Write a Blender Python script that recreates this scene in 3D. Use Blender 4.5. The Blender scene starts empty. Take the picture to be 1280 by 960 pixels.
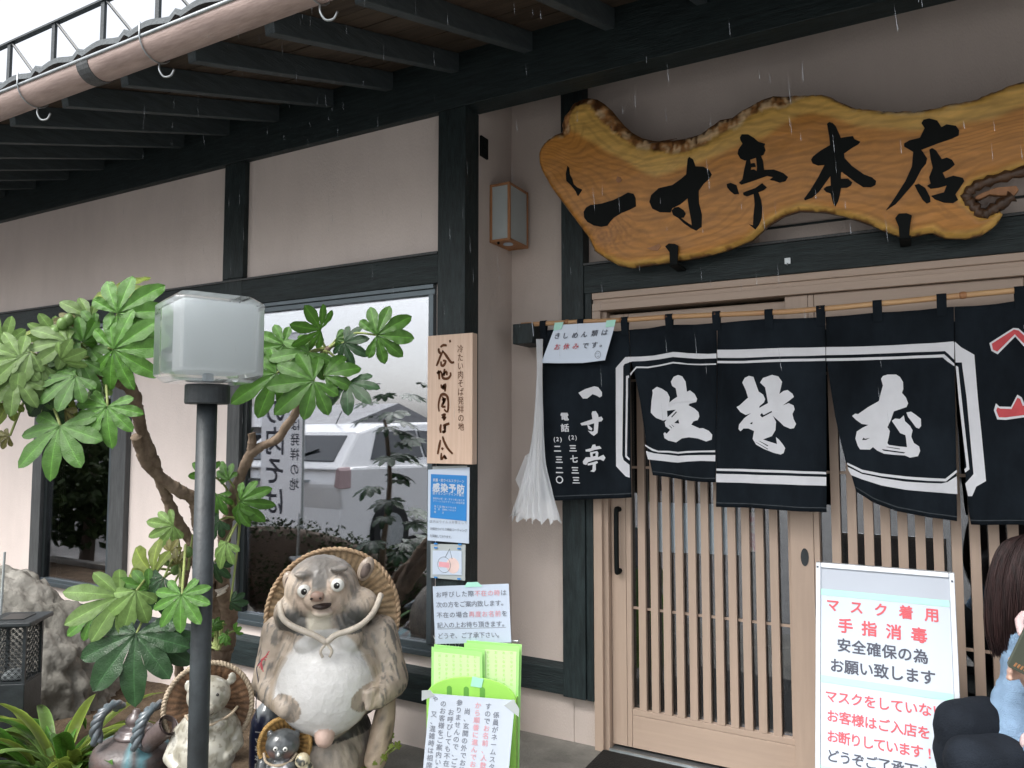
import bpy, bmesh, math, random
from mathutils import Vector, Matrix, noise
from mathutils.geometry import tessellate_polygon, delaunay_2d_cdt
random.seed(7)
S = bpy.context.scene
COL = S.collection
R = math.radians
# ---------------------------------------------------------------- camera, sky, light
cam = bpy.data.cameras.new('camera'); cam.sensor_width = 36; cam.lens = 930 / 1280 * 36
cam.clip_start = 0.05; cam.clip_end = 3000
co = bpy.data.objects.new('camera', cam); COL.objects.link(co); S.camera = co
co.location = (0, 0, 1.5)
co.rotation_euler = (R(90 + 3.6914), 0, R(90 - 61.2686))
SUN_EL, SUN_AZ = R(55), R(200)
w = bpy.data.worlds.new('World'); S.world = w; w.use_nodes = True
nt = w.node_tree
bg = nt.nodes['Background']
sky = nt.nodes.new('ShaderNodeTexSky'); sky.sky_type = 'NISHITA'; sky.sun_disc = False
sky.sun_elevation = SUN_EL; sky.sun_rotation = SUN_AZ; sky.air_density = 1.0; sky.dust_density = 4.0
hs = nt.nodes.new('ShaderNodeHueSaturation'); hs.inputs['Saturation'].default_value = 0.22
# an overcast sky is about three times brighter overhead than at the horizon
gt = nt.nodes.new('ShaderNodeTexCoord'); gs = nt.nodes.new('ShaderNodeSeparateXYZ'); gm_ = nt.nodes.new('ShaderNodeMapRange')
gm_.inputs[3].default_value = .60; gm_.inputs[4].default_value = 1.22
gv = nt.nodes.new('ShaderNodeVectorMath'); gv.operation = 'SCALE'
nt.links.new(gt.outputs['Generated'], gs.inputs[0]); nt.links.new(gs.outputs[2], gm_.inputs[0])
nt.links.new(sky.outputs[0], hs.inputs['Color']); nt.links.new(hs.outputs[0], gv.inputs[0]); nt.links.new(gm_.outputs[0], gv.inputs[3]); nt.links.new(gv.outputs[0], bg.inputs[0])
bg.inputs[1].default_value = 0.14
sl = bpy.data.lights.new('sun', 'SUN'); sl.energy = 0.7; sl.angle = R(25); sl.color = (1, .97, .93)
so = bpy.data.objects.new('sun', sl); COL.objects.link(so)
d = Vector((math.sin(SUN_AZ) * math.cos(SUN_EL), math.cos(SUN_AZ) * math.cos(SUN_EL), math.sin(SUN_EL)))
so.rotation_euler = d.to_track_quat('Z', 'Y').to_euler(); so.location = (0, 0, 12)
S.view_settings.view_transform = 'Standard'; S.view_settings.look = 'None'
S.view_settings.gamma = 1; S.view_settings.exposure = 1.60

# ---------------------------------------------------------------- helpers
def lerp(a, b, t): return a + (b - a) * t
MATS = {}
def mat(name, col, rough=.6, spec=.4, var=.12, scale=6, bump=.0, bscale=60, stretch=(1, 1, 1), metal=0, dark=None,
        coat=0, attr=None, rnd=0, trans=0, coords='Object'):
    """Principled material: base colour broken up by two noises, fine relief from a third."""
    m = bpy.data.materials.new(name); m.use_nodes = True
    n, l = m.node_tree.nodes, m.node_tree.links
    p = n['Principled BSDF']
    p.inputs['Roughness'].default_value = rough; p.inputs['Metallic'].default_value = metal
    p.inputs['Specular IOR Level'].default_value = spec; p.inputs['Coat Weight'].default_value = coat
    tc = n.new('ShaderNodeTexCoord'); mp = n.new('ShaderNodeMapping'); mp.inputs['Scale'].default_value = stretch
    l.new(tc.outputs[coords], mp.inputs[0])
    nz = n.new('ShaderNodeTexNoise'); nz.inputs['Scale'].default_value = scale; nz.inputs['Detail'].default_value = 6
    nz.inputs['Roughness'].default_value = .65
    l.new(mp.outputs[0], nz.inputs[0])
    mx = n.new('ShaderNodeMix'); mx.data_type = 'RGBA'
    d = dark or tuple(c * (1 - var * 2) for c in col)
    rp = n.new('ShaderNodeMapRange'); rp.inputs[1].default_value = .32; rp.inputs[2].default_value = .68
    l.new(nz.outputs[0], rp.inputs[0]); l.new(rp.outputs[0], mx.inputs[0])
    mx.inputs[6].default_value = (*d, 1); mx.inputs[7].default_value = (*col, 1)
    out = mx.outputs[2]
    if attr:
        at = n.new('ShaderNodeAttribute'); at.attribute_name = attr
        m2 = n.new('ShaderNodeMix'); m2.data_type = 'RGBA'; m2.blend_type = 'MULTIPLY'; m2.inputs[0].default_value = 1
        l.new(at.outputs[0], m2.inputs[6]); l.new(out, m2.inputs[7]); out = m2.outputs[2]
    if rnd:
        oi = n.new('ShaderNodeObjectInfo'); hv = n.new('ShaderNodeHueSaturation')
        mr = n.new('ShaderNodeMapRange'); mr.inputs[3].default_value = 1 - rnd; mr.inputs[4].default_value = 1 + rnd
        l.new(oi.outputs['Random'], mr.inputs[0]); l.new(mr.outputs[0], hv.inputs['Value'])
        l.new(out, hv.inputs['Color']); out = hv.outputs[0]
    l.new(out, p.inputs['Base Color'])
    if bump:
        b = n.new('ShaderNodeTexNoise'); b.inputs['Scale'].default_value = bscale; b.inputs['Detail'].default_value = 5
        l.new(mp.outputs[0], b.inputs[0])
        bp = n.new('ShaderNodeBump'); bp.inputs['Strength'].default_value = bump; bp.inputs['Distance'].default_value = .01
        l.new(b.outputs[0], bp.inputs['Height']); l.new(bp.outputs[0], p.inputs['Normal'])
    if trans:
        p.inputs['Transmission Weight'].default_value = trans
    MATS[name] = m
    return m

def glass(name, refl, tint=(.9, .95, .95), rough=0.0):
    """Window glass: a mirror share that grows towards grazing, the rest lets the dark room show through."""
    m = bpy.data.materials.new(name); m.use_nodes = True
    n, l = m.node_tree.nodes, m.node_tree.links
    n.remove(n['Principled BSDF'])
    g = n.new('ShaderNodeBsdfGlossy'); g.inputs['Roughness'].default_value = rough; g.inputs[0].default_value = (.95, .95, 1, 1)
    t = n.new('ShaderNodeBsdfTransparent'); t.inputs[0].default_value = (*tint, 1)
    lw = n.new('ShaderNodeLayerWeight'); lw.inputs[0].default_value = .25
    mr = n.new('ShaderNodeMapRange'); mr.inputs[3].default_value = refl; mr.inputs[4].default_value = .95
    l.new(lw.outputs['Fresnel'], mr.inputs[0])
    ms = n.new('ShaderNodeMixShader')
    l.new(mr.outputs[0], ms.inputs[0]); l.new(t.outputs[0], ms.inputs[1]); l.new(g.outputs[0], ms.inputs[2])
    l.new(ms.outputs[0], n['Material Output'].inputs[0])
    return m

def obj(name, bm, m=None, parent=None, smooth=False, bevel=0, mw=None):
    me = bpy.data.meshes.new(name)
    if isinstance(bm, bmesh.types.BMesh):
        bm.to_mesh(me); bm.free()
    else:
        me = bm; me.name = name
    o = bpy.data.objects.new(name, me); COL.objects.link(o)
    if m: me.materials.clear(); me.materials.append(m)
    if smooth:
        for p in me.polygons: p.use_smooth = True
    if mw is not None: o.matrix_world = mw
    if parent:
        o.parent = parent
        o.matrix_parent_inverse = parent_world(parent).inverted()
    if bevel:
        b = o.modifiers.new('bevel', 'BEVEL'); b.width = bevel; b.segments = 2; b.limit_method = 'ANGLE'
    return o
def parent_world(o):
    m = o.matrix_basis.copy()
    if o.parent: m = parent_world(o.parent) @ o.matrix_parent_inverse @ m
    return m
def tag(o, label=None, cat=None, group=None, kind=None):
    if label: o['label'] = label
    if cat: o['category'] = cat
    if group: o['group'] = group
    if kind: o['kind'] = kind
    return o
def thing(name, label, cat, loc=(0, 0, 0), group=None, rotz=0):
    o = bpy.data.objects.new(name, None); COL.objects.link(o); o.empty_display_size = .1
    o.location = loc; o.rotation_euler = (0, 0, rotz)
    return tag(o, label, cat, group)
def box(bm, x0, x1, y0, y1, z0, z1):
    v = [bm.verts.new(c) for c in ((x0, y0, z0), (x1, y0, z0), (x1, y1, z0), (x0, y1, z0), (x0, y0, z1), (x1, y0, z1), (x1, y1, z1), (x0, y1, z1))]
    for f in ((0, 3, 2, 1), (4, 5, 6, 7), (0, 1, 5, 4), (1, 2, 6, 5), (2, 3, 7, 6), (3, 0, 4, 7)): bm.faces.new([v[i] for i in f])
    return v
def B(name, x0, x1, y0, y1, z0, z1, m, parent=None, bevel=.003):
    bm = bmesh.new(); box(bm, x0, x1, y0, y1, z0, z1); return obj(name, bm, m, parent, bevel=bevel)
def prism(bm, loop, fn0, fn1):
    """closed prism: loop of 2-D points lifted by fn0 (front) and fn1 (back)"""
    a = [bm.verts.new(fn0(*p)) for p in loop]; b = [bm.verts.new(fn1(*p)) for p in loop]
    tris = tessellate_polygon([[Vector((p[0], p[1], 0)) for p in loop]])
    for t in tris:
        try: bm.faces.new([a[i] for i in t]); bm.faces.new([b[i] for i in reversed(t)])
        except ValueError: pass
    n = len(loop)
    for i in range(n): bm.faces.new((a[i], b[i], b[(i + 1) % n], a[(i + 1) % n]))
    bmesh.ops.recalc_face_normals(bm, faces=bm.faces)
def fill(bm, loops, fn):
    """flat print: outer loop and holes"""
    vs, off = [], []
    flat = [p for lp in loops for p in lp]
    v = [bm.verts.new(fn(*p)) for p in flat]
    for t in tessellate_polygon([[Vector((p[0], p[1], 0)) for p in lp] for lp in loops]):
        try: bm.faces.new([v[i] for i in t])
        except ValueError: pass
def tube(bm, pts, r, n=8, cap=True, twist=0):
    """pts: (x,y,z) or (x,y,z,r)"""
    P = [Vector(p[:3]) for p in pts]; rr = [p[3] if len(p) > 3 else r for p in pts]
    rings = []
    up = Vector((0, 0, 1))
    t0 = (P[1] - P[0]).normalized()
    u = t0.cross(up)
    if u.length < .1: u = t0.cross(Vector((1, 0, 0)))
    u.normalize()
    for i, p in enumerate(P):
        a = P[max(0, i - 1)]; b = P[min(len(P) - 1, i + 1)]
        t = (b - a).normalized()
        u = (u - t * u.dot(t)).normalized(); v = t.cross(u)
        rings.append([bm.verts.new(p + (u * math.cos(2 * math.pi * k / n + twist * i) + v * math.sin(2 * math.pi * k / n + twist * i)) * rr[i]) for k in range(n)])
    for i in range(len(rings) - 1):
        for k in range(n): bm.faces.new((rings[i][k], rings[i][(k + 1) % n], rings[i + 1][(k + 1) % n], rings[i + 1][k]))
    if cap: bm.faces.new(list(reversed(rings[0]))); bm.faces.new(rings[-1])
def smoothpath(pts, n=4):
    out = []
    P = [tuple(p) for p in pts]
    for i in range(len(P) - 1):
        p0, p1, p2, p3 = P[max(0, i - 1)], P[i], P[i + 1], P[min(len(P) - 1, i + 2)]
        for k in range(n):
            t = k / n
            out.append(tuple(.5 * (2 * b + (c - a) * t + (2 * a - 5 * b + 4 * c - d) * t * t + (3 * b - a - 3 * c + d) * t ** 3) for a, b, c, d in zip(p0, p1, p2, p3)))
    out.append(P[-1]); return out
def lathe(bm, prof, n=24, c=(0, 0, 0)):
    rings = [[bm.verts.new((c[0] + r * math.cos(2 * math.pi * k / n), c[1] + r * math.sin(2 * math.pi * k / n), c[2] + z)) for k in range(n)] for r, z in prof]
    for i in range(len(rings) - 1):
        for k in range(n): bm.faces.new((rings[i][k], rings[i][(k + 1) % n], rings[i + 1][(k + 1) % n], rings[i + 1][k]))
    bm.faces.new(list(reversed(rings[0]))); bm.faces.new(rings[-1])
def ell(bm, c, r, rot=None, sub=3):
    m = Matrix.Translation(c) @ (rot.to_matrix().to_4x4() if rot else Matrix.Identity(4)) @ Matrix.Diagonal((*r, 1))
    bmesh.ops.create_icosphere(bm, subdivisions=sub, radius=1, matrix=m)
def limb(bm, pts, sub=2):
    """chain of spheres that blends two joints: pts are (x,y,z,r)"""
    for a, b in zip(pts[:-1], pts[1:]):
        L = (Vector(a[:3]) - Vector(b[:3])).length; n = max(2, int(L / max(.004, min(a[3], b[3]) * .45)))
        for k in range(n + 1):
            t = k / n; r = lerp(a[3], b[3], t)
            ell(bm, [lerp(a[i], b[i], t) for i in range(3)], (r, r, r), sub=sub)
def remesh(bm, voxel, smooth=6, fac=.5, ripple=None):
    """one continuous skin round a bundle of solids"""
    me = bpy.data.meshes.new('tmp'); bm.to_mesh(me); bm.free()
    o = bpy.data.objects.new('tmp', me); COL.objects.link(o)
    r = o.modifiers.new('r', 'REMESH'); r.mode = 'VOXEL'; r.voxel_size = voxel
    if smooth:
        s = o.modifiers.new('s', 'SMOOTH'); s.factor = fac; s.iterations = smooth
    dg = bpy.context.evaluated_depsgraph_get(); dg.update()
    out = bpy.data.meshes.new_from_object(o.evaluated_get(dg))
    bpy.data.objects.remove(o); bpy.data.meshes.remove(me)
    for p in out.polygons: p.use_smooth = True
    return out
def displace(me, fn):
    """push every vertex along its normal by fn(position)"""
    P_ = [v.co.copy() for v in me.vertices]; N_ = [v.normal.copy() for v in me.vertices]; out = []
    for p, n_ in zip(P_, N_): out += list(p + n_ * fn(p))
    me.vertices.foreach_set('co', out); me.update()
def paint(me, fn):
    a = me.color_attributes.new('paint', 'FLOAT_COLOR', 'POINT')
    for i, v in enumerate(me.vertices): a.data[i].color = (*fn(v.co, v.normal), 1)
def nz(p, s, d=3): return noise.fractal(Vector(p) * s, 1.0, 2.0, d)
def sstep(a, b, x):
    t = max(0, min(1, (x - a) / (b - a))); return t * t * (3 - 2 * t)
def mix(a, b, t): return tuple(lerp(x, y, t) for x, y in zip(a, b))
# lettering: glyph outlines of the built-in font, laid out one by one
_G = {}
def glyph(ch, bold=0):
    if (ch, bold) not in _G:
        c = bpy.data.curves.new('g', 'FONT'); c.body = ch; c.offset = bold; c.resolution_u = 3
        o = bpy.data.objects.new('g', c); COL.objects.link(o)
        dg = bpy.context.evaluated_depsgraph_get(); dg.update()
        me = bpy.data.meshes.new_from_object(o.evaluated_get(dg))
        vs = [(v.co.x, v.co.y) for v in me.vertices]; fs = [tuple(p.vertices) for p in me.polygons]
        bpy.data.objects.remove(o); bpy.data.curves.remove(c); bpy.data.meshes.remove(me)
        _G[ch, bold] = (vs, fs)
    return _G[ch, bold]
def put(bm, ch, cx, cy, sx, sy, fn, bold=0, sh=0):
    vs, fs = glyph(ch, .002)
    if not vs: return
    ctr = (.5, .38) if ord(ch) > 0x2fff else (.5 * (min(v[0] for v in vs) + max(v[0] for v in vs)), .36)
    b = bold * .8
    for k, (ex, ey) in enumerate(((0, 0), (b, 0), (-b, 0), (0, b), (0, -b), (b * .7, b * .7), (-b * .7, -b * .7), (b * .7, -b * .7), (-b * .7, b * .7)) if b > 0 else ((0, 0),)):
        V = []
        for x, y in vs:
            p = Vector(fn(cx + (x + ex - ctr[0]) * sx + (y - ctr[1]) * sh, cy + (y + ey - ctr[1]) * sy)); p.y -= .00006 * k; V.append(bm.verts.new(p))
        for f in fs:
            try: bm.faces.new([V[i] for i in f])
            except ValueError: pass
def row(name, text, a, b, h, m, parent, fn, bold=.01, wx=1.0, colours=None):
    """text with its characters spread evenly from centre a to centre b"""
    bms = {}
    n = len(text)
    for i, ch in enumerate(text):
        if ch in ' \u3000': continue
        t = i / max(1, n - 1)
        mm = colours[i] if colours else m
        bm = bms.setdefault(mm.name, (bmesh.new(), mm))[0]
        put(bm, ch, lerp(a[0], b[0], t), lerp(a[1], b[1], t), h * wx, h, fn, bold)
    return [obj(name, bm, mm, parent) for bm, mm in bms.values()]

# ---------------------------------------------------------------- materials
M = {}
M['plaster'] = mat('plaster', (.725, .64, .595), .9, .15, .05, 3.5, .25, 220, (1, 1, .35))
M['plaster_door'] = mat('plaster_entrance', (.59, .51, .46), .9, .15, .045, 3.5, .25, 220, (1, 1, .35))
M['dark_wood'] = mat('stained_dark_timber', (.026, .039, .041), .5, .3, .3, 9, .35, 30, (6, 6, 1))
M['dark_wood_x'] = mat('stained_dark_beam', (.026, .039, .041), .5, .3, .3, 9, .35, 30, (.7, 8, 8))
M['grey_wood'] = mat('lit_grey_casing', (.085, .09, .092), .55, .35, .2, 9, .3, 30, (6, 6, .7))  # greyer than the posts: light on casings and ledges put into the colour
M['rafter'] = mat('rafter_stain', (.07, .088, .095), .6, .3, .2, 7, .3, 30, (6, .8, 6))
M['soffit'] = mat('eave_board_wood', (.095, .07, .05), .7, .25, .3, 5, .4, 25, (.6, 7, 7), dark=(.05, .038, .028), rnd=.2)
M['alu_dark'] = mat('dark_bronze_aluminium', (.10, .125, .14), .35, .5, .1, 8, 0, 40, metal=.5)
M['sash_black'] = mat('black_sash', (.012, .016, .017), .3, .5, .1, 8)
M['tan'] = mat('tan_door_paint', (.48, .365, .285), .42, .4, .05, 5, .06, 60, (8, 8, .6))
M['tan_x'] = mat('tan_rail_paint', (.48, .365, .285), .42, .4, .05, 5, .06, 60, (.6, 8, 8))
M['tan_dark'] = mat('tan_groove', (.26, .19, .14), .5, .3, .06, 5)
M['glass'] = glass('window_glass', .31)
M['glass_door'] = glass('door_glass', .10)
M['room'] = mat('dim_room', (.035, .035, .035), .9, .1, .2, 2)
M['concrete'] = mat('wet_concrete', (.27, .26, .235), .75, .35, .25, 2.4, .5, 90, dark=(.10, .098, .088))
M['asphalt'] = mat('wet_asphalt', (.15, .148, .145), .55, .5, .2, 1.5, .5, 120)
M['soil'] = mat('garden_soil', (.125, .092, .062), .95, .1, .3, 9, 1.0, 70, dark=(.05, .036, .025))
M['rubber'] = mat('black_rubber', (.012, .013, .013), .7, .3, .2, 40, .8, 120)
M['black'] = mat('black_paint', (.008, .010, .010), .75, .15, .1, 10)
M['iron'] = mat('blackened_steel', (.035, .043, .047), .5, .45, .25, 14, .15, 90, dark=(.018, .022, .024))
M['white_paper'] = mat('white_paper', (.52, .58, .66), .6, .3, .015, 6)
M['laminate'] = mat('laminated_sheet', (.52, .60, .71), .18, .5, .015, 4)
M['ink'] = mat('dark_ink', (.09, .095, .12), .7, .2, .05, 10)
M['ink_grey'] = mat('grey_ink', (.22, .24, .28), .7, .2, .05, 10)
M['ink_red'] = mat('red_ink', (.62, .12, .14), .7, .2, .06, 10)
M['ink_pink'] = mat('pale_red_ink', (.72, .36, .40), .7, .2, .06, 10)
M['tape'] = mat('green_tape', (.40, .75, .62), .4, .4, .04, 6)
M['blue'] = mat('poster_blue', (.03, .22, .56), .4, .4, .03, 5)
M['noren'] = mat('indigo_cotton', (.015, .021, .028), .92, .1, .28, 5, .5, 900, (1, 1, .5))
M['noren_white'] = mat('undyed_cotton', (.70, .71, .74), .9, .1, .04, 14, .3, 900)
M['noren_red'] = mat('red_dyed_cotton', (.62, .10, .11), .9, .1, .1, 20, .3, 900)
M['bamboo'] = mat('bamboo', (.62, .40, .20), .4, .4, .14, 5, .1, 60, (1, 14, 14), dark=(.42, .22, .11))
M['copper_pipe'] = mat('faded_brown_gutter', (.48, .365, .325), .42, .4, .1, 5, .2, 40, (.8, 5, 5), dark=(.27, .20, .175))
M['steel'] = mat('galvanised_steel', (.42, .45, .46), .35, .5, .15, 20, metal=.8)
M['tile'] = mat('roof_tile_grey', (.075, .09, .095), .35, .5, .2, 5, .3, 60)
M['oak'] = mat('orange_wood_frame', (.42, .20, .09), .5, .4, .15, 8, .2, 40, (6, 6, 1))
M['frost'] = mat('frosted_pane', (.42, .46, .46), .35, .4, .05, 4)

# ---------------------------------------------------------------- ground
def sheet(name, x0, x1, y0, y1, z, m, nx=1, ny=1, amp=0):
    bm = bmesh.new(); V = {}
    for i in range(nx + 1):
        for j in range(ny + 1):
            x, y = lerp(x0, x1, i / nx), lerp(y0, y1, j / ny)
            V[i, j] = bm.verts.new((x, y, z + amp * nz((x, y, 0), 2.2, 4)))
    for i in range(nx):
        for j in range(ny): bm.faces.new((V[i, j], V[i + 1, j], V[i + 1, j + 1], V[i, j + 1]))
    return tag(obj(name, bm, m, smooth=True), kind='structure')
sheet('ground', -400, 400, -400, 400, -.13, M['asphalt'])
bm = bmesh.new(); box(bm, -2.28, 3.5, 1.0, 3.6, -.12, 0)
tag(obj('pavement', bm, M['concrete']), kind='structure')
sheet('garden_bed', -9, -2.27, .9, 2.99, -.005, M['soil'], 130, 40, .022)
bm = bmesh.new(); box(bm, -9, -2.285, .8, .9, -.12, .05)
tag(obj('kerb', bm, M['concrete'], bevel=.01), kind='structure')

# ---------------------------------------------------------------- the building
bld = thing('restaurant_building', 'single storey restaurant with pale pink plaster walls, black timbers and deep eaves', 'building', (-3, 3, 0))
YW = 2.985                     # plaster face of the garden wall
def P(name, *a, m='plaster', **k): return B(name, *a, M[m], bld, **k)
# garden wall plaster
P('plaster_panel', -9, -3.54, YW, 3.12, 2.34, 3.10); P('plaster_panel', -3.38, -2.0, YW, 3.12, 2.34, 3.10)
P('plaster_panel', -9, -5.36, YW, 3.12, .345, 2.25); P('plaster_panel', -4.42, -3.45, YW, 3.12, .345, 2.25)
P('plaster_panel', -5.36, -4.42, YW, 3.12, .345, .47)
P('plaster_panel', -3.45, -2.0, YW, 3.12, .345, .445); P('plaster_panel', -2.07, -2.0, YW + .001, 3.119, .445, 2.25)
P('plaster_panel', -9, -1.88, YW, 3.12, -.1, .24)
# recess: side wall and door wall
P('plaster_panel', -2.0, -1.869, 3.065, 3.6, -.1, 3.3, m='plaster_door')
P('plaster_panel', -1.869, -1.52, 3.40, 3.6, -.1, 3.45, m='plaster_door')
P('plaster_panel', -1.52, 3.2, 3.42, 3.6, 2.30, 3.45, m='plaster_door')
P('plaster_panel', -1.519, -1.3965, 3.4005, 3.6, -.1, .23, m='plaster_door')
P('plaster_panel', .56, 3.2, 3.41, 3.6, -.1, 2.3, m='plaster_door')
# timbers of the garden wall
P('corner_post', -2.026, -1.869, 2.945, 3.071, -.1, 3.066, m='dark_wood')
P('post', -3.544, -3.377, 2.95, 3.05, 2.385, 3.066, m='dark_wood')
P('upper_beam', -9, 3.2, 2.945, 3.071, 3.068, 3.36, m='dark_wood_x')
P('middle_beam', -9, -2.028, 2.95, 3.05, 2.222, 2.363, m='dark_wood_x')
P('beam_ledge', -9, -2.028, 2.942, 3.0, 2.3635, 2.376, m='grey_wood', bevel=.002)
P('post', -3.542, -3.379, 2.948, 3.04, 2.222, 2.384, m='dark_wood')
bm = bmesh.new(); prism(bm, [(2.95, .22), (2.95, .355), (2.995, .388), (3.05, .388), (3.05, .22)], lambda y, z: (-9, y, z), lambda y, z: (-2.03, y, z))
obj('sill_beam', bm, M['dark_wood_x'], bld, bevel=.003)
# timbers of the door wall
P('post', -1.553, -1.434, 3.345, 3.5, .226, 3.45, m='dark_wood')
P('post', -1.4335, -1.397, 3.357, 3.5, .222, 2.262, m='dark_wood')
P('lintel', -1.4335, 3.2, 3.35, 3.5, 2.18, 2.318, m='dark_wood_x')
P('beam_ledge', -1.4335, 3.2, 3.343, 3.43, 2.3185, 2.33, m='grey_wood', bevel=.002)
bm = bmesh.new(); prism(bm, [(3.36, .228), (3.36, .352), (3.40, .372), (3.5, .372), (3.5, .228)], lambda y, z: (-1.869, y, z), lambda y, z: (-1.5535, y, z))
obj('sill_beam', bm, M['dark_wood_x'], bld, bevel=.003)
P('post', .50, .62, 3.345, 3.5, 0, 2.18, m='dark_wood')
# transom bars over the lintel
for x in (-1.30, -.62, .06): P('transom_bar', x - .012, x + .012, 3.405, 3.425, 2.33, 2.56, m='tan')
for z in (2.405, 2.545): P('transom_bar', -1.40, .5, 3.408, 3.424, z - .004, z + .004, m='dark_wood_x', bevel=.001)
P('transom_frame', -1.4335, .5, 3.395, 3.43, 2.56, 2.59, m='dark_wood_x')
# iron hinge plate on the side wall and small hook on the lintel
bm = bmesh.new(); box(bm, -1.869, -1.857, 3.075, 3.142, 2.862, 2.965)
lathe(bm, [(.008, 0), (.008, .03)], 8, (-1.853, 3.10, 2.90))
obj('hinge_plate', bm, M['black'], bld, bevel=.002)
bm = bmesh.new(); box(bm, -.492, -.468, 3.342, 3.349, 2.222, 2.248); tube(bm, [(-.48, 3.342, 2.224), (-.48, 3.335, 2.214), (-.48, 3.326, 2.216)], .003, 6)
obj('lintel_hook', bm, M['steel'], bld)
# dim rooms behind the glass
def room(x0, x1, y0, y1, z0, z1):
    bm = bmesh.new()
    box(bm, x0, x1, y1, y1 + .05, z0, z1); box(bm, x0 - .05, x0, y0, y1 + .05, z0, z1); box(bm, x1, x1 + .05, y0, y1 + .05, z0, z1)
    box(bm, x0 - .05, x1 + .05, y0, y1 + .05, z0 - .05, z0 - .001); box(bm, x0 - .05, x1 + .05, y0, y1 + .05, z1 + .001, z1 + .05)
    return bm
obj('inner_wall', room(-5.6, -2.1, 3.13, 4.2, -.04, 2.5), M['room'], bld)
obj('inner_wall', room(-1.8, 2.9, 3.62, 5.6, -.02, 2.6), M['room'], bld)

# windows: frame > pane
def window(x0, x1, z0, z1, gx0, gx1, gz0, gz1, casing):
    bm = bmesh.new()
    yf, yb = 2.948, 3.06
    box(bm, x0, gx0 - .035, yf, yb, z0, z1)                                        # side casing
    wf = obj('window', bm, M['grey_wood'], bld, bevel=.003)
    if casing: bm = bmesh.new(); box(bm, gx1 + .03, x1, yf, yb, z0, z1); obj('casing', bm, M['grey_wood'], wf, bevel=.003)
    bm = bmesh.new()
    xr = gx1 + .03
    box(bm, gx0 - .034, xr - .001, 2.955, 3.06, gz1 + .028, z1 - .001); box(bm, gx0 - .034, xr - .001, 2.968, 3.06, gz1, gz1 + .0275)
    box(bm, gx0 - .034, xr - .001, 2.952, 3.06, z0 + .001, z0 + .026); box(bm, gx0 - .034, xr - .001, 2.968, 3.06, z0 + .0265, gz0)
    box(bm, gx1, xr - .001, 2.957, 3.06, gz0 + .0005, gz1 - .0005)
    obj('frame', bm, M['alu_dark'], wf, bevel=.002)
    bm = bmesh.new(); box(bm, gx0 - .034, gx0, 2.972, 3.06, gz0 + .0005, gz1 - .0005)
    obj('sash', bm, M['sash_black'], wf, bevel=.002)
    bm = bmesh.new(); box(bm, gx0 + .001, gx1 - .001, 2.99, 2.996, gz0 + .001, gz1 - .001)
    obj('pane', bm, M['glass'], wf)
window(-3.474, -2.056, .44, 2.2215, -3.339, -2.086, .50, 2.171, False)
window(-5.41, -4.387, .466, 2.2215, -5.266, -4.566, .512, 2.19, True)
# dark curtain hanging in the small window (upper light part of the photo is the sky in the glass)

# sliding doors
def door(x0, x1, z0, z1, y, sl, sr, first, last, n, slw, handle=None):
    yb = y + .032
    bm = bmesh.new(); box(bm, x0 + sl, x1 - sr, y, yb, z0, .17)
    d = obj('sliding_door', bm, M['tan_x'], bld, bevel=.002)
    bm = bmesh.new(); box(bm, x0 + sl, x1 - sr, y + .001, yb, .172, .198); obj('rail', bm, M['tan_x'], d, bevel=.0015)
    bm = bmesh.new(); box(bm, x0 + sl, x1 - sr, y, yb, z1 - .15, z1); obj('rail', bm, M['tan_x'], d, bevel=.002)
    for a, b in ((x0, x0 + sl - .0015), (x1 - sr + .0015, x1)):
        bm = bmesh.new(); box(bm, a, b - .024, y, yb, z0, z1); obj('stile', bm, M['tan'], d, bevel=.0015)
        bm = bmesh.new(); box(bm, b - .0225, b, y + .0006, yb, z0, z1); obj('stile', bm, M['tan'], d, bevel=.0015)
    pitch = (last - first) / n
    me = None
    for i in range(n + 1):
        xa = first + pitch * i
        x = xa
        if i == 0 or i == n:
            a, b = (x0 + sl, first) if i == 0 else (last, x1 - sr)
            bm = bmesh.new(); box(bm, a + .0005, b, y + .003, yb - .004, .199, z1 - .1505)
        else:
            bm = bmesh.new(); box(bm, x - slw / 2, x + slw / 2, y + .003, yb - .004, .199, z1 - .1505)
        obj('slat', bm, M['tan'], d, bevel=.001)
    for z in (.662, 1.33, 1.75):
        bm = bmesh.new(); box(bm, x0 + sl, x1 - sr, y + .0285, yb - .0005, z - .006, z + .006); obj('cross_bar', bm, M['tan_x'], d)
    bm = bmesh.new(); box(bm, x0 + sl - .005, x1 - sr + .005, yb + .001, yb + .006, .199, z1 - .155); obj('pane', bm, M['glass_door'], d)
    if handle == 'left':
        bm = bmesh.new(); xh = x0 + .042
        tube(bm, smoothpath([(xh, y, 1.128), (xh, y - .03, 1.132), (xh, y - .042, 1.115), (xh, y - .045, .98), (xh, y - .042, .85), (xh, y - .03, .833), (xh, y, .837)], 3), .0125, 8)
        obj('handle', bm, M['black'], d, smooth=True)
        bm = bmesh.new(); box(bm, xh - .026, xh - .004, y - .003, y + .002, .875, 1.10); obj('finger_plate', bm, M['sash_black'], d, bevel=.001)
    if handle == 'lock':
        bm = bmesh.new(); lathe(bm, [(.0, -.002), (.018, -.002), (.018, .002), (.0, .002)], 14)
        bmesh.ops.scale(bm, vec=(.9, 1, 1), verts=bm.verts)
        for v in bm.verts: v.co = (v.co.x - .446, y - .001 + v.co.z, .972 + v.co.y * 2.1)
        obj('lock', bm, M['iron'], d)
    return d
door(-1.329, -.43, .022, 2.075, 3.425, .098, .075, -1.239, -.518, 12, .035, 'left')
door(-.502, .478, .022, 2.0885, 3.388, .118, .118, -.383, .355, 12, .035, 'lock')
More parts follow.
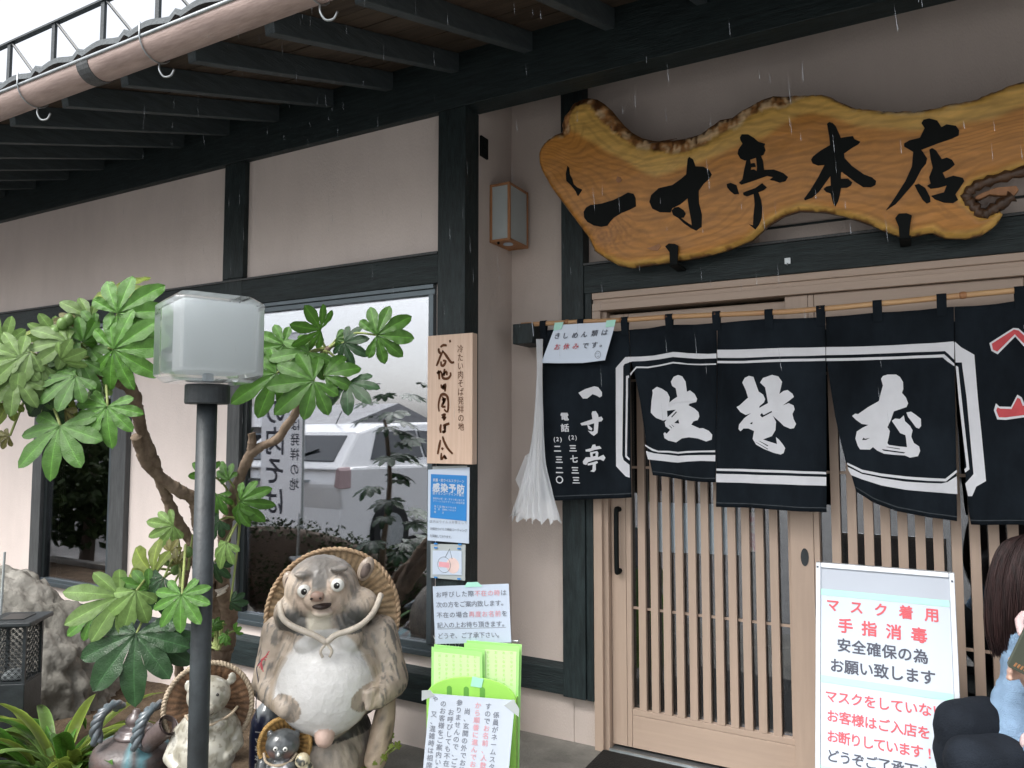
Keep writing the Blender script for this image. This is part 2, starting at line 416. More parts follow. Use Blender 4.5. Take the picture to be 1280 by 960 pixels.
# door frame: jambs, header with groove, track
bm = bmesh.new(); prism(bm, [(-1.3965, 3.362), (-1.353, 3.362), (-1.353, 3.39), (-1.331, 3.39), (-1.331, 3.5), (-1.3965, 3.5)], lambda x, y: (x, y, 0), lambda x, y: (x, y, 2.0895)); obj('door_jamb', bm, M['tan'], bld, bevel=.002)
bm = bmesh.new(); box(bm, .4785, .4985, 3.362, 3.5, 0, 2.0895); obj('door_jamb', bm, M['tan'], bld, bevel=.002)
bm = bmesh.new(); prism(bm, [(3.362, 2.0905), (3.5, 2.0905), (3.5, 2.1795), (3.362, 2.1795), (3.362, 2.148), (3.375, 2.148), (3.375, 2.126), (3.362, 2.126)], lambda y, z: (-1.3965, y, z), lambda y, z: (.4985, y, z))
obj('door_header', bm, M['tan_x'], bld, bevel=.002)
bm = bmesh.new(); box(bm, -1.33, .4985, 3.36, 3.47, -.02, .008); box(bm, -1.33, .4985, 3.38, 3.386, .008, .016); obj('door_track', bm, M['steel'], bld)

# ---------------------------------------------------------------- eaves and roof
SL = .3203
def zr(y): return 2.8705 + SL * (y - 1.78)       # underside line of the rafters
rm = None
for i in range(-14, 15):
    x = -2.33 + .4 * i
    if x < -8 or x > 3: continue
    if rm is None:
        bm = bmesh.new()
        prism(bm, [(1.78, zr(1.78)), (1.765, zr(1.78) + .088), (3.5, zr(3.5) + .09), (3.5, zr(3.5))], lambda y, z: (-.0225, y, z), lambda y, z: (.0225, y, z))
        o = obj('rafter', bm, M['rafter'], None, bevel=.002); rm = o.data
    else:
        o = bpy.data.objects.new('rafter', rm); COL.objects.link(o); b = o.modifiers.new('bevel', 'BEVEL'); b.width = .002
    o.location = (x, 0, 0); o.parent = bld; o.matrix_parent_inverse = parent_world(bld).inverted()
# boards over the rafters, each a plank running along the eaves
y = 1.70
while y < 3.45:
    w_ = .178
    bm = bmesh.new()
    dz = random.uniform(0, .003)
    prism(bm, [(y, zr(y) + .092 + dz), (y + w_ - .004, zr(y + w_) + .092 + dz), (y + w_ - .004, zr(y + w_) + .108), (y, zr(y) + .108)], lambda a, b: (-8.5, a, b), lambda a, b: (3.1, a, b))
    obj('soffit_board', bm, M['soffit'], bld); y += w_
bm = bmesh.new(); prism(bm, [(1.69, zr(1.7) + .088), (1.69, zr(1.7) + .135), (1.715, zr(1.7) + .135), (1.715, zr(1.7) + .088)], lambda a, b: (-8.5, a, b), lambda a, b: (3.1, a, b))
obj('fascia_board', bm, M['rafter'], bld)
# roof deck (rises to a ridge) and the tiles of the first two courses; the deck closes the rest
bm = bmesh.new(); prism(bm, [(1.67, zr(1.67) + .1095), (7.5, zr(7.5) + .1095), (13, zr(1.9)), (13, zr(1.9) - .1), (7.5, zr(7.5) - .05), (3.55, zr(3.55) + .1092)], lambda a, b: (-9.2, a, b), lambda a, b: (3.4, a, b))
obj('roof', bm, M['tile'], bld)
P('plaster_panel', -9.1, -9.0, 3.0, 12.5, -.1, 3.2); P('plaster_panel', 3.21, 3.3, 3.42, 12.5, -.1, 3.4); P('plaster_panel', -9.1, 3.3, 12.5, 12.6, -.1, 2.8)
tm = None
for cy, c in ((1.63, 0), (1.88, 1)):
    for i in range(41):
        x = -8.9 + i * .285 + c * .004
        if tm is None:
            bm = bmesh.new(); K = 9
            top = []; bot = []
            for k in range(K + 1):
                u = k / K
                h = .010 * math.sin(u * math.pi * 2 - .6) if u < .78 else .016 * math.sin((u - .78) / .22 * math.pi) - .004
                top.append((u * .292 - .146, h + .03)); bot.append((u * .292 - .146, h + .008))
            A = [[bm.verts.new((px, yy, pz + SL * yy * .82 + ez)) for px, pz in top] for yy, ez in ((0, 0), (.29, .012))]
            Bv = [[bm.verts.new((px, yy, pz + SL * yy * .82 + ez)) for px, pz in bot] for yy, ez in ((0, 0), (.29, .012))]
            for k in range(K):
                bm.faces.new((A[0][k], A[0][k + 1], A[1][k + 1], A[1][k])); bm.faces.new((Bv[0][k], Bv[1][k], Bv[1][k + 1], Bv[0][k + 1]))
                bm.faces.new((A[0][k], Bv[0][k], Bv[0][k + 1], A[0][k + 1]))
            o = obj('roof_tile', bm, M['tile'], None, smooth=False); tm = o.data
        else:
            o = bpy.data.objects.new('roof_tile', tm); COL.objects.link(o)
        o.location = (x, cy, zr(cy) + .11); o.rotation_euler = (random.uniform(-.01, .01), random.uniform(-.012, .012), 0)
        o.parent = bld; o.matrix_parent_inverse = parent_world(bld).inverted()
# half round gutter with hooks
GY, GZ, GR = 1.66, 2.893, .06
bm = bmesh.new()
def arc(r, n, rev=False):
    a = [(GY + r * math.cos(math.pi * (1 + k / n)), GZ + r * math.sin(math.pi * (1 + k / n))) for k in range(n + 1)]
    return a[::-1] if rev else a
prism(bm, arc(GR, 12) + arc(GR - .004, 12, True), lambda a, b: (-8.6, a, b), lambda a, b: (3.2, a, b))
for p in bm.faces: p.smooth = True
gut = obj('gutter', bm, M['copper_pipe'], bld)
bm = bmesh.new(); tube(bm, [(-8.6, GY - GR, GZ + .002), (3.2, GY - GR, GZ + .002)], .007, 8); obj('gutter_rim', bm, M['steel'], gut, smooth=True)
hm = jm = None
for x in [-3.14 + .77 * k for k in range(-5, 8)]:
    bm = bmesh.new()
    tube(bm, [(x, GY - GR - .008, GZ + .05), (x, GY - GR - .008, GZ)] + [(x, GY - (GR + .005) * math.cos(t), GZ - (GR + .005) * math.sin(t)) for t in [k * math.pi / 10 for k in range(1, 9)]] + [(x, GY + .055, GZ - .01), (x, GY + .06, GZ + .06)], .0032, 6)
    tube(bm, smoothpath([(x, GY + .015, GZ - GR - .004), (x + .004, GY + .012, GZ - .09), (x + .018, GY + .02, GZ - .115), (x + .04, GY + .032, GZ - .112), (x + .05, GY + .038, GZ - .088)], 4), .0042, 6)
    obj('gutter_hook', bm, M['steel'], gut, smooth=True)
for x in (-5.4, -2.72, .0, 2.6):
    bm = bmesh.new(); prism(bm, arc(GR + .003, 12) + arc(GR + .0005, 12, True), lambda a, b: (x - .035, a, b), lambda a, b: (x + .035, a, b))
    obj('gutter_joint', bm, M['grey_wood'], gut)
# snow guard on the tiles
YG = 1.80; ZG0 = zr(YG) + .15
sg = B('snow_guard', -8.5, 3, YG - .012, YG + .012, 3.282, 3.292, M['iron'], bld, bevel=.001)
for i in range(31):
    x = -3.27 + .352 * (i - 14)
    bm = bmesh.new(); box(bm, x - .012, x + .012, YG - .006, YG + .006, ZG0 - .03, 3.2815); obj('guard_post', bm, M['iron'], sg)
    bm = bmesh.new(); tube(bm, [(x + .02, YG, 3.28), (x + .25, YG + .02, ZG0 + .005)], .007, 5); obj('guard_brace', bm, M['iron'], sg)

# ---------------------------------------------------------------- carved signboard
def sy(z): return 3.25 - .12 * (z - 2.3)          # plane of the board, top leaning out
M['bark'] = mat('signboard_bark', (.10, .05, .025), .35, .5, .3, 18, .5, 40)
def board_mat():
    m = bpy.data.materials.new('signboard_wood'); m.use_nodes = True
    n, l = m.node_tree.nodes, m.node_tree.links; p = n['Principled BSDF']
    p.inputs['Roughness'].default_value = .32; p.inputs['Specular IOR Level'].default_value = .3; p.inputs['Coat Weight'].default_value = .12; p.inputs['Coat Roughness'].default_value = .2
    tc = n.new('ShaderNodeTexCoord'); mp = n.new('ShaderNodeMapping'); mp.inputs['Scale'].default_value = (1.1, 1, 3.2); mp.inputs['Rotation'].default_value = (0, R(8), 0)
    l.new(tc.outputs['Object'], mp.inputs[0])
    wv = n.new('ShaderNodeTexWave'); wv.bands_direction = 'Z'; wv.inputs['Scale'].default_value = 3.0; wv.inputs['Distortion'].default_value = 14
    wv.inputs['Detail'].default_value = 4; wv.inputs['Detail Scale'].default_value = 1.1
    l.new(mp.outputs[0], wv.inputs[0])
    at = n.new('ShaderNodeAttribute'); at.attribute_name = 'paint'
    mr = n.new('ShaderNodeMapRange'); mr.inputs[3].default_value = .90; mr.inputs[4].default_value = 1.07; l.new(wv.outputs['Fac'], mr.inputs[0])
    fn_ = n.new('ShaderNodeTexNoise'); fn_.inputs['Scale'].default_value = 3.5; fn_.inputs['Detail'].default_value = 9; fn_.inputs['Roughness'].default_value = .7; fn_.inputs['Distortion'].default_value = 1.5; l.new(mp.outputs[0], fn_.inputs[0])
    m3 = n.new('ShaderNodeMapRange'); m3.inputs[1].default_value = .3; m3.inputs[2].default_value = .7; m3.inputs[3].default_value = .76; m3.inputs[4].default_value = 1.12; l.new(fn_.outputs[0], m3.inputs[0])
    mu = n.new('ShaderNodeMath'); mu.operation = 'MULTIPLY'; l.new(mr.outputs[0], mu.inputs[0]); l.new(m3.outputs[0], mu.inputs[1])
    ga = n.new('ShaderNodeAttribute'); ga.attribute_name = 'grain'
    gn = n.new('ShaderNodeTexNoise'); gn.inputs['Scale'].default_value = 5; gn.inputs['Detail'].default_value = 7; l.new(tc.outputs['Object'], gn.inputs[0])
    g1 = n.new('ShaderNodeMath'); g1.operation = 'MULTIPLY_ADD'; g1.inputs[1].default_value = 210; l.new(ga.outputs['Fac'], g1.inputs[0])
    g0_ = n.new('ShaderNodeMath'); g0_.operation = 'MULTIPLY'; g0_.inputs[1].default_value = 9; l.new(gn.outputs[0], g0_.inputs[0]); l.new(g0_.outputs[0], g1.inputs[2])
    g2 = n.new('ShaderNodeMath'); g2.operation = 'SINE'; l.new(g1.outputs[0], g2.inputs[0])
    g3 = n.new('ShaderNodeMapRange'); g3.inputs[1].default_value = .1; g3.inputs[2].default_value = 1; g3.inputs[3].default_value = 1.03; g3.inputs[4].default_value = .85; l.new(g2.outputs[0], g3.inputs[0])
    g4 = n.new('ShaderNodeMath'); g4.operation = 'MULTIPLY'; l.new(mu.outputs[0], g4.inputs[0]); l.new(g3.outputs[0], g4.inputs[1]); mu = g4
    vm = n.new('ShaderNodeVectorMath'); vm.operation = 'SCALE'; l.new(at.outputs[0], vm.inputs[0]); l.new(mu.outputs[0], vm.inputs[3])
    l.new(vm.outputs[0], p.inputs['Base Color'])
    return m
top = [(-1.601,2.838),(-1.596,2.862),(-1.577,2.888),(-1.549,2.913),(-1.514,2.93),(-1.467,2.942),(-1.471,2.963),(-1.46,2.997),(-1.442,3.028),(-1.407,3.062),(-1.374,3.075),(-1.329,3.076),(-1.286,3.061),(-1.25,3.032),(-1.215,2.994),(-1.192,2.961),(-1.158,2.914),(-1.124,2.877),(-1.078,2.843),(-1.02,2.82),(-0.963,2.809),(-0.917,2.813)] + [(-1.007,2.816),(-0.952,2.808),(-0.87,2.803),(-0.81,2.811),(-0.763,2.834),(-0.723,2.855),(-0.672,2.854),(-0.634,2.875),(-0.584,2.89),(-0.546,2.904),(-0.498,2.909),(-0.456,2.898),(-0.41,2.892),(-0.364,2.882),(-0.312,2.875),(-0.279,2.859),(-0.252,2.836)] + [(-0.186,2.792),(-0.129,2.774),(-0.046,2.752),(0.036,2.735),(0.116,2.741),(0.206,2.74),(0.295,2.762),(0.368,2.775),(0.44,2.787),(0.532,2.771),(0.592,2.698)]
bot = [(0.617,2.597),(0.582,2.494),(0.479,2.467)] + [(0.4,2.457),(0.36,2.454),(0.303,2.443),(0.245,2.435),(0.206,2.424),(0.181,2.404),(0.171,2.377),(0.191,2.352),(0.206,2.33),(0.224,2.303),(0.258,2.31),(0.283,2.317),(0.291,2.303),(0.276,2.276),(0.257,2.259),(0.222,2.236),(0.171,2.231),(0.11,2.24),(0.084,2.251),(0.062,2.267),(0.03,2.265),(-0.015,2.261),(-0.052,2.268),(-0.098,2.292),(-0.145,2.322)] + [(-0.245,2.372),(-0.319,2.398),(-0.411,2.415),(-0.474,2.404),(-0.54,2.371),(-0.608,2.321),(-0.711,2.29),(-0.816,2.273),(-0.96,2.266),(-1.15,2.259),(-1.208,2.274),(-1.266,2.308),(-1.324,2.352),(-1.36,2.431),(-1.418,2.514),(-1.476,2.598),(-1.535,2.683),(-1.583,2.778),(-1.599,2.838)]
outline = top + bot
def segd(p, a, b):
    ax, az = a; bx, bz = b; dx, dz = bx - ax, bz - az
    t = max(0, min(1, ((p[0] - ax) * dx + (p[1] - az) * dz) / (dx * dx + dz * dz + 1e-9)))
    return math.hypot(p[0] - ax - t * dx, p[1] - az - t * dz)
def dist(p, pl): return min(segd(p, pl[i], pl[i + 1]) for i in range(len(pl) - 1))
def resample(lp, step):
    out = []
    for i in range(len(lp)):
        a, b = lp[i], lp[(i + 1) % len(lp)]; n = max(1, int(math.hypot(b[0] - a[0], b[1] - a[1]) / step))
        out += [(lerp(a[0], b[0], k / n), lerp(a[1], b[1], k / n)) for k in range(n)]
    return out
def inside(p, lp):
    c = False
    for i in range(len(lp)):
        (x0, z0), (x1, z1) = lp[i - 1], lp[i]
        if (z0 > p[1]) != (z1 > p[1]) and p[0] < (x1 - x0) * (p[1] - z0) / (z1 - z0) + x0: c = not c
    return c
def plate(lp, step, front, back, edge):
    """filled outline with a modelled front surface"""
    lp = resample(lp, step * 1.2)
    xs = [p[0] for p in lp]; zs = [p[1] for p in lp]
    pts = [Vector(p) for p in lp]; nb = len(pts)
    x = min(xs)
    while x < max(xs):
        z = min(zs)
        while z < max(zs):
            q = (x + random.uniform(-.2, .2) * step, z + random.uniform(-.2, .2) * step)
            if inside(q, lp) and dist(q, lp + lp[:1]) > step * .55: pts.append(Vector(q))
            z += step
        x += step
    vs, es, fs, *_ = delaunay_2d_cdt(pts, [(i, (i + 1) % nb) for i in range(nb)], [list(range(nb))], 1, 1e-6)
    bm = bmesh.new()
    A = [bm.verts.new(front(v.x, v.y)) for v in vs]
    for f in fs:
        try: bm.faces.new([A[i] for i in f])
        except ValueError: pass
    E = [e for e in bm.edges if e.is_boundary]
    if back:
        r = bmesh.ops.extrude_edge_only(bm, edges=E); nv = [v for v in r['geom'] if isinstance(v, bmesh.types.BMVert)]
        for v in nv: v.co = back(v.co.x, v.co.z)
        bmesh.ops.edgeloop_fill(bm, edges=[e for e in bm.edges if e.is_boundary])
    bmesh.ops.recalc_face_normals(bm, faces=bm.faces)
    return bm
heart_line = [(-1.612,2.876),(-1.528,2.921),(-1.447,2.938),(-1.371,2.908),(-1.286,2.847),(-1.238,2.798),(-1.167,2.749),(-1.115,2.712),(-1.058,2.671),(-1.006,2.65)] + [(-0.777,2.679),(-0.692,2.703),(-0.641,2.719),(-0.529,2.739),(-0.455,2.774),(-0.402,2.789),(-0.344,2.785),(-0.283,2.762),(-0.217,2.728)] + [(0.006,2.655),(0.139,2.633),(0.267,2.652),(0.366,2.675),(0.597,2.669)]
def zheart(x):
    for (xa, za), (xb, zb) in zip(heart_line[:-1], heart_line[1:]):
        if xa <= x <= xb: return lerp(za, zb, (x - xa) / (xb - xa + 1e-9))
    return heart_line[0][1] if x < heart_line[0][0] else heart_line[-1][1]
def rimw(x):
    """width of the live edge along the top of the slab"""
    return .020 + .034 * sstep(-1.5, -1.40, x) * sstep(-.92, -1.02, x) + .048 * sstep(-1.02, -.92, x) * sstep(-.36, -.5, x)
def bfront(x, z):
    p = (x, z); db = dist(p, bot); dt = dist(p, top); dd = min(db, dt)
    wt = rimw(x) * 1.25 * (1 + .3 * nz((x, 0, z), 8))
    r = .012; y = 0
    if dd < r: y += .020 * (1 - math.sqrt(max(0, 1 - (1 - dd / r) ** 2)))
    if dt < wt:
        t = 1 - dt / wt
        y += .034 * t * t + .020 * abs(nz((x * 1.6, 5, z * .7), 24, 3)) * sstep(0, .35, t)
    if db < .03: y += .008 * (1 - db / .03)
    y += .0012 * nz((x, 1, z), 14)
    return (x, sy(z) - .030 + y, z)
bm = plate(outline, .0105, bfront, lambda x, z: (x, sy(z) + .022, z), .01)
me = bpy.data.meshes.new('b'); bm.to_mesh(me); bm.free()
def bpaint(co, no):
    x, z = co.x, co.z; p = (x, z); dt = dist(p, top); db = dist(p, bot)
    if co.y > sy(z) - .002: return (.16, .075, .03)
    wob = .03 * nz((x, 2, z), 5)
    left = sstep(-1.15, -1.55, x)
    sap = (.66, .40, .105); heart = (.52, .225, .045); bark = (.30, .125, .045)
    s = sstep(.014, -.014, z - zheart(x) + wob * .5)
    s *= lerp(1, sstep(.008 + wob * .4, .030 + wob * .5, db), sstep(-1.42, -1.25, x))
    c = mix(sap, heart, s)
    ring = .5 + .5 * math.sin(170 * (dt + .035 * nz((x, 3, z), 4)))
    c = mix(c, tuple(v * .9 for v in c), ring * .1)
    for kx, kz, kr in ((-1.27, 2.42, .10), (-1.58, 2.70, .03)):
        q = math.hypot((x - kx), (z - kz) * 1.3)
        if q < kr * 2: c = mix(c, mix((.30, .12, .03), c, .5 + .5 * math.sin(q * 260 + 5 * nz((x, 0, z), 14))), (1 - q / kr / 2))
    rw = rimw(x); tanny = sstep(-1.12, -1.0, x) * sstep(-.62, -.72, x)
    b = sstep(rw + .004, rw - .006, dt + .35 * rw * nz((x, 8, z), 9))
    lum = nz((x * 1.8, 9, z * .8), 15, 3) + .5 * nz((x * 1.5, 3, z * .6), 44, 2) + .30 * sstep(-1.02, -.92, x) * sstep(-.36, -.5, x)
    bc = mix((.12, .05, .02), (.44, .21, .075), sstep(-.35, .15, lum)); bc = mix(bc, (.74, .52, .30), sstep(.22, .5, lum))
    c = mix(c, bc, b)
    c = mix(c, (.82, .62, .34), .7 * sstep(.012, .0, abs(dt + .35 * rw * nz((x, 8, z), 9) - rw)) * sstep(.0, .3, nz((x, 6, z), 9)))
    return c
paint(me, bpaint)
ga_ = me.attributes.new('grain', 'FLOAT', 'POINT')
for i_, v_ in enumerate(me.vertices):
    x, z = v_.co.x, v_.co.z; dm = dist((x, z), top); db_ = dist((x, z), bot)
    ga_.data[i_].value = lerp(dm, .45 - db_, sstep(-.1, .1, dm - db_)) * .8 + .05 * nz((x * .6, 3, z), 3.2) + .05 * math.exp(-((x + 1.27) ** 2 + ((z - 2.42) * 1.4) ** 2) / .012)
sign = thing('carved_signboard', 'large varnished slab of live edge wood with five black brush characters above the entrance', 'signboard', (-.6, 3.26, 2.3))
obj('board', me, board_mat(), sign, smooth=True)
def carve(loops, name='character', yo=-.034, m='black', th=.006):
    bm = bmesh.new()
    for lp in loops:
        prism(bm, lp, lambda x, z: (x, sy(z) + yo, z), lambda x, z: (x, sy(z) + yo + th, z))
    return obj(name, bm, M[m], sign, bevel=.001)
carve([[(-1.363,2.537),(-1.349,2.555),(-1.327,2.564),(-1.273,2.562),(-1.211,2.57),(-1.168,2.583),(-1.14,2.593),(-1.114,2.583),(-1.106,2.563),(-1.106,2.526),(-1.135,2.516),(-1.178,2.505),(-1.215,2.49),(-1.235,2.473),(-1.248,2.458),(-1.279,2.456),(-1.316,2.467),(-1.347,2.488),(-1.362,2.51)]])
carve([[(-0.852,2.703),(-0.836,2.69),(-0.827,2.658),(-0.791,2.65),(-0.768,2.632),(-0.758,2.612),(-0.767,2.598),(-0.795,2.578),(-0.818,2.552),(-0.819,2.498),(-0.809,2.449),(-0.812,2.395),(-0.837,2.382),(-0.859,2.395),(-0.891,2.422),(-0.915,2.449),(-0.906,2.451),(-0.879,2.426),(-0.855,2.407),(-0.857,2.433),(-0.865,2.489),(-0.868,2.527),(-0.903,2.505),(-0.938,2.494),(-0.947,2.476),(-0.996,2.484),(-1.029,2.504),(-1.042,2.536),(-1.032,2.565),(-0.996,2.59),(-0.933,2.594),(-0.892,2.615),(-0.869,2.63),(-0.863,2.673),(-0.859,2.696)], [(-0.942,2.483),(-0.929,2.495),(-0.909,2.495),(-0.888,2.478),(-0.879,2.461),(-0.889,2.446),(-0.912,2.446),(-0.936,2.463)]])
carve([[(-0.633,2.746),(-0.625,2.757),(-0.599,2.752),(-0.576,2.733),(-0.558,2.713),(-0.532,2.701),(-0.537,2.692),(-0.532,2.675),(-0.541,2.657),(-0.565,2.652),(-0.594,2.647),(-0.618,2.647),(-0.636,2.659),(-0.646,2.68),(-0.642,2.697),(-0.624,2.718),(-0.632,2.734)], [(-0.61,2.65),(-0.596,2.65),(-0.594,2.63),(-0.578,2.63),(-0.574,2.614),(-0.593,2.615),(-0.595,2.604),(-0.581,2.604),(-0.571,2.595),(-0.569,2.614),(-0.572,2.654),(-0.551,2.654),(-0.544,2.634),(-0.541,2.595),(-0.502,2.59),(-0.466,2.57),(-0.448,2.551),(-0.458,2.536),(-0.481,2.533),(-0.504,2.545),(-0.52,2.55),(-0.508,2.56),(-0.531,2.569),(-0.569,2.561),(-0.598,2.555),(-0.636,2.549),(-0.646,2.558),(-0.631,2.57),(-0.622,2.608)], [(-0.697,2.561),(-0.68,2.564),(-0.656,2.55),(-0.647,2.512),(-0.667,2.513),(-0.684,2.53),(-0.695,2.546)], [(-0.631,2.514),(-0.614,2.519),(-0.58,2.526),(-0.551,2.542),(-0.533,2.522),(-0.545,2.513),(-0.581,2.504),(-0.615,2.497),(-0.629,2.504)], [(-0.588,2.509),(-0.569,2.511),(-0.559,2.477),(-0.555,2.447),(-0.559,2.399),(-0.572,2.372),(-0.587,2.355),(-0.612,2.38),(-0.596,2.373),(-0.592,2.413),(-0.585,2.461)]])
carve([[(-0.292,2.736),(-0.283,2.741),(-0.27,2.734),(-0.259,2.718),(-0.243,2.671),(-0.217,2.671),(-0.199,2.67),(-0.194,2.657),(-0.173,2.643),(-0.181,2.635),(-0.204,2.625),(-0.234,2.609),(-0.233,2.591),(-0.207,2.555),(-0.165,2.515),(-0.137,2.499),(-0.123,2.483),(-0.126,2.468),(-0.142,2.462),(-0.17,2.467),(-0.195,2.489),(-0.244,2.538),(-0.248,2.537),(-0.249,2.511),(-0.223,2.508),(-0.208,2.491),(-0.213,2.48),(-0.228,2.473),(-0.25,2.476),(-0.255,2.449),(-0.263,2.423),(-0.274,2.406),(-0.281,2.421),(-0.289,2.46),(-0.306,2.469),(-0.314,2.481),(-0.305,2.489),(-0.287,2.49),(-0.287,2.529),(-0.304,2.508),(-0.332,2.473),(-0.359,2.453),(-0.386,2.447),(-0.39,2.453),(-0.366,2.482),(-0.334,2.529),(-0.307,2.576),(-0.332,2.578),(-0.352,2.59),(-0.357,2.605),(-0.349,2.617),(-0.318,2.636),(-0.284,2.65),(-0.286,2.687)]])
carve([[(0.039,2.674),(0.046,2.685),(0.065,2.686),(0.091,2.673),(0.104,2.646),(0.121,2.653),(0.151,2.642),(0.161,2.623),(0.159,2.606),(0.137,2.598),(0.093,2.589),(0.035,2.575),(0.054,2.539),(0.049,2.52),(0.033,2.502),(0.009,2.456),(-0.028,2.416),(-0.057,2.385),(-0.092,2.365),(-0.065,2.401),(-0.022,2.466),(0.002,2.518),(0.008,2.572),(-0.022,2.598),(-0.022,2.608),(-0.004,2.617),(0.032,2.62),(0.049,2.654)], [(0.062,2.57),(0.071,2.575),(0.084,2.563),(0.102,2.528),(0.118,2.531),(0.135,2.52),(0.143,2.501),(0.125,2.487),(0.103,2.478),(0.111,2.455),(0.137,2.461),(0.167,2.448),(0.172,2.435),(0.157,2.413),(0.142,2.391),(0.15,2.37),(0.134,2.36),(0.104,2.366),(0.074,2.383),(0.063,2.397),(0.079,2.4),(0.105,2.404),(0.115,2.429),(0.088,2.424),(0.062,2.424),(0.05,2.437),(0.062,2.443),(0.058,2.468),(0.071,2.501),(0.065,2.537)], [(0.009,2.446),(0.023,2.449),(0.044,2.43),(0.059,2.393),(0.06,2.375),(0.047,2.371),(0.034,2.387),(0.019,2.419)]])
carve([[(-1.433,2.762),(-1.425,2.752),(-1.424,2.722),(-1.412,2.697),(-1.407,2.673),(-1.389,2.655),(-1.364,2.64),(-1.388,2.613),(-1.397,2.636),(-1.42,2.669),(-1.443,2.693),(-1.444,2.726)]], 'knot_hole')
for q in ([(-1.187,2.674),(-1.172,2.666),(-1.165,2.655),(-1.173,2.646),(-1.187,2.646),(-1.195,2.658)], [(-1.067,2.333),(-1.044,2.336),(-1.008,2.346),(-0.997,2.333),(-1.016,2.316),(-1.045,2.322)]):
    carve([q], 'knot', -.0325, 'oak', .006)
# bark round the hollow at the right end, and the wooden tongue inside it
bm = bmesh.new()
tube(bm, [(x, sy(z) - .014, z, .020 + .006 * math.sin(i * 2.3)) for i, (x, z) in enumerate(smoothpath([(0.408,2.463),(0.36,2.447),(0.303,2.438),(0.249,2.428),(0.21,2.417),(0.185,2.398),(0.178,2.376),(0.194,2.351),(0.21,2.327),(0.226,2.307),(0.254,2.321),(0.284,2.338),(0.321,2.362)], 3))], .02, 8)
obj('bark', bm, M['bark'], sign, smooth=True)
bm = bmesh.new(); lp = [(0.198,2.373),(0.218,2.386),(0.269,2.402),(0.335,2.399),(0.342,2.383),(0.326,2.364),(0.285,2.371),(0.252,2.381),(0.217,2.367)]
prism(bm, lp, lambda x, z: (x, sy(z) - .012, z), lambda x, z: (x, sy(z) + .02, z)); obj('wood_tongue', bm, M['oak'], sign, bevel=.006)
bm = bmesh.new(); lp = [(0.196,2.356),(0.256,2.377),(0.317,2.363),(0.3,2.326),(0.228,2.302)]
prism(bm, lp, lambda x, z: (x, sy(z) + .005, z), lambda x, z: (x, sy(z) + .02, z)); obj('hollow', bm, M['bark'], sign)
for lp in ([(-0.975,2.327),(-0.958,2.338),(-0.93,2.333),(-0.916,2.323),(-0.92,2.239),(-0.954,2.243),(-0.956,2.299)], [(-0.061,2.327),(-0.049,2.343),(-0.021,2.341),(-0.004,2.33),(-0.011,2.292),(-0.016,2.243),(-0.049,2.247),(-0.05,2.292)]):
    bm = bmesh.new(); prism(bm, lp, lambda x, z: (x, 3.198, z), lambda x, z: (x, 3.208, z))
    xs = [p[0] for p in lp]; z0 = min(p[1] for p in lp); box(bm, min(xs) + .012, max(xs) - .006, 3.2081, 3.349, z0, z0 + .012)
    obj('support_hook', bm, M['black'], sign, bevel=.002)

# ---------------------------------------------------------------- noren and its bamboo pole
NY = 3.25
rod = smoothpath([(x, NY, z) for x, z in [(-1.727,2.033),(-1.559,2.029),(-1.39,2.025),(-1.209,2.018),(-0.963,2.016),(-0.559,2.003),(-0.391,2.001),(-0.111,2.006),(0.112,2.012),(0.31,2.017)]] + [(.75, NY, 2.02), (1.05, NY, 2.02)], 3)
pole = thing('bamboo_pole', 'thin bamboo pole carrying the dark shop curtain across the doorway', 'pole', rod[0])
bm = bmesh.new(); tube(bm, rod, .0115, 10); obj('cane', bm, M['bamboo'], pole, smooth=True)
for x in (-1.48, -1.20, -.985, -.77, -.345, .155, .5):
    z = min(rod, key=lambda q: abs(q[0] - x))[2]
    bm = bmesh.new(); tube(bm, [(x - .012, NY, z - .0003, .0117), (x - .003, NY, z, .0142), (x + .003, NY, z, .0142), (x + .012, NY, z + .0003, .0117)], .012, 10)
    obj('node_ring', bm, M['oak'], pole, smooth=True)
br = thing('pole_bracket', 'square black timber bracket that holds the left end of the bamboo pole', 'bracket', (-1.72, 3.4, 1.98))
bm = bmesh.new(); box(bm, -1.765, -1.655, 3.225, 3.399, 1.935, 2.035); obj('block', bm, M['dark_wood'], br, bevel=.004)
bm = bmesh.new(); box(bm, 1.06, 1.12, 3.225, 3.405, 1.98, 2.05); o = obj('pole_bracket', bm, M['dark_wood'], None, bevel=.004)
tag(o, 'black timber bracket at the right end of the bamboo pole', 'bracket')
def wave(x, z):
    t = max(0, min(1, (2.0 - z) / .8))
    return NY + .015 * t * math.sin(x * 17 + 1.2 * nz((x, 0, 0), 2)) + .005 * math.sin(x * 41 + z * 3) * (.25 + t) + .004 * nz((x, 0, z), 5)
noren = thing('shop_curtain', 'black indigo shop curtain in five panels with white brush characters and a white double border', 'curtain', (-.6, NY, 2.03))
def clothsheet(lp, name, m, parent, dy=0, step=.022, th=.0018):
    bm = plate(lp, step, lambda x, z: (x, wave(x, z) + dy, z), None, 0)
    for f in bm.faces:
        f.smooth = True
        if f.normal.y > 0: f.normal_flip()
    o = obj(name, bm, M[m], parent)
    if th: s = o.modifiers.new('thick', 'SOLIDIFY'); s.thickness = th; s.offset = -1
    return o
def printed(name, loops, parent, m='noren_white', dy=-.0022):
    """dye printed on the cloth: follows its folds"""
    bm = bmesh.new()
    for lps in loops:
        b2 = bmesh.new(); fill(b2, lps if isinstance(lps[0], list) else [lps], lambda x, z: (x, 0, z))
        me = bpy.data.meshes.new('t'); b2.to_mesh(me); b2.free(); bm.from_mesh(me); bpy.data.meshes.remove(me)
    return drape(bm, name, parent, m, dy)
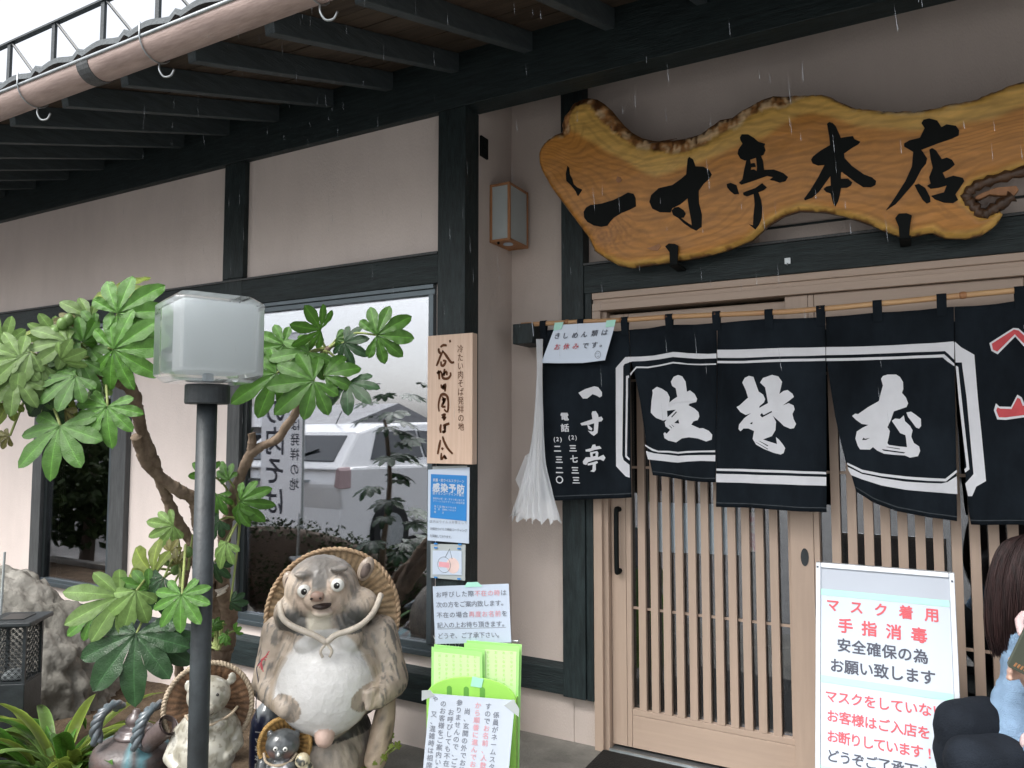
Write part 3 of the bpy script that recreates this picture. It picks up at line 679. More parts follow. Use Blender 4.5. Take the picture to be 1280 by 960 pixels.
def drape(bm, name, parent, m='noren_white', dy=-.0022):
    xs = [v.co.x for v in bm.verts]; zs = [v.co.z for v in bm.verts]
    for k in range(int((max(xs) - min(xs)) / .018) + 1):
        bmesh.ops.bisect_plane(bm, geom=bm.verts[:] + bm.edges[:] + bm.faces[:], plane_co=(min(xs) + k * .018 + .007, 0, 0), plane_no=(1, 0, 0))
    for k in range(int((max(zs) - min(zs)) / .04) + 1):
        bmesh.ops.bisect_plane(bm, geom=bm.verts[:] + bm.edges[:] + bm.faces[:], plane_co=(0, 0, min(zs) + k * .04 + .017), plane_no=(0, 0, 1))
    for v in bm.verts: v.co.y += wave(v.co.x, v.co.z) + dy
    for f in bm.faces:
        f.normal_update(); f.smooth = True
        if f.normal.y > 0: f.normal_flip()
    return obj(name, bm, M[m], parent)
p1 = clothsheet([(-1.609,1.997),(-1.517,1.997),(-1.411,1.994),(-1.289,1.98),(-1.226,1.968),(-1.167,1.97),(-1.162,1.868),(-1.162,1.72),(-1.162,1.537),(-1.16,1.354),(-1.156,1.204),(-1.276,1.192),(-1.437,1.18),(-1.618,1.168),(-1.615,1.422),(-1.612,1.734)], 'cloth_panel', 'noren', noren)
p2 = clothsheet([(-1.165,1.97),(-1.075,1.971),(-1,1.979),(-0.945,1.979),(-0.855,1.974),(-0.785,1.974),(-0.764,1.973),(-0.766,1.812),(-0.772,1.535),(-0.78,1.284),(-0.831,1.283),(-0.901,1.288),(-0.991,1.298),(-1.062,1.306),(-1.078,1.392),(-1.096,1.5),(-1.117,1.645),(-1.142,1.774),(-1.159,1.838)], 'cloth_panel', 'noren', noren)
p3 = clothsheet([(-0.761,1.973),(-0.665,1.976),(-0.563,1.977),(-0.47,1.971),(-0.392,1.969),(-0.327,1.968),(-0.328,1.792),(-0.333,1.532),(-0.342,1.178),(-0.473,1.178),(-0.599,1.18),(-0.781,1.179),(-0.775,1.431),(-0.768,1.638)], 'cloth_panel', 'noren', noren)
p4 = clothsheet([(-0.325,1.968),(-0.242,1.968),(-0.126,1.972),(-0.056,1.969),(0.012,1.969),(0.092,1.974),(0.125,1.973),(0.121,1.831),(0.117,1.62),(0.113,1.381),(0.109,1.167),(0.022,1.177),(-0.088,1.196),(-0.173,1.225),(-0.232,1.264),(-0.247,1.326),(-0.266,1.382),(-0.284,1.474),(-0.3,1.564),(-0.319,1.726),(-0.325,1.775)], 'cloth_panel', 'noren', noren)
p5 = clothsheet([(0.126,1.973),(0.196,1.971),(0.259,1.972),(0.308,1.977),(0.393,1.981),(0.486,1.993),(0.621,1.998),(0.791,2.006),(0.95,2.007),(0.939,1.785),(0.923,1.449),(0.914,1.173),(0.754,1.175),(0.587,1.173),(0.432,1.172),(0.315,1.169),(0.152,1.159),(0.147,1.204),(0.141,1.322),(0.137,1.5),(0.13,1.68),(0.125,1.801)], 'cloth_panel', 'noren', noren)
for lx, pp in ((-1.605, p1), (-1.405, p1), (-1.185, p2), (-.975, p2), (-.765, p3), (-.546, p3), (-.343, p4), (-.135, p4), (.085, p5), (.332, p5), (.62, p5), (.93, p5)):
    z = min(rod, key=lambda q: abs(q[0] - lx))[2]
    bm = bmesh.new(); hw = .0165
    tube_pts = [(-.0022 + .0, -.062)] + [(0, 0)]
    prof = [(NY - .0045, z - .072), (NY - .0135, z - .012), (NY - .014, z + .004), (NY - .008, z + .0135), (NY + .003, z + .0145), (NY + .0125, z + .006), (NY + .0125, z - .01), (NY + .006, z - .06)]
    inn = [(a + (NY - a) * .16, b - (.0022 if b > z else 0)) for a, b in prof]
    prism(bm, prof + inn[::-1], lambda a, b: (lx - hw, a, b), lambda a, b: (lx + hw, a, b))
    obj('hanging_loop', bm, M['noren'], pp, bevel=.0008)
# double white border
def bandpoly(a, b): return a + b[::-1]
for q in ([(-1.23,1.796),(-1.184,1.845),(-1.167,1.844),(-1.167,1.818),(-1.188,1.813),(-1.194,1.802),(-1.198,1.394),(-1.192,1.372),(-1.165,1.351),(-1.164,1.293),(-1.182,1.299),(-1.23,1.344)], [(-1.181,1.757),(-1.167,1.76),(-1.166,1.75),(-1.172,1.746),(-1.177,1.392),(-1.165,1.38),(-1.165,1.37),(-1.185,1.387)],): printed('border', [q], p1)
for q in ([(-1.169,1.845),(-1.108,1.843),(-1.053,1.845),(-0.999,1.852),(-0.96,1.857),(-0.938,1.855),(-0.893,1.848),(-0.805,1.84),(-0.767,1.84),(-0.767,1.819),(-0.834,1.82),(-0.893,1.826),(-0.961,1.835),(-1.03,1.827),(-1.093,1.822),(-1.148,1.823),(-1.167,1.82)], [(-1.161,1.767),(-1.131,1.799),(-1.077,1.796),(-1.03,1.802),(-0.961,1.813),(-0.931,1.809),(-0.894,1.802),(-0.835,1.798),(-0.769,1.797),(-0.769,1.791),(-0.835,1.792),(-0.894,1.797),(-0.961,1.806),(-1.03,1.795),(-1.077,1.789),(-1.128,1.791),(-1.149,1.771),(-1.159,1.758)], [(-1.095,1.444),(-1.058,1.424),(-1.035,1.416),(-0.989,1.416),(-0.944,1.412),(-0.899,1.417),(-0.841,1.419),(-0.779,1.421),(-0.779,1.413),(-0.841,1.412),(-0.9,1.409),(-0.944,1.404),(-0.99,1.408),(-1.035,1.409),(-1.062,1.416),(-1.093,1.437)], [(-1.09,1.414),(-1.051,1.404),(-1.012,1.4),(-0.975,1.397),(-0.944,1.394),(-0.9,1.398),(-0.841,1.4),(-0.779,1.401),(-0.78,1.374),(-0.841,1.375),(-0.9,1.371),(-0.945,1.365),(-0.975,1.366),(-1.021,1.371),(-1.082,1.377)],): printed('border', [q], p2)
for q in ([(-0.763,1.856),(-0.651,1.852),(-0.553,1.851),(-0.426,1.847),(-0.329,1.844),(-0.329,1.811),(-0.427,1.812),(-0.554,1.816),(-0.652,1.816),(-0.763,1.821)], [(-0.764,1.808),(-0.652,1.803),(-0.554,1.804),(-0.427,1.801),(-0.33,1.798),(-0.33,1.788),(-0.427,1.79),(-0.554,1.793),(-0.652,1.793),(-0.764,1.798)], [(-0.776,1.343),(-0.628,1.343),(-0.469,1.342),(-0.339,1.339),(-0.339,1.33),(-0.469,1.332),(-0.628,1.332),(-0.776,1.334)], [(-0.777,1.321),(-0.629,1.32),(-0.469,1.321),(-0.339,1.319),(-0.34,1.284),(-0.47,1.285),(-0.629,1.284),(-0.778,1.285)],): printed('border', [q], p3)
for q in ([(-0.326,1.844),(-0.187,1.839),(-0.046,1.838),(0.062,1.839),(0.119,1.841),(0.121,1.834),(0.119,1.771),(0.102,1.793),(0.09,1.806),(-0.047,1.807),(-0.188,1.808),(-0.327,1.811)], [(-0.326,1.798),(-0.188,1.795),(-0.048,1.793),(0.087,1.794),(0.097,1.783),(0.119,1.756),(0.119,1.747),(0.096,1.767),(0.081,1.783),(-0.048,1.783),(-0.189,1.784),(-0.326,1.787)], [(-0.261,1.378),(-0.208,1.351),(-0.14,1.339),(-0.055,1.33),(0.019,1.326),(0.076,1.324),(0.114,1.359),(0.114,1.349),(0.078,1.314),(0.019,1.315),(-0.055,1.32),(-0.14,1.329),(-0.208,1.34),(-0.261,1.37)], [(-0.26,1.361),(-0.208,1.334),(-0.14,1.322),(-0.055,1.31),(0.018,1.307),(0.063,1.306),(0.083,1.312),(0.113,1.335),(0.113,1.268),(0.071,1.27),(0.017,1.274),(-0.056,1.279),(-0.141,1.293),(-0.209,1.313),(-0.248,1.329),(-0.257,1.348)],): printed('border', [q], p4)
for q in ([(0.123,1.84),(0.143,1.817),(0.184,1.787),(0.189,1.635),(0.197,1.482),(0.204,1.321),(0.173,1.3),(0.159,1.264),(0.146,1.263),(0.139,1.309),(0.166,1.345),(0.154,1.626),(0.143,1.76),(0.123,1.761)], [(0.123,1.749),(0.131,1.744),(0.138,1.626),(0.154,1.362),(0.14,1.35),(0.138,1.362),(0.145,1.37),(0.129,1.616)],): printed('border', [q], p5)
printed('character', [[[(-1.059,1.689),(-1.038,1.704),(-1.015,1.694),(-0.992,1.678),(-0.98,1.655),(-0.983,1.631),(-0.962,1.646),(-0.943,1.656),(-0.95,1.694),(-0.967,1.705),(-0.973,1.724),(-0.959,1.746),(-0.938,1.753),(-0.919,1.746),(-0.904,1.722),(-0.898,1.677),(-0.885,1.683),(-0.865,1.667),(-0.854,1.645),(-0.858,1.631),(-0.887,1.624),(-0.891,1.617),(-0.866,1.603),(-0.849,1.587),(-0.845,1.568),(-0.852,1.552),(-0.87,1.547),(-0.88,1.532),(-0.845,1.516),(-0.83,1.517),(-0.805,1.505),(-0.79,1.488),(-0.793,1.467),(-0.817,1.459),(-0.853,1.472),(-0.89,1.477),(-0.923,1.472),(-0.953,1.454),(-0.991,1.462),(-1.008,1.473),(-1.012,1.492),(-1.006,1.499),(-0.998,1.492),(-0.987,1.503),(-0.981,1.509),(-1.002,1.525),(-1.006,1.544),(-0.997,1.555),(-1.013,1.551),(-1.043,1.563),(-1.055,1.574),(-1.067,1.588),(-1.064,1.638),(-1.057,1.676)], [(-0.994,1.595),(-0.951,1.599),(-0.992,1.566)], [(-0.96,1.54),(-0.939,1.556),(-0.935,1.537)], [(-0.974,1.568),(-0.948,1.592),(-0.946,1.587),(-0.971,1.564)], [(-0.986,1.528),(-0.983,1.529),(-0.971,1.518),(-0.973,1.516)], [(-0.975,1.533),(-0.972,1.533),(-0.961,1.524),(-0.963,1.522)]]], p2)
printed('character', [[[(-0.662,1.711),(-0.651,1.73),(-0.633,1.738),(-0.614,1.733),(-0.605,1.703),(-0.595,1.671),(-0.577,1.657),(-0.569,1.638),(-0.574,1.624),(-0.592,1.609),(-0.594,1.601),(-0.558,1.621),(-0.563,1.655),(-0.568,1.687),(-0.588,1.708),(-0.576,1.727),(-0.539,1.739),(-0.513,1.731),(-0.498,1.708),(-0.504,1.683),(-0.511,1.658),(-0.493,1.67),(-0.477,1.673),(-0.458,1.657),(-0.453,1.644),(-0.47,1.63),(-0.498,1.61),(-0.474,1.619),(-0.455,1.609),(-0.451,1.593),(-0.46,1.574),(-0.456,1.553),(-0.447,1.533),(-0.455,1.516),(-0.469,1.513),(-0.496,1.525),(-0.511,1.541),(-0.539,1.567),(-0.527,1.542),(-0.53,1.508),(-0.545,1.483),(-0.581,1.469),(-0.557,1.46),(-0.525,1.45),(-0.529,1.479),(-0.517,1.469),(-0.502,1.45),(-0.492,1.434),(-0.499,1.413),(-0.511,1.407),(-0.538,1.413),(-0.578,1.429),(-0.61,1.447),(-0.624,1.471),(-0.617,1.504),(-0.641,1.515),(-0.662,1.515),(-0.675,1.503),(-0.683,1.513),(-0.68,1.532),(-0.657,1.559),(-0.628,1.58),(-0.65,1.572),(-0.673,1.585),(-0.689,1.607),(-0.677,1.613),(-0.639,1.646),(-0.648,1.678)], [(-0.591,1.571),(-0.583,1.58),(-0.577,1.571),(-0.544,1.588),(-0.542,1.583),(-0.583,1.561)], [(-0.635,1.536),(-0.622,1.543),(-0.624,1.532)], [(-0.614,1.459),(-0.606,1.456),(-0.562,1.43),(-0.563,1.427)], [(-0.599,1.463),(-0.592,1.461),(-0.561,1.444),(-0.563,1.44)]]], p3)
printed('character', [[[(-0.13,1.708),(-0.123,1.719),(-0.107,1.724),(-0.077,1.723),(-0.064,1.713),(-0.054,1.693),(-0.054,1.666),(-0.059,1.651),(-0.046,1.633),(-0.039,1.61),(-0.045,1.596),(-0.064,1.589),(-0.089,1.58),(-0.1,1.547),(-0.113,1.519),(-0.105,1.504),(-0.109,1.481),(-0.115,1.457),(-0.11,1.45),(-0.072,1.444),(-0.048,1.442),(-0.05,1.473),(-0.052,1.488),(-0.07,1.496),(-0.083,1.519),(-0.097,1.543),(-0.086,1.552),(-0.069,1.55),(-0.055,1.564),(-0.052,1.542),(-0.035,1.523),(-0.027,1.506),(-0.031,1.49),(-0.032,1.481),(-0.024,1.458),(-0.007,1.445),(-0.004,1.428),(-0.012,1.408),(-0.039,1.402),(-0.056,1.41),(-0.093,1.412),(-0.128,1.416),(-0.152,1.428),(-0.166,1.441),(-0.177,1.431),(-0.213,1.431),(-0.221,1.445),(-0.229,1.474),(-0.223,1.502),(-0.203,1.516),(-0.18,1.528),(-0.204,1.532),(-0.224,1.548),(-0.238,1.564),(-0.227,1.573),(-0.216,1.571),(-0.179,1.598),(-0.14,1.621),(-0.132,1.653),(-0.124,1.682)], [(-0.205,1.468),(-0.199,1.478),(-0.194,1.473),(-0.176,1.477),(-0.19,1.469)], [(-0.136,1.433),(-0.131,1.433),(-0.055,1.422),(-0.059,1.418),(-0.128,1.427)], [(-0.121,1.442),(-0.115,1.443),(-0.072,1.436),(-0.073,1.433)]], [(-0.046,1.575),(-0.03,1.578),(-0.014,1.565),(0.002,1.55),(0.002,1.523),(-0.005,1.513),(-0.015,1.517),(-0.028,1.538),(-0.041,1.558)]], p4)
M['noren_hem'] = mat('stitched_hem', (.06, .07, .078), .9, .1, .2, 40)
for q, pp in (([(-1.617,1.193),(-1.437,1.202),(-1.276,1.214),(-1.157,1.225),(-1.157,1.221),(-1.276,1.209),(-1.437,1.198),(-1.617,1.188)], p1), ([(-1.066,1.326),(-0.991,1.317),(-0.901,1.307),(-0.831,1.302),(-0.779,1.303),(-0.779,1.299),(-0.831,1.298),(-0.901,1.303),(-0.991,1.313),(-1.065,1.322)], p2), ([(-0.78,1.199),(-0.599,1.199),(-0.472,1.197),(-0.342,1.197),(-0.342,1.193),(-0.472,1.193),(-0.599,1.195),(-0.78,1.195)], p3), ([(-0.235,1.284),(-0.172,1.244),(-0.087,1.214),(0.023,1.195),(0.109,1.185),(0.109,1.181),(0.023,1.191),(-0.087,1.21),(-0.172,1.24),(-0.235,1.28)], p4), ([(0.151,1.177),(0.316,1.186),(0.587,1.189),(0.907,1.19),(0.907,1.187),(0.587,1.186),(0.315,1.183),(0.151,1.173)], p5)):
    printed('hem', [q], pp, 'noren_hem')
# name and telephone number on the left panel
printed('character', [[(-1.422,1.686),(-1.386,1.703),(-1.342,1.715),(-1.323,1.71),(-1.304,1.686),(-1.304,1.668),(-1.317,1.662),(-1.329,1.67),(-1.351,1.678),(-1.377,1.658),(-1.399,1.658)]], p1)
printed('character', [[[(-1.352,1.597),(-1.336,1.598),(-1.325,1.581),(-1.323,1.569),(-1.308,1.572),(-1.3,1.56),(-1.308,1.55),(-1.323,1.548),(-1.325,1.522),(-1.328,1.496),(-1.346,1.482),(-1.359,1.49),(-1.375,1.506),(-1.353,1.502),(-1.346,1.505),(-1.344,1.541),(-1.368,1.534),(-1.407,1.531),(-1.414,1.541),(-1.387,1.549),(-1.352,1.56),(-1.356,1.587)]], [(-1.378,1.533),(-1.37,1.531),(-1.353,1.516),(-1.357,1.507),(-1.372,1.514)]], p1)
printed('character', [[[(-1.353,1.44),(-1.34,1.442),(-1.337,1.432),(-1.319,1.435),(-1.309,1.423),(-1.344,1.416),(-1.366,1.408),(-1.388,1.408),(-1.389,1.417),(-1.36,1.424)]], [[(-1.366,1.404),(-1.331,1.411),(-1.325,1.403),(-1.328,1.382),(-1.3,1.394),(-1.29,1.38),(-1.3,1.365),(-1.316,1.372),(-1.344,1.369),(-1.376,1.358),(-1.385,1.345),(-1.401,1.349),(-1.404,1.361),(-1.388,1.381),(-1.363,1.382)], [(-1.353,1.398),(-1.338,1.402),(-1.339,1.388),(-1.352,1.385)]], [[(-1.379,1.351),(-1.332,1.364),(-1.327,1.357),(-1.338,1.35),(-1.337,1.324),(-1.346,1.313),(-1.365,1.316),(-1.354,1.324),(-1.352,1.347),(-1.376,1.343)]]], p1)
def nchar(txt, pts, h, bold=.03, m='noren_white', pp=p1, wx=1):
    bm = bmesh.new()
    for ch, (x, z) in zip(txt, pts): put(bm, ch, x, z, h * wx, h, lambda x, z: (x, 0, z), bold, -.06 * h)
    return drape(bm, 'lettering', pp, m)
nchar('電話', [(-1.493,1.574),(-1.491,1.52)], .040)
nchar('三七三三', [(-1.454,1.423),(-1.449,1.372),(-1.444,1.319),(-1.44,1.272)], .037, .04)
nchar('二三二〇', [(-1.527,1.421),(-1.518,1.369),(-1.516,1.319),(-1.515,1.273)], .037, .04)
for q, tx in (([(-1.455,1.475)], '(2)'), ([(-1.526,1.466)], '(2)')):
    x, z = q[0]
    nchar(tx, [(x - .016, z), (x, z), (x + .016, z)], .027, .03)
# red characters at the right
printed('character', [[(0.233,1.828),(0.284,1.863),(0.308,1.879),(0.324,1.877),(0.34,1.859),(0.361,1.83),(0.391,1.803),(0.413,1.79),(0.397,1.767),(0.367,1.785),(0.337,1.812),(0.313,1.847),(0.282,1.813),(0.257,1.785),(0.238,1.799)], [(0.245,1.605),(0.255,1.593),(0.29,1.591),(0.311,1.635),(0.324,1.625),(0.331,1.602),(0.368,1.61),(0.407,1.637),(0.413,1.609),(0.374,1.573),(0.329,1.553),(0.273,1.544),(0.247,1.546),(0.238,1.58)]], p5)
printed('character', [[(0.24,1.825),(0.285,1.856),(0.31,1.873),(0.324,1.869),(0.338,1.852),(0.359,1.824),(0.387,1.798),(0.404,1.787),(0.396,1.775),(0.369,1.792),(0.339,1.82),(0.312,1.856),(0.281,1.822),(0.256,1.795),(0.243,1.803)], [(0.249,1.59),(0.258,1.585),(0.291,1.583),(0.311,1.624),(0.319,1.619),(0.326,1.594),(0.368,1.602),(0.404,1.626),(0.406,1.613),(0.373,1.58),(0.328,1.561),(0.273,1.553),(0.252,1.554),(0.245,1.578)]], p5, 'noren_red', -.0036)
printed('crest_mark', [[[(0.341,1.888),(0.359,1.896),(0.378,1.888),(0.374,1.871),(0.355,1.868),(0.341,1.875)]]], p5)

# paper notice taped to the curtain
nk = thing('paper_notice', 'white paper notice with handwritten brush lettering taped to the left of the shop curtain', 'notice', (-1.5, 3.2, 1.9))
def tilt_y(x, z): return NY - .024 - .10 * (2.03 - z)
lp = [(-1.528,2.015),(-1.222,2.009),(-1.23,1.972),(-1.268,1.831),(-1.379,1.823),(-1.503,1.827),(-1.597,1.833)]
bm = bmesh.new(); prism(bm, lp, lambda x, z: (x, tilt_y(x, z), z), lambda x, z: (x, tilt_y(x, z) + .0006, z)); obj('sheet', bm, M['laminate'], nk)
nf = lambda x, z: (x, tilt_y(x, z) - .0035, z)
for tx, pts_, m in (('きしめん類は', [(-1.515,1.961),(-1.472,1.959),(-1.422,1.958),(-1.375,1.959),(-1.323,1.961),(-1.273,1.962)], ['ink'] * 6), ('お休みです。', [(-1.513,1.907),(-1.465,1.906),(-1.416,1.905),(-1.367,1.905),(-1.321,1.906),(-1.277,1.908)], ['ink_red'] * 3 + ['ink'] * 3)):
    for mm in sorted(set(m)):
        bm = bmesh.new()
        for ch, (x, z), k in zip(tx, pts_, m):
            if k == mm: put(bm, ch, x, z, .034, .032, nf, .006, .008)
        obj('lettering', bm, M[mm], nk)
bm = bmesh.new(); c = [(-1.303,1.858)][0]
tube(bm, [(c[0] + .014 * math.cos(t) , tilt_y(*c) - .004, c[1] + .017 * math.sin(t)) for t in [k * .42 for k in range(16)]], .0008, 4)
for dx, dz in ((-.004, .004), (.005, .005)): lathe(bm, [(.002, 0), (.002, .001)], 6, (c[0] + dx, tilt_y(*c) - .005, c[1] + dz))
tube(bm, [(c[0] - .005, tilt_y(*c) - .004, c[1] - .006), (c[0], tilt_y(*c) - .004, c[1] - .009), (c[0] + .005, tilt_y(*c) - .004, c[1] - .005)], .0007, 4)
obj('doodle', bm, M['ink'], nk)
for q in ([(-1.532,2.026),(-1.485,2.026),(-1.494,1.992),(-1.536,1.987)], [(-1.265,2.018),(-1.218,2.018),(-1.226,1.986),(-1.269,1.985)]):
    bm = bmesh.new(); prism(bm, q, lambda x, z: (x, tilt_y(x, z) - .004, z), lambda x, z: (x, tilt_y(x, z) - .003, z)); obj('tape', bm, M['tape'], nk)

# gauze streamer hanging beside the curtain
gm = bpy.data.materials.new('thin_white_gauze'); gm.use_nodes = True
n, l = gm.node_tree.nodes, gm.node_tree.links; n.remove(n['Principled BSDF'])
a = n.new('ShaderNodeBsdfTranslucent'); a.inputs[0].default_value = (.9, .93, .96, 1); b = n.new('ShaderNodeBsdfDiffuse'); b.inputs[0].default_value = (.9, .93, .96, 1)
t = n.new('ShaderNodeBsdfTransparent'); m1 = n.new('ShaderNodeMixShader'); m2 = n.new('ShaderNodeMixShader'); m1.inputs[0].default_value = .75; m2.inputs[0].default_value = .7
l.new(a.outputs[0], m1.inputs[1]); l.new(b.outputs[0], m1.inputs[2]); l.new(t.outputs[0], m2.inputs[1]); l.new(m1.outputs[0], m2.inputs[2]); l.new(m2.outputs[0], n['Material Output'].inputs[0])
stx = thing('gauze_streamer', 'translucent white gauze streamer with a flared skirt hanging left of the shop curtain', 'streamer', (-1.66, 3.2, 2.0))
bm = bmesh.new()
L = [(-1.622,1.95),(-1.618,1.771),(-1.636,1.539),(-1.671,1.345),(-1.724,1.19),(-1.773,1.083)]; Rr = [(-1.583,1.948),(-1.588,1.77),(-1.58,1.538),(-1.568,1.348),(-1.527,1.198),(-1.481,1.08)]
L, Rr = smoothpath(L, 4), smoothpath(Rr, 4); G = []
for i, (a, b) in enumerate(zip(L, Rr)):
    t = i / (len(L) - 1); rowv = []
    for k in range(41):
        u = k / 40; x = lerp(a[0], b[0], u); z = lerp(a[1], b[1], u) + .012 * t * math.sin(k * 1.1) + .02 * t * nz((k * .37, 4, 0), 1)
        rowv.append(bm.verts.new((x, 3.20 - .05 * t * math.sin(u * math.pi) + (.002 + .016 * t * t) * math.sin(k * 1.05 + 4 * nz((u * 3, t, 0), 2)), z)))
    G.append(rowv)
for i in range(len(G) - 1):
    for k in range(40): bm.faces.new((G[i][k], G[i][k + 1], G[i + 1][k + 1], G[i + 1][k]))
obj('skirt', bm, gm, stx, smooth=True)
bm = bmesh.new(); tube(bm, [(-1.655, 3.222, 2.04), (-1.645, 3.214, 2.0), (-1.638, 3.205, 1.965)], .0018, 5); obj('string', bm, M['white_paper'], stx)
bm = bmesh.new()
lp = [(-1.776,1.264),(-1.709,1.383),(-1.661,1.422),(-1.67,1.267),(-1.709,1.157)]
fill(bm, [lp], lambda x, z: (x, 3.27 + .02 * math.sin(x * 60), z)); obj('skirt', bm, gm, stx)

# ---------------------------------------------------------------- wall lantern
ln = thing('wall_lantern', 'small square wall lantern with an orange wood frame and frosted panes in the entrance recess', 'lantern', (-1.869, 3.27, 2.45))
X0, X1, Y0, Y1, Z0, Z1 = -1.868, -1.752, 3.172, 3.375, 2.448, 2.744
bm = bmesh.new(); e = .0135
for x in (X0, X1 - e):
    for y in (Y0, Y1 - e): box(bm, x, x + e, y, y + e, Z0, Z1)
for z in (Z0, Z1 - e):
    for y in (Y0 + .001, Y1 - e - .001): box(bm, X0 + e, X1 - e, y, y + e, z + .0005, z + e - .0005)
    for x in (X0 + .001, X1 - e - .001): box(bm, x, x + e, Y0 + e, Y1 - e, z + .0005, z + e - .0005)
obj('frame', bm, M['oak'], ln, bevel=.002)
for a in ((X0 + e, X1 - e, Y0 + .005, Y0 + .008, Z0 + e, Z1 - e), (X1 - .008, X1 - .005, Y0 + e, Y1 - e, Z0 + e, Z1 - e)):
    B('pane', *a, M['frost'], ln, 0)
B('top_board', X0 + e, X1 - e, Y0 + e, Y1 - e, Z1 - .008, Z1 - .004, M['oak'], ln, 0); B('bottom_board', X0 + e, X1 - e, Y0 + e, Y1 - e, Z0 + .004, Z0 + .008, M['oak'], ln, 0)
bm = bmesh.new(); lathe(bm, [(.026, -.002), (.024, .004)], 20, ((X0 + X1) / 2 + .008, Y0 + .075, Z0)); obj('lamp_disc', bm, M['white_paper'], ln)
bm = bmesh.new(); lathe(bm, [(.006, -.01), (.006, .004)], 10, (X0 + .045, Y0 + .012, Z0)); obj('knob', bm, M['black'], ln)

# ---------------------------------------------------------------- wooden plaque with burnt lettering
pq = thing('wooden_plaque', 'tall pale cedar plaque with two columns of burnt brush writing on the black corner post', 'plaque', (-1.92, 2.92, 1.35))
M['cedar'] = mat('pale_cedar', (.70, .53, .42), .6, .3, .07, 5, .15, 50, (14, 14, .5), dark=(.60, .43, .32))
M['burn'] = mat('burnt_line', (.13, .05, .02), .7, .2, .2, 30)
B('board', -2.048, -1.797, 2.9, 2.943, 1.352, 1.957, M['cedar'], pq, .002)
def strokes(name, lines, parent, m, y, wdt, th=.0012):
    bm = bmesh.new()
    for pl in lines:
        q = [(x, y, z) for x, z in pl]
        q = smoothpath(q, 3); n_ = len(q)
        L_, R_ = [], []
        for i, p in enumerate(q):
            a, b = q[max(0, i - 1)], q[min(n_ - 1, i + 1)]
            dx, dz = b[0] - a[0], b[2] - a[2]; h = math.hypot(dx, dz) + 1e-9
            ww = wdt * (.65 + .5 * math.sin(math.pi * (i + .6) / (n_ + .6)) + .2 * nz((p[0], 0, p[2]), 60))
            L_.append((p[0] - dz / h * ww, p[2] + dx / h * ww)); R_.append((p[0] + dz / h * ww, p[2] - dx / h * ww))
        for i in range(n_ - 1):
            v = [bm.verts.new((c[0], y, c[1])) for c in (L_[i], L_[i + 1], R_[i + 1], R_[i])]
            bm.faces.new(v)
    return obj(name, bm, M[m], parent)
A_ = [[(-1.974,1.899),(-1.958,1.908),(-1.938,1.905)], [(-1.984,1.895),(-1.982,1.878),(-1.972,1.87)], [(-1.958,1.881),(-1.972,1.86),(-1.984,1.834),(-1.996,1.811)], [(-1.964,1.883),(-1.948,1.866),(-1.928,1.841),(-1.912,1.824),(-1.896,1.825)], [(-1.97,1.832),(-1.968,1.813),(-1.954,1.813),(-1.944,1.832),(-1.96,1.835)],
 [(-1.994,1.777),(-1.968,1.785)], [(-1.984,1.79),(-1.981,1.77),(-1.979,1.747)], [(-1.968,1.783),(-1.963,1.763),(-1.955,1.751),(-1.931,1.75),(-1.916,1.764),(-1.918,1.778)], [(-1.95,1.796),(-1.953,1.763)], [(-1.963,1.766),(-1.94,1.782),(-1.937,1.765)],
 [(-1.969,1.723),(-1.963,1.706),(-1.945,1.724),(-1.947,1.689)], [(-1.957,1.719),(-1.955,1.703),(-1.943,1.709)], [(-1.925,1.923),(-1.915,1.926)],
 [(-1.979,1.596),(-1.983,1.628),(-1.973,1.666),(-1.958,1.677),(-1.937,1.669),(-1.928,1.641),(-1.932,1.594),(-1.951,1.606)], [(-1.962,1.666),(-1.952,1.645),(-1.964,1.62),(-1.943,1.618)], [(-1.964,1.649),(-1.945,1.655),(-1.958,1.631)], [(-1.966,1.578),(-1.945,1.583),(-1.959,1.566),(-1.943,1.568),(-1.955,1.554)], [(-1.968,1.536),(-1.972,1.515),(-1.969,1.496)], [(-1.957,1.529),(-1.921,1.54)], [(-1.955,1.519),(-1.94,1.52)], [(-1.944,1.533),(-1.948,1.501),(-1.959,1.501),(-1.94,1.505)], [(-1.959,1.48),(-1.95,1.456),(-1.929,1.423),(-1.902,1.399)], [(-1.971,1.463),(-1.977,1.435),(-1.986,1.396)], [(-1.965,1.426),(-1.954,1.419)], [(-1.965,1.403),(-1.966,1.372),(-1.95,1.386),(-1.937,1.374),(-1.95,1.393)]]
strokes('lettering', A_, pq, 'burn', 2.8985, .0056)
row('lettering', '冷たい肉そば発祥の地', [(-1.863,1.886)][0], [(-1.857,1.525)][0], .040, M['burn'], pq, lambda x, z: (x, 2.8984, z), -.006, .85)

# ---------------------------------------------------------------- posters on the corner post
def quadlerp(c, u, v):
    (x0, z0), (x1, z1), (x2, z2), (x3, z3) = c
    return (lerp(lerp(x0, x1, u), lerp(x3, x2, u), v), lerp(lerp(z0, z1, u), lerp(z3, z2, u), v))
def flat(y): return lambda x, z: (x, y, z)
def slab(name, lp, y, th, m, parent, bevel=0):
    bm = bmesh.new(); prism(bm, lp, flat(y), flat(y + th)); return obj(name, bm, M[m], parent, bevel=bevel)
def uvrow(name, text, c, v, u0, u1, h, m, parent, y, bold=.0, wx=1):
    return row(name, text, quadlerp(c, u0, v), quadlerp(c, u1, v), h, M[m], parent, flat(y), bold, wx)
ps = thing('blue_poster', 'blue and white infection control poster pinned below the wooden plaque', 'poster', (-1.92, 2.93, 1.03))
c = [(-2.062,1.321),(-1.829,1.338),(-1.832,0.99),(-2.062,0.988)]
slab('sheet', c, 2.93, .002, 'laminate', ps)
slab('hanger', [(-2.038,1.337),(-1.845,1.345),(-1.845,1.315),(-2.038,1.31)], 2.9325, .002, 'frost', ps)
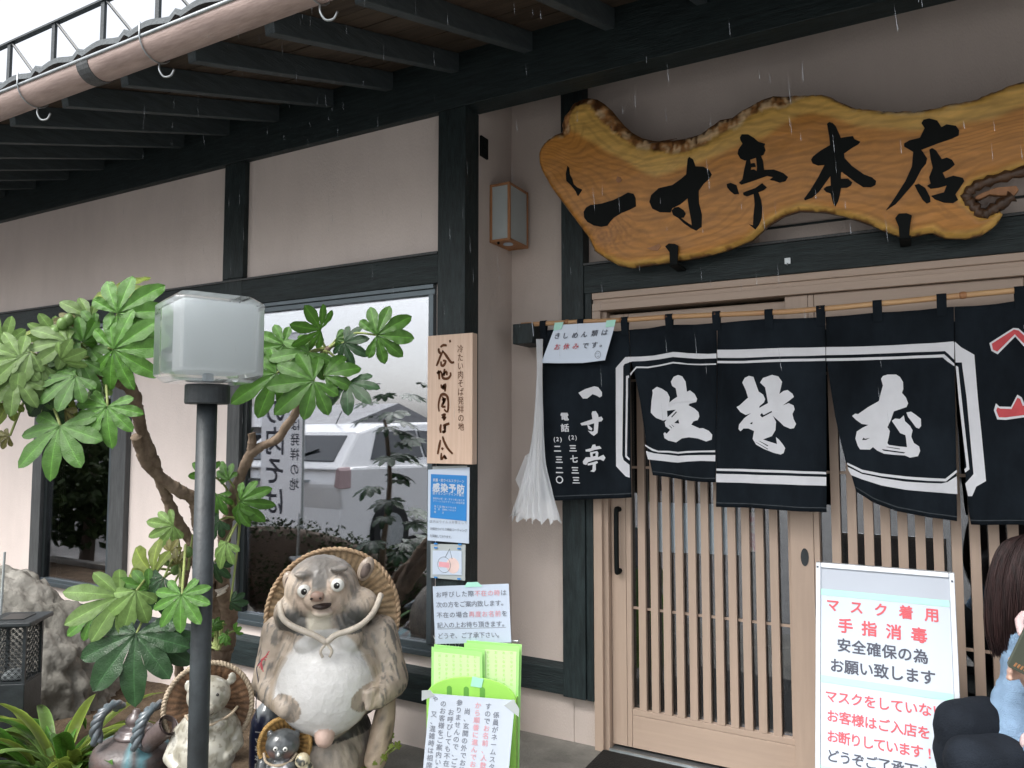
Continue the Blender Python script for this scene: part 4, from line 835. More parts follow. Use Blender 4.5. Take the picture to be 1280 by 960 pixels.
c2 = [(-2.044,1.301),(-1.843,1.299),(-1.844,1.091),(-2.047,1.096)]
slab('blue_print', c2, 2.9285, .001, 'blue', ps)
for a, h, v, tx, b in ((.1, .0155, .13, '抗菌・抗ウイルスクリーン', .02), (.16, .043, .30, '感染予防', .045), (.1, .0155, .43, '抗イオンコーティング施工', .015)):
    uvrow('lettering', tx, c2, v, a, 1 - a, h, 'white_paper', ps, 2.9275, b, .9 if h < .02 else 1.0)
for v, tx in ((.55, '施設内の壁・床・手すり等に施工済'), (.61, 'クリーンプロテクション実施店舗')): uvrow('lettering', tx, c2, v, .1, .92, .0105, 'white_paper', ps, 2.9275, 0)
for v, tx in ((.73, '施工証明'), (.79, '年月日'), (.86, '認定')): uvrow('lettering', tx, c2, v, .14, .36, .011, 'white_paper', ps, 2.9275, 0)
for v, tx in ((.73, '感染予防対策'), (.79, '実施しております')): uvrow('lettering', tx, c2, v, .40, .70, .009, 'white_paper', ps, 2.9275, 0)
for q, tx in ((.73, '店内はウイルス対策として'), (.83, '全面抗ウイルス機能コーティング'), (.93, 'を実施しております。')): uvrow('lettering', tx, c, q, .09, .93 if q < .9 else .6, .0155, 'ink_grey', ps, 2.9285, 0)
pd = thing('small_poster', 'small pale blue framed card with an onion shaped drawing below the blue poster', 'poster', (-1.92, 2.93, .85))
c = [(-2.045,0.973),(-1.851,0.983),(-1.853,0.82),(-2.044,0.816)]
slab('backing', c, 2.9315, .002, 'frost', pd)
slab('card', [(-2.031,0.944),(-1.869,0.954),(-1.868,0.844),(-2.031,0.832)], 2.9285, .0015, 'laminate', pd)
bm = bmesh.new(); cc = [(-1.966,0.883)][0]
tube(bm, [(cc[0] + .036 * math.cos(t), 2.9275, cc[1] + .036 * math.sin(t)) for t in [k * math.pi / 12 for k in range(25)]], .0008, 4, False)
tube(bm, [(cc[0] + .008, 2.9275, cc[1] + .037), (cc[0] + .03, 2.9275, cc[1] + .075), (cc[0] + .045, 2.9275, cc[1] + .03)], .0012, 4)
lathe(bm, [(.004, 0), (.004, .001)], 8, (0, 0, 0)); obj('drawing', bm, M['ink_grey'], pd)
bm = bmesh.new(); bmesh.ops.create_circle(bm, cap_ends=True, segments=24, radius=.036, matrix=Matrix.Translation((cc[0] + .048, 2.9283, cc[1])) @ Matrix.Rotation(R(90), 4, 'X')); obj('drawing', bm, mat('pale_pink_print', (.78, .60, .56), .6), pd)
slab('drawing', [(cc[0] - .03, cc[1] - .012), (cc[0] + .03, cc[1] - .012), (cc[0] + .03, cc[1] + .012), (cc[0] - .03, cc[1] + .012)], 2.9279, .0003, 'ink_pink', pd)
for x, y in ((544, 683), (573, 684), (544, 722), (573, 724)): pass
for q in [(-2.013,0.977),(-1.879,0.983),(-2.013,0.958),(-1.883,0.964),(-2.012,0.821),(-1.883,0.826)]:
    slab('clip', [(q[0] - .009, q[1] - .004), (q[0] + .009, q[1] - .003), (q[0] + .009, q[1] + .004), (q[0] - .009, q[1] + .003)], 2.926, .002, 'blue', pd)

# ---------------------------------------------------------------- standing white notice board
def wl(z): return 2.95 - .25 * (1.02 - z)
wb = thing('notice_board', 'white standing notice board with red and black lettering leaning in front of the door', 'sign', (-.13, 2.85, 0))
lpb = [(-0.35,1.024),(0.085,1.026)]
lz = [p[1] for p in lpb]; bx0, bx1 = lpb[0][0], lpb[1][0]; bt = sum(lz) / 2; bb = .06
wf = lambda o: (lambda x, z: (x, wl(z) + o, z))
def wbx(name, x0, x1, z0, z1, o0, o1, m, bevel=0):
    bm = bmesh.new(); prism(bm, [(x0, z0), (x1, z0), (x1, z1), (x0, z1)], wf(o0), wf(o1)); return obj(name, bm, M[m], wb, bevel=bevel)
M['silver'] = mat('silver_frame', (.62, .66, .70), .3, .5, .05, 9, metal=.35)
M['board_grey'] = mat('grey_board_face', (.42, .46, .52), .5, .3, .02, 4)
wbx('panel', bx0 + .01, bx1 - .01, bb + .01, bt - .01, .002, .018, 'board_grey')
for a in ((bx0, bx0 + .016, bb, bt), (bx1 - .016, bx1, bb, bt)): wbx('frame', *a, -.006, .02, 'silver', .002)
for a in ((bx0 + .0165, bx1 - .0165, bt - .016, bt), (bx0 + .0165, bx1 - .0165, bb, bb + .016)): wbx('frame', *a, -.0055, .0195, 'silver', .002)
pz = [(-0.342,0.931)][0][1]
wbx('sheet', bx0 + .0175, bx1 - .0175, bb + .02, pz, -.001, .0015, 'white_paper')
for z, hh in ((pz - .005, .020), ([(-0.341,0.641)][0][1], .022), ([(-0.34,0.361)][0][1], .022)): wbx('tape', bx0 + .0175, bx1 - .019, z - hh / 2, z + hh / 2, -.0024, -.0012, 'tape')
for q in ([(-0.344,1.011)], [(0.077,0.999)]):
    x, z = q[0]; wbx('rivet', x - .003, x + .003, z - .003, z + .003, -.0085, -.006, 'ink')
R8 = (('マスク着用', [(-0.294,0.885),(0.014,0.886)], .045, 'ink_red', .03), ('手指消毒', [(-0.253,0.821),(-0.026,0.818)], .050, 'ink_red', .03), ('安全確保の為', [(-0.258,0.757),(-0.023,0.753)], .046, 'ink', .026), ('お願い致します', [(-0.281,0.689),(-0.004,0.692)], .047, 'ink', .026),
      ('マスクをしていない', [(-0.3,0.589),(0.025,0.594)], .041, 'ink_red', .022), ('お客様はご入店を', [(-0.295,0.528),(-0.021,0.526)], .040, 'ink_red', .022), ('お断りしています!!', [(-0.295,0.466),(0.029,0.468)], .040, 'ink_red', .022), ('どうぞご了承下さい', [(-0.295,0.407),(0.018,0.412)], .041, 'ink', .022))
for tx, (a, b), h, m, bo in R8: row('lettering', tx, a, b, h, M[m], wb, wf(-.0022), bo)
# rear legs and feet
bm = bmesh.new()
for x in (bx0 + .008, bx1 - .008):
    tube(bm, [(x, wl(bt - .05) + .024, bt - .05), (x, wl(bt) + .22, .0)], .009, 8); tube(bm, [(x, wl(bb), bb + .01), (x, wl(0), .0)], .010, 8)
obj('leg', bm, M['silver'], wb)
bm = bmesh.new(); box(bm, -1.353, 1.5, 2.1, 3.359, .003, .014)
tag(obj('door_mat', bm, M['rubber'], bevel=.003), 'black rubber mat on the floor in front of the sliding doors', 'mat')

# white paper sheets hung inside behind the door lattice
for lp, m, lab in (([(-1.112,1.165),(-0.738,1.171),(-0.736,0.945),(-1.111,0.931)], 'white_paper', 'plain white paper sheet hanging inside behind the left door lattice'), ([(-0.718,1.139),(-0.634,1.14),(-0.634,0.967),(-0.718,0.964)], 'pink', 'narrow poster with red and yellow print inside behind the door lattice')):
    if m == 'pink': M['pink'] = mat('poster_print', (.75, .62, .55), .6, .3, .3, 24, dark=(.6, .12, .16))
    bm = bmesh.new(); prism(bm, lp, flat(3.475), flat(3.477)); tag(obj('paper_sheet', bm, M[m]), lab, 'paper sheet')

# ---------------------------------------------------------------- rack with notices in front of the corner post
class Frame:
    """a flat sheet in space given by three corners: lower left, lower right, upper left"""
    def __init__(s, o, x, y):
        s.o, s.x, s.y = Vector(o), Vector(x) - Vector(o), Vector(y) - Vector(o)
        s.n = s.x.cross(s.y).normalized()
        if s.n.y > 0: s.n = -s.n
        s.w, s.h = s.x.length, s.y.length
    def f(s, off): return lambda u, v: s.o + s.x * u + s.y * v + s.n * off
    def slab(s, name, lp, o0, o1, m, parent, bevel=0):
        bm = bmesh.new(); prism(bm, lp, s.f(o0), s.f(o1)); return obj(name, bm, m, parent, bevel=bevel)
    def text(s, tx, a, b, h, m, parent, off, bold=0, colours=None):
        bms = {}
        for i, ch in enumerate(tx):
            t = i / max(1, len(tx) - 1); mm = colours[i] if colours else m
            put(bms.setdefault(mm, bmesh.new()), ch, lerp(a[0], b[0], t), lerp(a[1], b[1], t), h / s.w, h / s.h, s.f(off), bold)
        for mm, bm in bms.items(): obj('lettering', bm, M[mm], parent)
SQ = [(0, 0), (1, 0), (1, 1), (0, 1)]
def uvs(lp): return lp
M['lime'] = mat('lime_plastic', (.36, .72, .13), .35, .5, .05, 5)
M['lime_sheet'] = mat('lime_folder', (.42, .80, .26), .3, .5, .05, 3)
M['lime_page'] = mat('pale_lime_page', (.62, .85, .42), .6, .3, .04, 6)
F1 = Frame(*[(-1.702,2.476,0.667),(-1.41,2.566,0.69),(-1.704,2.459,0.893)])
F2 = Frame(*[(-1.693,2.374,0.103),(-1.384,2.476,0.098),(-1.657,2.386,0.517)])
F3 = Frame(*[(-1.71,2.435,0.088),(-1.379,2.547,0.094),(-1.696,2.409,0.549)])     # lime pocket, one unit high = 150 px
rk = thing('leaflet_rack', 'lime green leaflet pocket on a thin wire stand in front of the black corner post', 'rack', F3.f(-.05)(.5, -.9) * 1)
rk.location.z = 0
bm = bmesh.new()
arch = [(0, 0), (1, 0), (1, .87)] + [(.5 + .5 * math.cos(t), .87 + .17 * math.sin(t)) for t in [math.pi * k / 14 for k in range(1, 14)]] + [(0, .87)]
prism(bm, arch, F3.f(0), F3.f(-.005))
prism(bm, [(0, 0), (.012, 0), (.012, .87), (0, .87)], F3.f(-.0052), F3.f(-.075)); prism(bm, [(.988, 0), (1, 0), (1, .87), (.988, .87)], F3.f(-.0052), F3.f(-.075))
prism(bm, [(.0125, 0), (.9875, 0), (.9875, .02), (.0125, .02)], F3.f(-.0052), F3.f(-.075)); prism(bm, [(0, 0), (1, 0), (1, .8), (0, .8)], F3.f(-.0752), F3.f(-.08))
obj('pocket', bm, M['lime'], rk, bevel=.002)
M['slot'] = mat('slot_shadow_green', (.16, .42, .08), .5)
for u in (.26, .45, .63):
    sl_ = [(u - .028, .875), (u + .028, .875)] + [(u + .028 * math.cos(t), .94 + .02 * math.sin(t)) for t in [math.pi * k / 6 for k in range(7)]]
    F3.slab('slot', sl_, .0012, .0002, M['slot'], rk)
bm = bmesh.new()
for u in (.08, .92):
    a, b = F3.f(-.09)(u, 1.25), F3.f(-.09)(u, 0); c = F3.f(.10)(u, 0); c.z = .003; b2 = b.copy(); b2.z = .003
    tube(bm, [a, b, b2], .004, 6); tube(bm, [b, (c + b2) / 2 + Vector((0, 0, .15)), c], .004, 6)
for k in range(9): tube(bm, [F3.f(-.092)(-.0 + .11 * k, 1.08), F3.f(-.092)(.11 * k + .12, 1.30)], .0016, 5); tube(bm, [F3.f(-.095)(.11 * k + .12, 1.08), F3.f(-.095)(.11 * k, 1.30)], .0016, 5)
tube(bm, [F3.f(-.09)(.02, 1.28), F3.f(-.09)(.98, 1.28)], .003, 6)
obj('wire_stand', bm, M['steel'], rk)
# folders in the pocket
def folder(name, label, lp, o, page):
    t = thing(name, label, 'folder', F3.f(o)(*lp[0]), 'green folders in the leaflet pocket')
    F3.slab('cover', lp, o, o - .002, M['lime_sheet'], t); F3.slab('cover', [(u + .02, v + .012) for u, v in lp], o - .012, o - .014, M['lime_sheet'], t)
    F3.slab('page', [(lerp(lp[0][0], lp[1][0], .04), lp[0][1]), (lerp(lp[0][0], lp[1][0], .96), lp[0][1]), (lerp(lp[3][0], lp[2][0], .95), lerp(lp[1][1], lp[2][1], .965)), (lerp(lp[3][0], lp[2][0], .05), lerp(lp[0][1], lp[3][1], .965))], o + .0012, o - .0004, M['lime_page'], t)
    for k in range(6):
        u = lerp(lp[3][0], lp[2][0], .16 + .14 * k); v = lp[3][1] - .07
        F3.text('おしながきそば処', (u, v), (u, v - .26), .012, 'lime', t, o + .0018)
folder('green_folder', 'lime green clear folder standing at the left of the leaflet pocket', [(.035, .1), (.62, .1), (.62, 1.235), (.045, 1.265)], -.016, 0)
folder('green_folder', 'taller lime green clear folder standing behind at the right of the leaflet pocket', [(.40, .1), (.985, .1), (1.02, 1.27), (.40, 1.29)], -.038, 0)
n1 = thing('laminated_notice', 'laminated white notice with grey and pink lettering clipped above the lime green pocket', 'notice', F1.f(0)(.5, 0))
F1.slab('sheet', [(0, 0), (1, 0), (1, 1), (0, 1)], 0, -.0015, M['laminate'], n1)
g, pk = 'ink_grey', 'ink_pink'
for v, tx, cl in ((.855, 'お呼びした際不在の時は', [g] * 6 + [pk] * 4 + [g]), (.68, '次の方をご案内致します。', None), (.50, '不在の場合再度お名前を', [g] * 5 + [pk] * 5 + [g]), (.325, '記入の上お待ち頂きます。', None), (.14, 'どうぞ、ご了承下さい。', None)):
    F1.text(tx, (.075, v), (.93, v) if v > .2 else (.86, v), .0245, g, n1, .0012, .004, cl)
F1.slab('underline', [(.04, .255), (.94, .255), (.94, .262), (.04, .262)], .0006, .0002, M['ink_grey'], n1)
F1.slab('tape', [(.42, .97), (.66, .97), (.60, 1.05), (.46, 1.05)], .002, .0005, M['tape'], n1)
F1.slab('tape', [(.44, -.06), (.58, -.06), (.58, .05), (.42, .04)], .002, .0005, M['tape'], n1)
n2 = thing('queue_notice', 'white sheet with vertical columns of handwritten lettering taped to the lime green pocket', 'notice', F2.f(0)(.5, 0))
F2.slab('sheet', [(0, 0), (1, 0), (1, 1), (0, 1)], .016, .0145, M['white_paper'], n2)
cols = (('係員がネームスタンドに', .80, .86, 'ink_grey'), ('すのでお名前、人数をご', .70, .93, 'ink_grey'), ('から順番に進んでお待ち', .58, .93, 'ink_pink'), ('尚、玄関の外でお待ち頂', .46, .87, 'ink_grey'), ('参りませんので、ご了承', .36, .94, 'ink_grey'), ('お呼びしても不在の場合', .27, .85, 'ink_grey'), ('のお客様をご案内いたし', .17, .92, 'ink_grey'), ('又、混雑時は相席をお願', .07, .82, 'ink_grey'))
for tx, u, v, m in cols:
    cl = None
    if tx.startswith('すの'): cl = ['ink_grey'] * 3 + ['ink_pink'] * 8
    F2.text(tx, (u, v), (u, v - .0645 * (len(tx) - 1)), .0245, m, n2, .0168, .012, cl)
F2.text('や', (.07, .955), (.07, .955), .022, 'ink_grey', n2, .0168, .01)
for lp in ([(-.09, .93), (.06, .985), (.0, 1.03), (-.10, 1.02)], [(.88, .95), (1.06, .86), (1.06, .93), (.98, 1.01)]): F2.slab('tape', lp, .018, .0165, M['frost'], n2)
F3.slab('tape', [(.50, .965), (.62, .955), (.645, 1.03), (.52, 1.045)], .0025, .001, M['tape'], n2)

# ---------------------------------------------------------------- ceramic raccoon dog statues
def glaze(name, rough=.3, coat=.5, bump=.15, bs=60):
    return mat(name, (1, 1, 1), rough, .5, .05, 12, bump, bs, coat=coat, attr='paint', dark=(.86, .86, .85))
M['glaze'] = glaze('painted_ceramic', .5, .12, .3, 70); M['glaze_white'] = glaze('pale_glaze', .28, .5, .1, 40)
def face_mat(px, py, D, turn=0):
    """object matrix: local -y faces the camera position, base on the ground"""
    return None
def place(pos, extra=0, scale=1):
    a = math.atan2(pos[0], -pos[1])                        # look back along the ray to the photographer's path
    return Matrix.Translation(pos) @ Matrix.Rotation(math.atan2(-pos[0], pos[1]) + extra, 4, 'Z') @ Matrix.Scale(scale, 4)
def hat(parent, mw, c, r, m, edge, tiltx=0, depth=.14, rim=.022, ribs=60, cut=None):
    """woven sedge hat hanging behind the head: concave disc with a braided edge"""
    bm = bmesh.new(); NR, NA = 9, ribs * 2
    rings = []
    for i in range(NR + 1):
        t = i / NR
        rings.append([bm.verts.new((r * t * math.cos(2 * math.pi * k / NA), depth * (1 - t) ** 1.2 + (.006 if k % 2 else -.004) * t * (1 if i < NR else .3), r * t * math.sin(2 * math.pi * k / NA))) for k in range(NA)])
    for i in range(NR):
        for k in range(NA):
            if i == 0 and False: continue
            bm.faces.new((rings[i][k], rings[i + 1][k], rings[i + 1][(k + 1) % NA], rings[i][(k + 1) % NA]))
    r2 = bmesh.ops.duplicate(bm, geom=bm.verts[:] + bm.edges[:] + bm.faces[:])
    for v in [g for g in r2['geom'] if isinstance(g, bmesh.types.BMVert)]: v.co.y += .016
    T = Matrix.Translation(c) @ Matrix.Rotation(tiltx, 4, 'X')
    bmesh.ops.transform(bm, matrix=T, verts=bm.verts)
    me = bpy.data.meshes.new('t'); bm.to_mesh(me); bm.free(); nv_ = (NR + 1) * NA
    a_ = me.color_attributes.new('paint', 'FLOAT_COLOR', 'POINT')
    for i_ in range(len(me.vertices)):
        rg, kk = (i_ % nv_) // NA, i_ % NA; b_ = (1.25 if kk % 2 else .5) * (.62 if rg % 3 == 0 and rg < NR else 1) * random.uniform(.85, 1.1) * (1 if rg > NR * .55 else .8); a_.data[i_].color = (b_, b_, b_, 1)
    h = obj('hat', me, m, parent, smooth=True, mw=mw)
    bm = bmesh.new()
    for ph in (0, math.pi):
        tube(bm, [((r + rim * .35 * math.cos(38 * t + ph)) * math.cos(t), .004 + rim * .4 * math.sin(38 * t + ph), (r + rim * .35 * math.cos(38 * t + ph)) * math.sin(t)) for t in [2 * math.pi * k / 180 for k in range(181)]], rim * .55, 6)
    bmesh.ops.transform(bm, matrix=T, verts=bm.verts)
    obj('hat_edge', bm, edge, h, smooth=True, mw=mw)
    return h
M['sedge'] = mat('woven_sedge', (.40, .30, .19), .8, .2, .25, 12, .6, 60, dark=(.22, .145, .08), attr='paint')
M['sedge_edge'] = mat('braided_sedge_edge', (.44, .33, .22), .8, .2, .2, 14, .5, 70, dark=(.24, .16, .095))
M['rope'] = mat('ceramic_rope', (.58, .52, .44), .5, .4, .15, 20, .3, 60)
M['pupil'] = mat('black_pupil', (.008, .008, .008), .15, .5, .0, 4); M['eye_white'] = mat('painted_eye_white', (.72, .72, .68), .25, .5, .03, 10)
M['mouth'] = mat('dark_mouth', (.03, .018, .015), .5)

s1 = thing('raccoon_dog_statue', 'largest ceramic raccoon dog statue, white belly and braided sedge hat, before the window', 'statue', (-2.277, 2.515, 0))
W1 = place(Vector((-2.277, 2.515, -.03)), R(-4))
def E_(bm, pt, y, r, rot=None): ell(bm, (pt[0], y, pt[1]), r, rot, 3)
hd, ckl, ckr, sn, jaw, earl, earr, sh, bd, bl, c1, c2, lo, dome, base = [(-0.036,0.852),(-0.146,0.767),(0.11,0.785),(-0.039,0.845),(-0.021,0.795),(-0.17,0.888),(0.146,0.937),(0,0.611),(0.004,0.497),(-0.011,0.472),(-0.082,0.667),(0.078,0.674),(-0.014,0.199),(-0.021,0.142),(-0.014,0.043)]
bm = bmesh.new()
E_(bm, hd, -.05, (.158, .15, .152)); E_(bm, ckl, -.07, (.088, .085, .078)); E_(bm, ckr, -.07, (.094, .085, .082))
E_(bm, sn, -.19, (.060, .06, .045)); E_(bm, jaw, -.20, (.046, .052, .020)); E_(bm, (hd[0], hd[1] - .085), -.13, (.06, .05, .07))
E_(bm, ([(-0.039,0.87)][0]), -.25, (.030, .022, .022))
for q in [(-0.107,0.941),(0.043,0.962)]: E_(bm, q, -.165, (.038, .024, .014))
for q in [(-0.096,0.88),(0.037,0.9)]: E_(bm, q, -.175, (.038, .03, .036))
E_(bm, (hd[0] + .008, hd[1] - .125), -.06, (.165, .125, .085)); E_(bm, sh, .0, (.235, .17, .12)); E_(bm, bd, .01, (.272, .22, .235)); E_(bm, bl, -.085, (.212, .20, .21)); E_(bm, c1, -.15, (.062, .06, .055)); E_(bm, c2, -.15, (.066, .06, .06))
E_(bm, lo, .02, (.20, .17, .19)); E_(bm, dome, -.10, (.155, .10, .15)); E_(bm, base, .0, (.21, .19, .07))
for x in (-.10, .10): E_(bm, (x, .035), -.14, (.075, .10, .045))
a1, a2, a3, b1, b2, b3 = [(-0.217,0.674),(-0.245,0.469),(-0.156,0.391),(0.213,0.66),(0.256,0.462),(0.199,0.433)]
limb(bm, [(a1[0], -.02, a1[1], .075), (a2[0], -.04, a2[1], .078), (a3[0], -.20, a3[1] + .03, .045)])
limb(bm, [(b1[0], -.02, b1[1], .075), (b2[0], -.05, b2[1], .082), (b3[0], -.175, b3[1], .05)])
for k in range(4): limb(bm, [(b3[0] - .005, -.205, b3[1] + .04 - .02 * k, .016), (b3[0] - .035, -.225, b3[1] + .035 - .02 * k, .013)])
bq = [(-0.004,0.302)][0]; E_(bm, bq, -.215, (.040, .045, .042))
me = remesh(bm, .0066, 7)
displace(me, lambda c_: .0028 * max(-.3, nz((c_.x + (.25 if c_.x > 0 else -.25) * c_.z, c_.y, c_.z * .22 + .1 * abs(c_.x)), 62, 2)) * (0 if math.hypot((c_.x - bl[0]) / .195, (c_.z - bl[1]) / .20) < .95 and c_.y < -.04 else 1))
TAN, GREY, DK, WH, PINK = (.52, .435, .35), (.15, .145, .135), (.025, .025, .024), (.72, .73, .75), (.56, .44, .36)
def paint1(co, no):
    x, y, z = co; c = TAN
    tw = .25 * z if x > 0 else -.25 * z
    st = nz((x + tw, y * 1.0, z * .22 + .1 * abs(x)), 62, 2); st2 = nz((x, y, z), 7, 3)
    edge = sstep(.17, .27, abs(x + .0)) if z > .3 else 0
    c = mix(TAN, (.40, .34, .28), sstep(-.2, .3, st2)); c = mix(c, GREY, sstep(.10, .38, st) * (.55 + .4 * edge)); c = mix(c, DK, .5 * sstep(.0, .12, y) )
    if z > .70:                                                        # head
        dx = x - hd[0]
        c = mix(c, (.11, .11, .105), .85 * sstep(.055, .015, abs(dx + .004) + .02 * st) * sstep(.865, .90, z)); c = mix(c, (.17, .16, .15), sstep(.90, .965, z + .03 * st) * .85)
        fc = math.hypot((x - hd[0]) / .135, (z - hd[1] + .005) / .10)
        if y < -.08: c = mix(mix(TAN, PINK, .6), c, sstep(.6, .95, fc + .15 * st)) if abs(dx) > .03 or z < .86 else c
        for q in ((ckl[0] - .0, ckl[1] - .035), (ckr[0], ckr[1] - .05)):
            c = mix((.085, .085, .08), c, sstep(.05, .10, math.hypot(x - q[0], (z - q[1]) * 1.15) + .03 * st))
        if abs(dx) < .06 and z < .80: c = mix(c, (.62, .58, .48), sstep(.06, .035, abs(dx)) * sstep(.82, .77, z))
        if y < -.245 and z > .85: c = (.36, .24, .19)
    inb = min(math.hypot((x - bl[0]) / .205, (z - bl[1]) / .205), math.hypot((x - sh[0] + .01) / .135, (z - sh[1] - .012) / .10))
    if y < -.04 and z < .72: c = mix((.70, .695, .68), c, sstep(.93, 1.03, inb + .03 * st2)) if inb < 1.06 and math.hypot(x - b3[0] + .03, (z - b3[1] - .005) * 1.2) > .07 and math.hypot(x - a3[0], z - a3[1] - .03) > .062 else c
    if .95 < inb < 1.08 and z < .6 and y < -.03: c = mix(c, (.34, .27, .19), .5)
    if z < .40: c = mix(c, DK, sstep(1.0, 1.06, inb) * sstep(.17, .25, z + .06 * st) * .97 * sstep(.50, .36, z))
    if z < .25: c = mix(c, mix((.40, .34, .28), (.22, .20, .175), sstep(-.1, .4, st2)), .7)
    if math.hypot(x - bq[0], z - bq[1]) < .043 and y < -.2: c = (.58, .42, .35)
    return c
paint(me, paint1)
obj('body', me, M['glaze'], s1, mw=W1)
hc = [(0.007,0.731)][0]
hat(s1, W1, (hc[0], .01, hc[1]), .282, M['sedge'], M['sedge_edge'], R(-8), .12, .014, 60)
for (q, rr, rot) in ((earl, (.030, .022, .050), R(-14)), (earr, (.032, .022, .054), R(24))):
    bm = bmesh.new(); ell(bm, (q[0], -.05, q[1]), rr, Matrix.Rotation(rot, 3, 'Y').to_quaternion().to_euler(), 3)
    o = obj('ear', bm, mat('ear_tan', (.44, .36, .29), .45, .4, .25, 18, coat=.3), s1, smooth=True, mw=W1)
    bm = bmesh.new(); ell(bm, (q[0], -.066, q[1] - .004), (rr[0] * .62, .012, rr[2] * .68), Matrix.Rotation(rot, 3, 'Y').to_quaternion().to_euler(), 2)
    obj('inner_ear', bm, mat('inner_ear_brown', (.16, .125, .11), .6, .3, .3, 30), o, smooth=True, mw=W1)  # darker brown paint inside the ear
for q, lx in zip([(-0.096,0.88),(0.037,0.9)], (.001, -.002)):
    bm = bmesh.new(); ell(bm, (q[0], -.194, q[1]), (.0275, .020, .0275)); o = obj('eye', bm, M['eye_white'], s1, smooth=True, mw=W1)
    bm = bmesh.new(); ell(bm, (q[0] + lx, -.2105, q[1] + .001), (.0125, .0065, .0135)); obj('pupil', bm, M['pupil'], o, smooth=True, mw=W1)
    bm = bmesh.new(); ell(bm, (q[0] + lx + .004, -.2165, q[1] + .006), (.003, .002, .003), None, 2); obj('glint_dot', bm, M['eye_white'], o, smooth=True, mw=W1)
bm = bmesh.new(); q = [(-0.025,0.825)][0]; ell(bm, (q[0], -.212, q[1] + .002), (.040, .053, .017)); obj('mouth', bm, M['mouth'], s1, smooth=True, mw=W1)
for q in [(-0.06,0.863),(-0.025,0.864)]:
    bm = bmesh.new(); ell(bm, (q[0], -.268, q[1]), (.006, .004, .005), None, 2); obj('nostril', bm, M['mouth'], s1, smooth=True, mw=W1)
bm = bmesh.new()
rp = [([(-0.202,0.817),(-0.185,0.774),(-0.142,0.746),(-0.089,0.728),(-0.043,0.71),(0,0.682)]), ([(0,0.682),(0.036,0.71),(0.092,0.724),(0.146,0.746),(0.188,0.785),(0.213,0.834)])]
yy = [[-.10, -.165, -.20, -.225, -.235, -.24], [-.24, -.235, -.225, -.20, -.16, -.09]]
for pl, ys in zip(rp, yy): tube(bm, smoothpath([(p[0], y - .004, p[1]) for p, y in zip(pl, ys)], 4), .0125, 8)
kq = rp[0][-1]
for dx in (-.022, .022): tube(bm, smoothpath([(kq[0], -.245, kq[1]), (kq[0] + dx, -.25, kq[1] - .03), (kq[0] + dx * .6, -.25, kq[1] - .055)], 3), .006, 6)
obj('neck_rope', bm, M['rope'], s1, smooth=True, mw=W1)
lg = [(0.241,0.412),(0.234,0.312),(0.213,0.206),(0.192,0.135)]
bm = bmesh.new(); tube(bm, smoothpath([(lg[0][0] + .005, -.05, lg[0][1], .034), (lg[1][0], -.07, lg[1][1], .046), (lg[2][0], -.09, lg[2][1], .05), (lg[3][0], -.10, lg[3][1], .045), (lg[3][0] - .004, -.10, lg[3][1] - .012, .03)], 4), .05, 14)
me = bpy.data.meshes.new('t'); bm.to_mesh(me); bm.free()
paint(me, lambda co, no: mix((.46, .36, .27), (.08, .07, .055), sstep(.1, .5, nz((co.x * 3, co.y * 3, co.z * .4), 16, 3)) * .9))
obj('bark_log', me, M['glaze'], s1, smooth=True, mw=W1)
bm = bmesh.new(); cq = [(-0.27,0.589),(-0.291,0.554),(-0.284,0.497),(-0.291,0.419),(-0.288,0.348)]
tube(bm, smoothpath([(q[0], -.10, q[1]) for q in cq], 3), .0022, 5); obj('cord', bm, M['ink'], s1, mw=W1)
bm = bmesh.new()
for k in range(4): tube(bm, smoothpath([(cq[0][0] + .030 - .004 * k, -.115, cq[0][1] + .035 - .012 * k), (cq[0][0] + .01 - .003 * k, -.13, cq[0][1] + .008), (cq[0][0] - .012 + .007 * k, -.125, cq[0][1] - .02 - .008 * k)], 3), .002, 5)
obj('red_tassel', bm, M['ink_red'], s1, mw=W1)

# pale glazed statue behind the lamp post
s2 = thing('raccoon_dog_statue', 'cream glazed raccoon dog statue with a brown hat half hidden behind the lamp post', 'statue', [(-2.546,2.084,0.031)][0])
s2.location.z = 0
W2 = place(Vector((s2.location.x, s2.location.y, .035)), R(-6), .95)
K2 = [(0.02,0.445),(0.027,0.415),(0.02,0.296),(0.01,0.211),(-0.068,0.51),(0.105,0.483),(0.078,0.258),(-0.085,0.238),(0.02,0.34),(0.071,0.34)]
bm = bmesh.new()
E_(bm, K2[0], -.03, (.088, .08, .078)); E_(bm, K2[1], -.115, (.028, .055, .022)); E_(bm, (K2[1][0] + .002, K2[1][1] - .022), -.11, (.024, .036, .010)); E_(bm, (K2[1][0], K2[1][1] + .008), -.165, (.014, .012, .010)); E_(bm, K2[2], 0, (.125, .10, .09)); E_(bm, K2[3], -.02, (.125, .115, .12)); E_(bm, (.02, .10), 0, (.10, .09, .10))
E_(bm, K2[8], -.085, (.035, .03, .03)); E_(bm, K2[9], -.085, (.035, .03, .03))
for q in ([(-0.061,0.483),(0.109,0.5)]): E_(bm, q, -.01, (.018, .010, .026))
limb(bm, [(K2[2][0] + .095, 0, K2[2][1], .035), (K2[6][0] + .055, -.03, K2[6][1] - .02, .032), (K2[6][0] + .02, -.09, K2[6][1] - .045, .022)])
limb(bm, [(K2[2][0] - .105, 0, K2[2][1], .035), (K2[7][0] - .035, -.03, K2[7][1] - .03, .032), (K2[7][0] + .0, -.09, K2[7][1] - .055, .024)])
E_(bm, (-.07, .03), -.06, (.055, .07, .035)); E_(bm, (.10, .03), -.06, (.055, .07, .035)); E_(bm, (.02, .11), -.1, (.03, .03, .025))
me = remesh(bm, .005, 4)
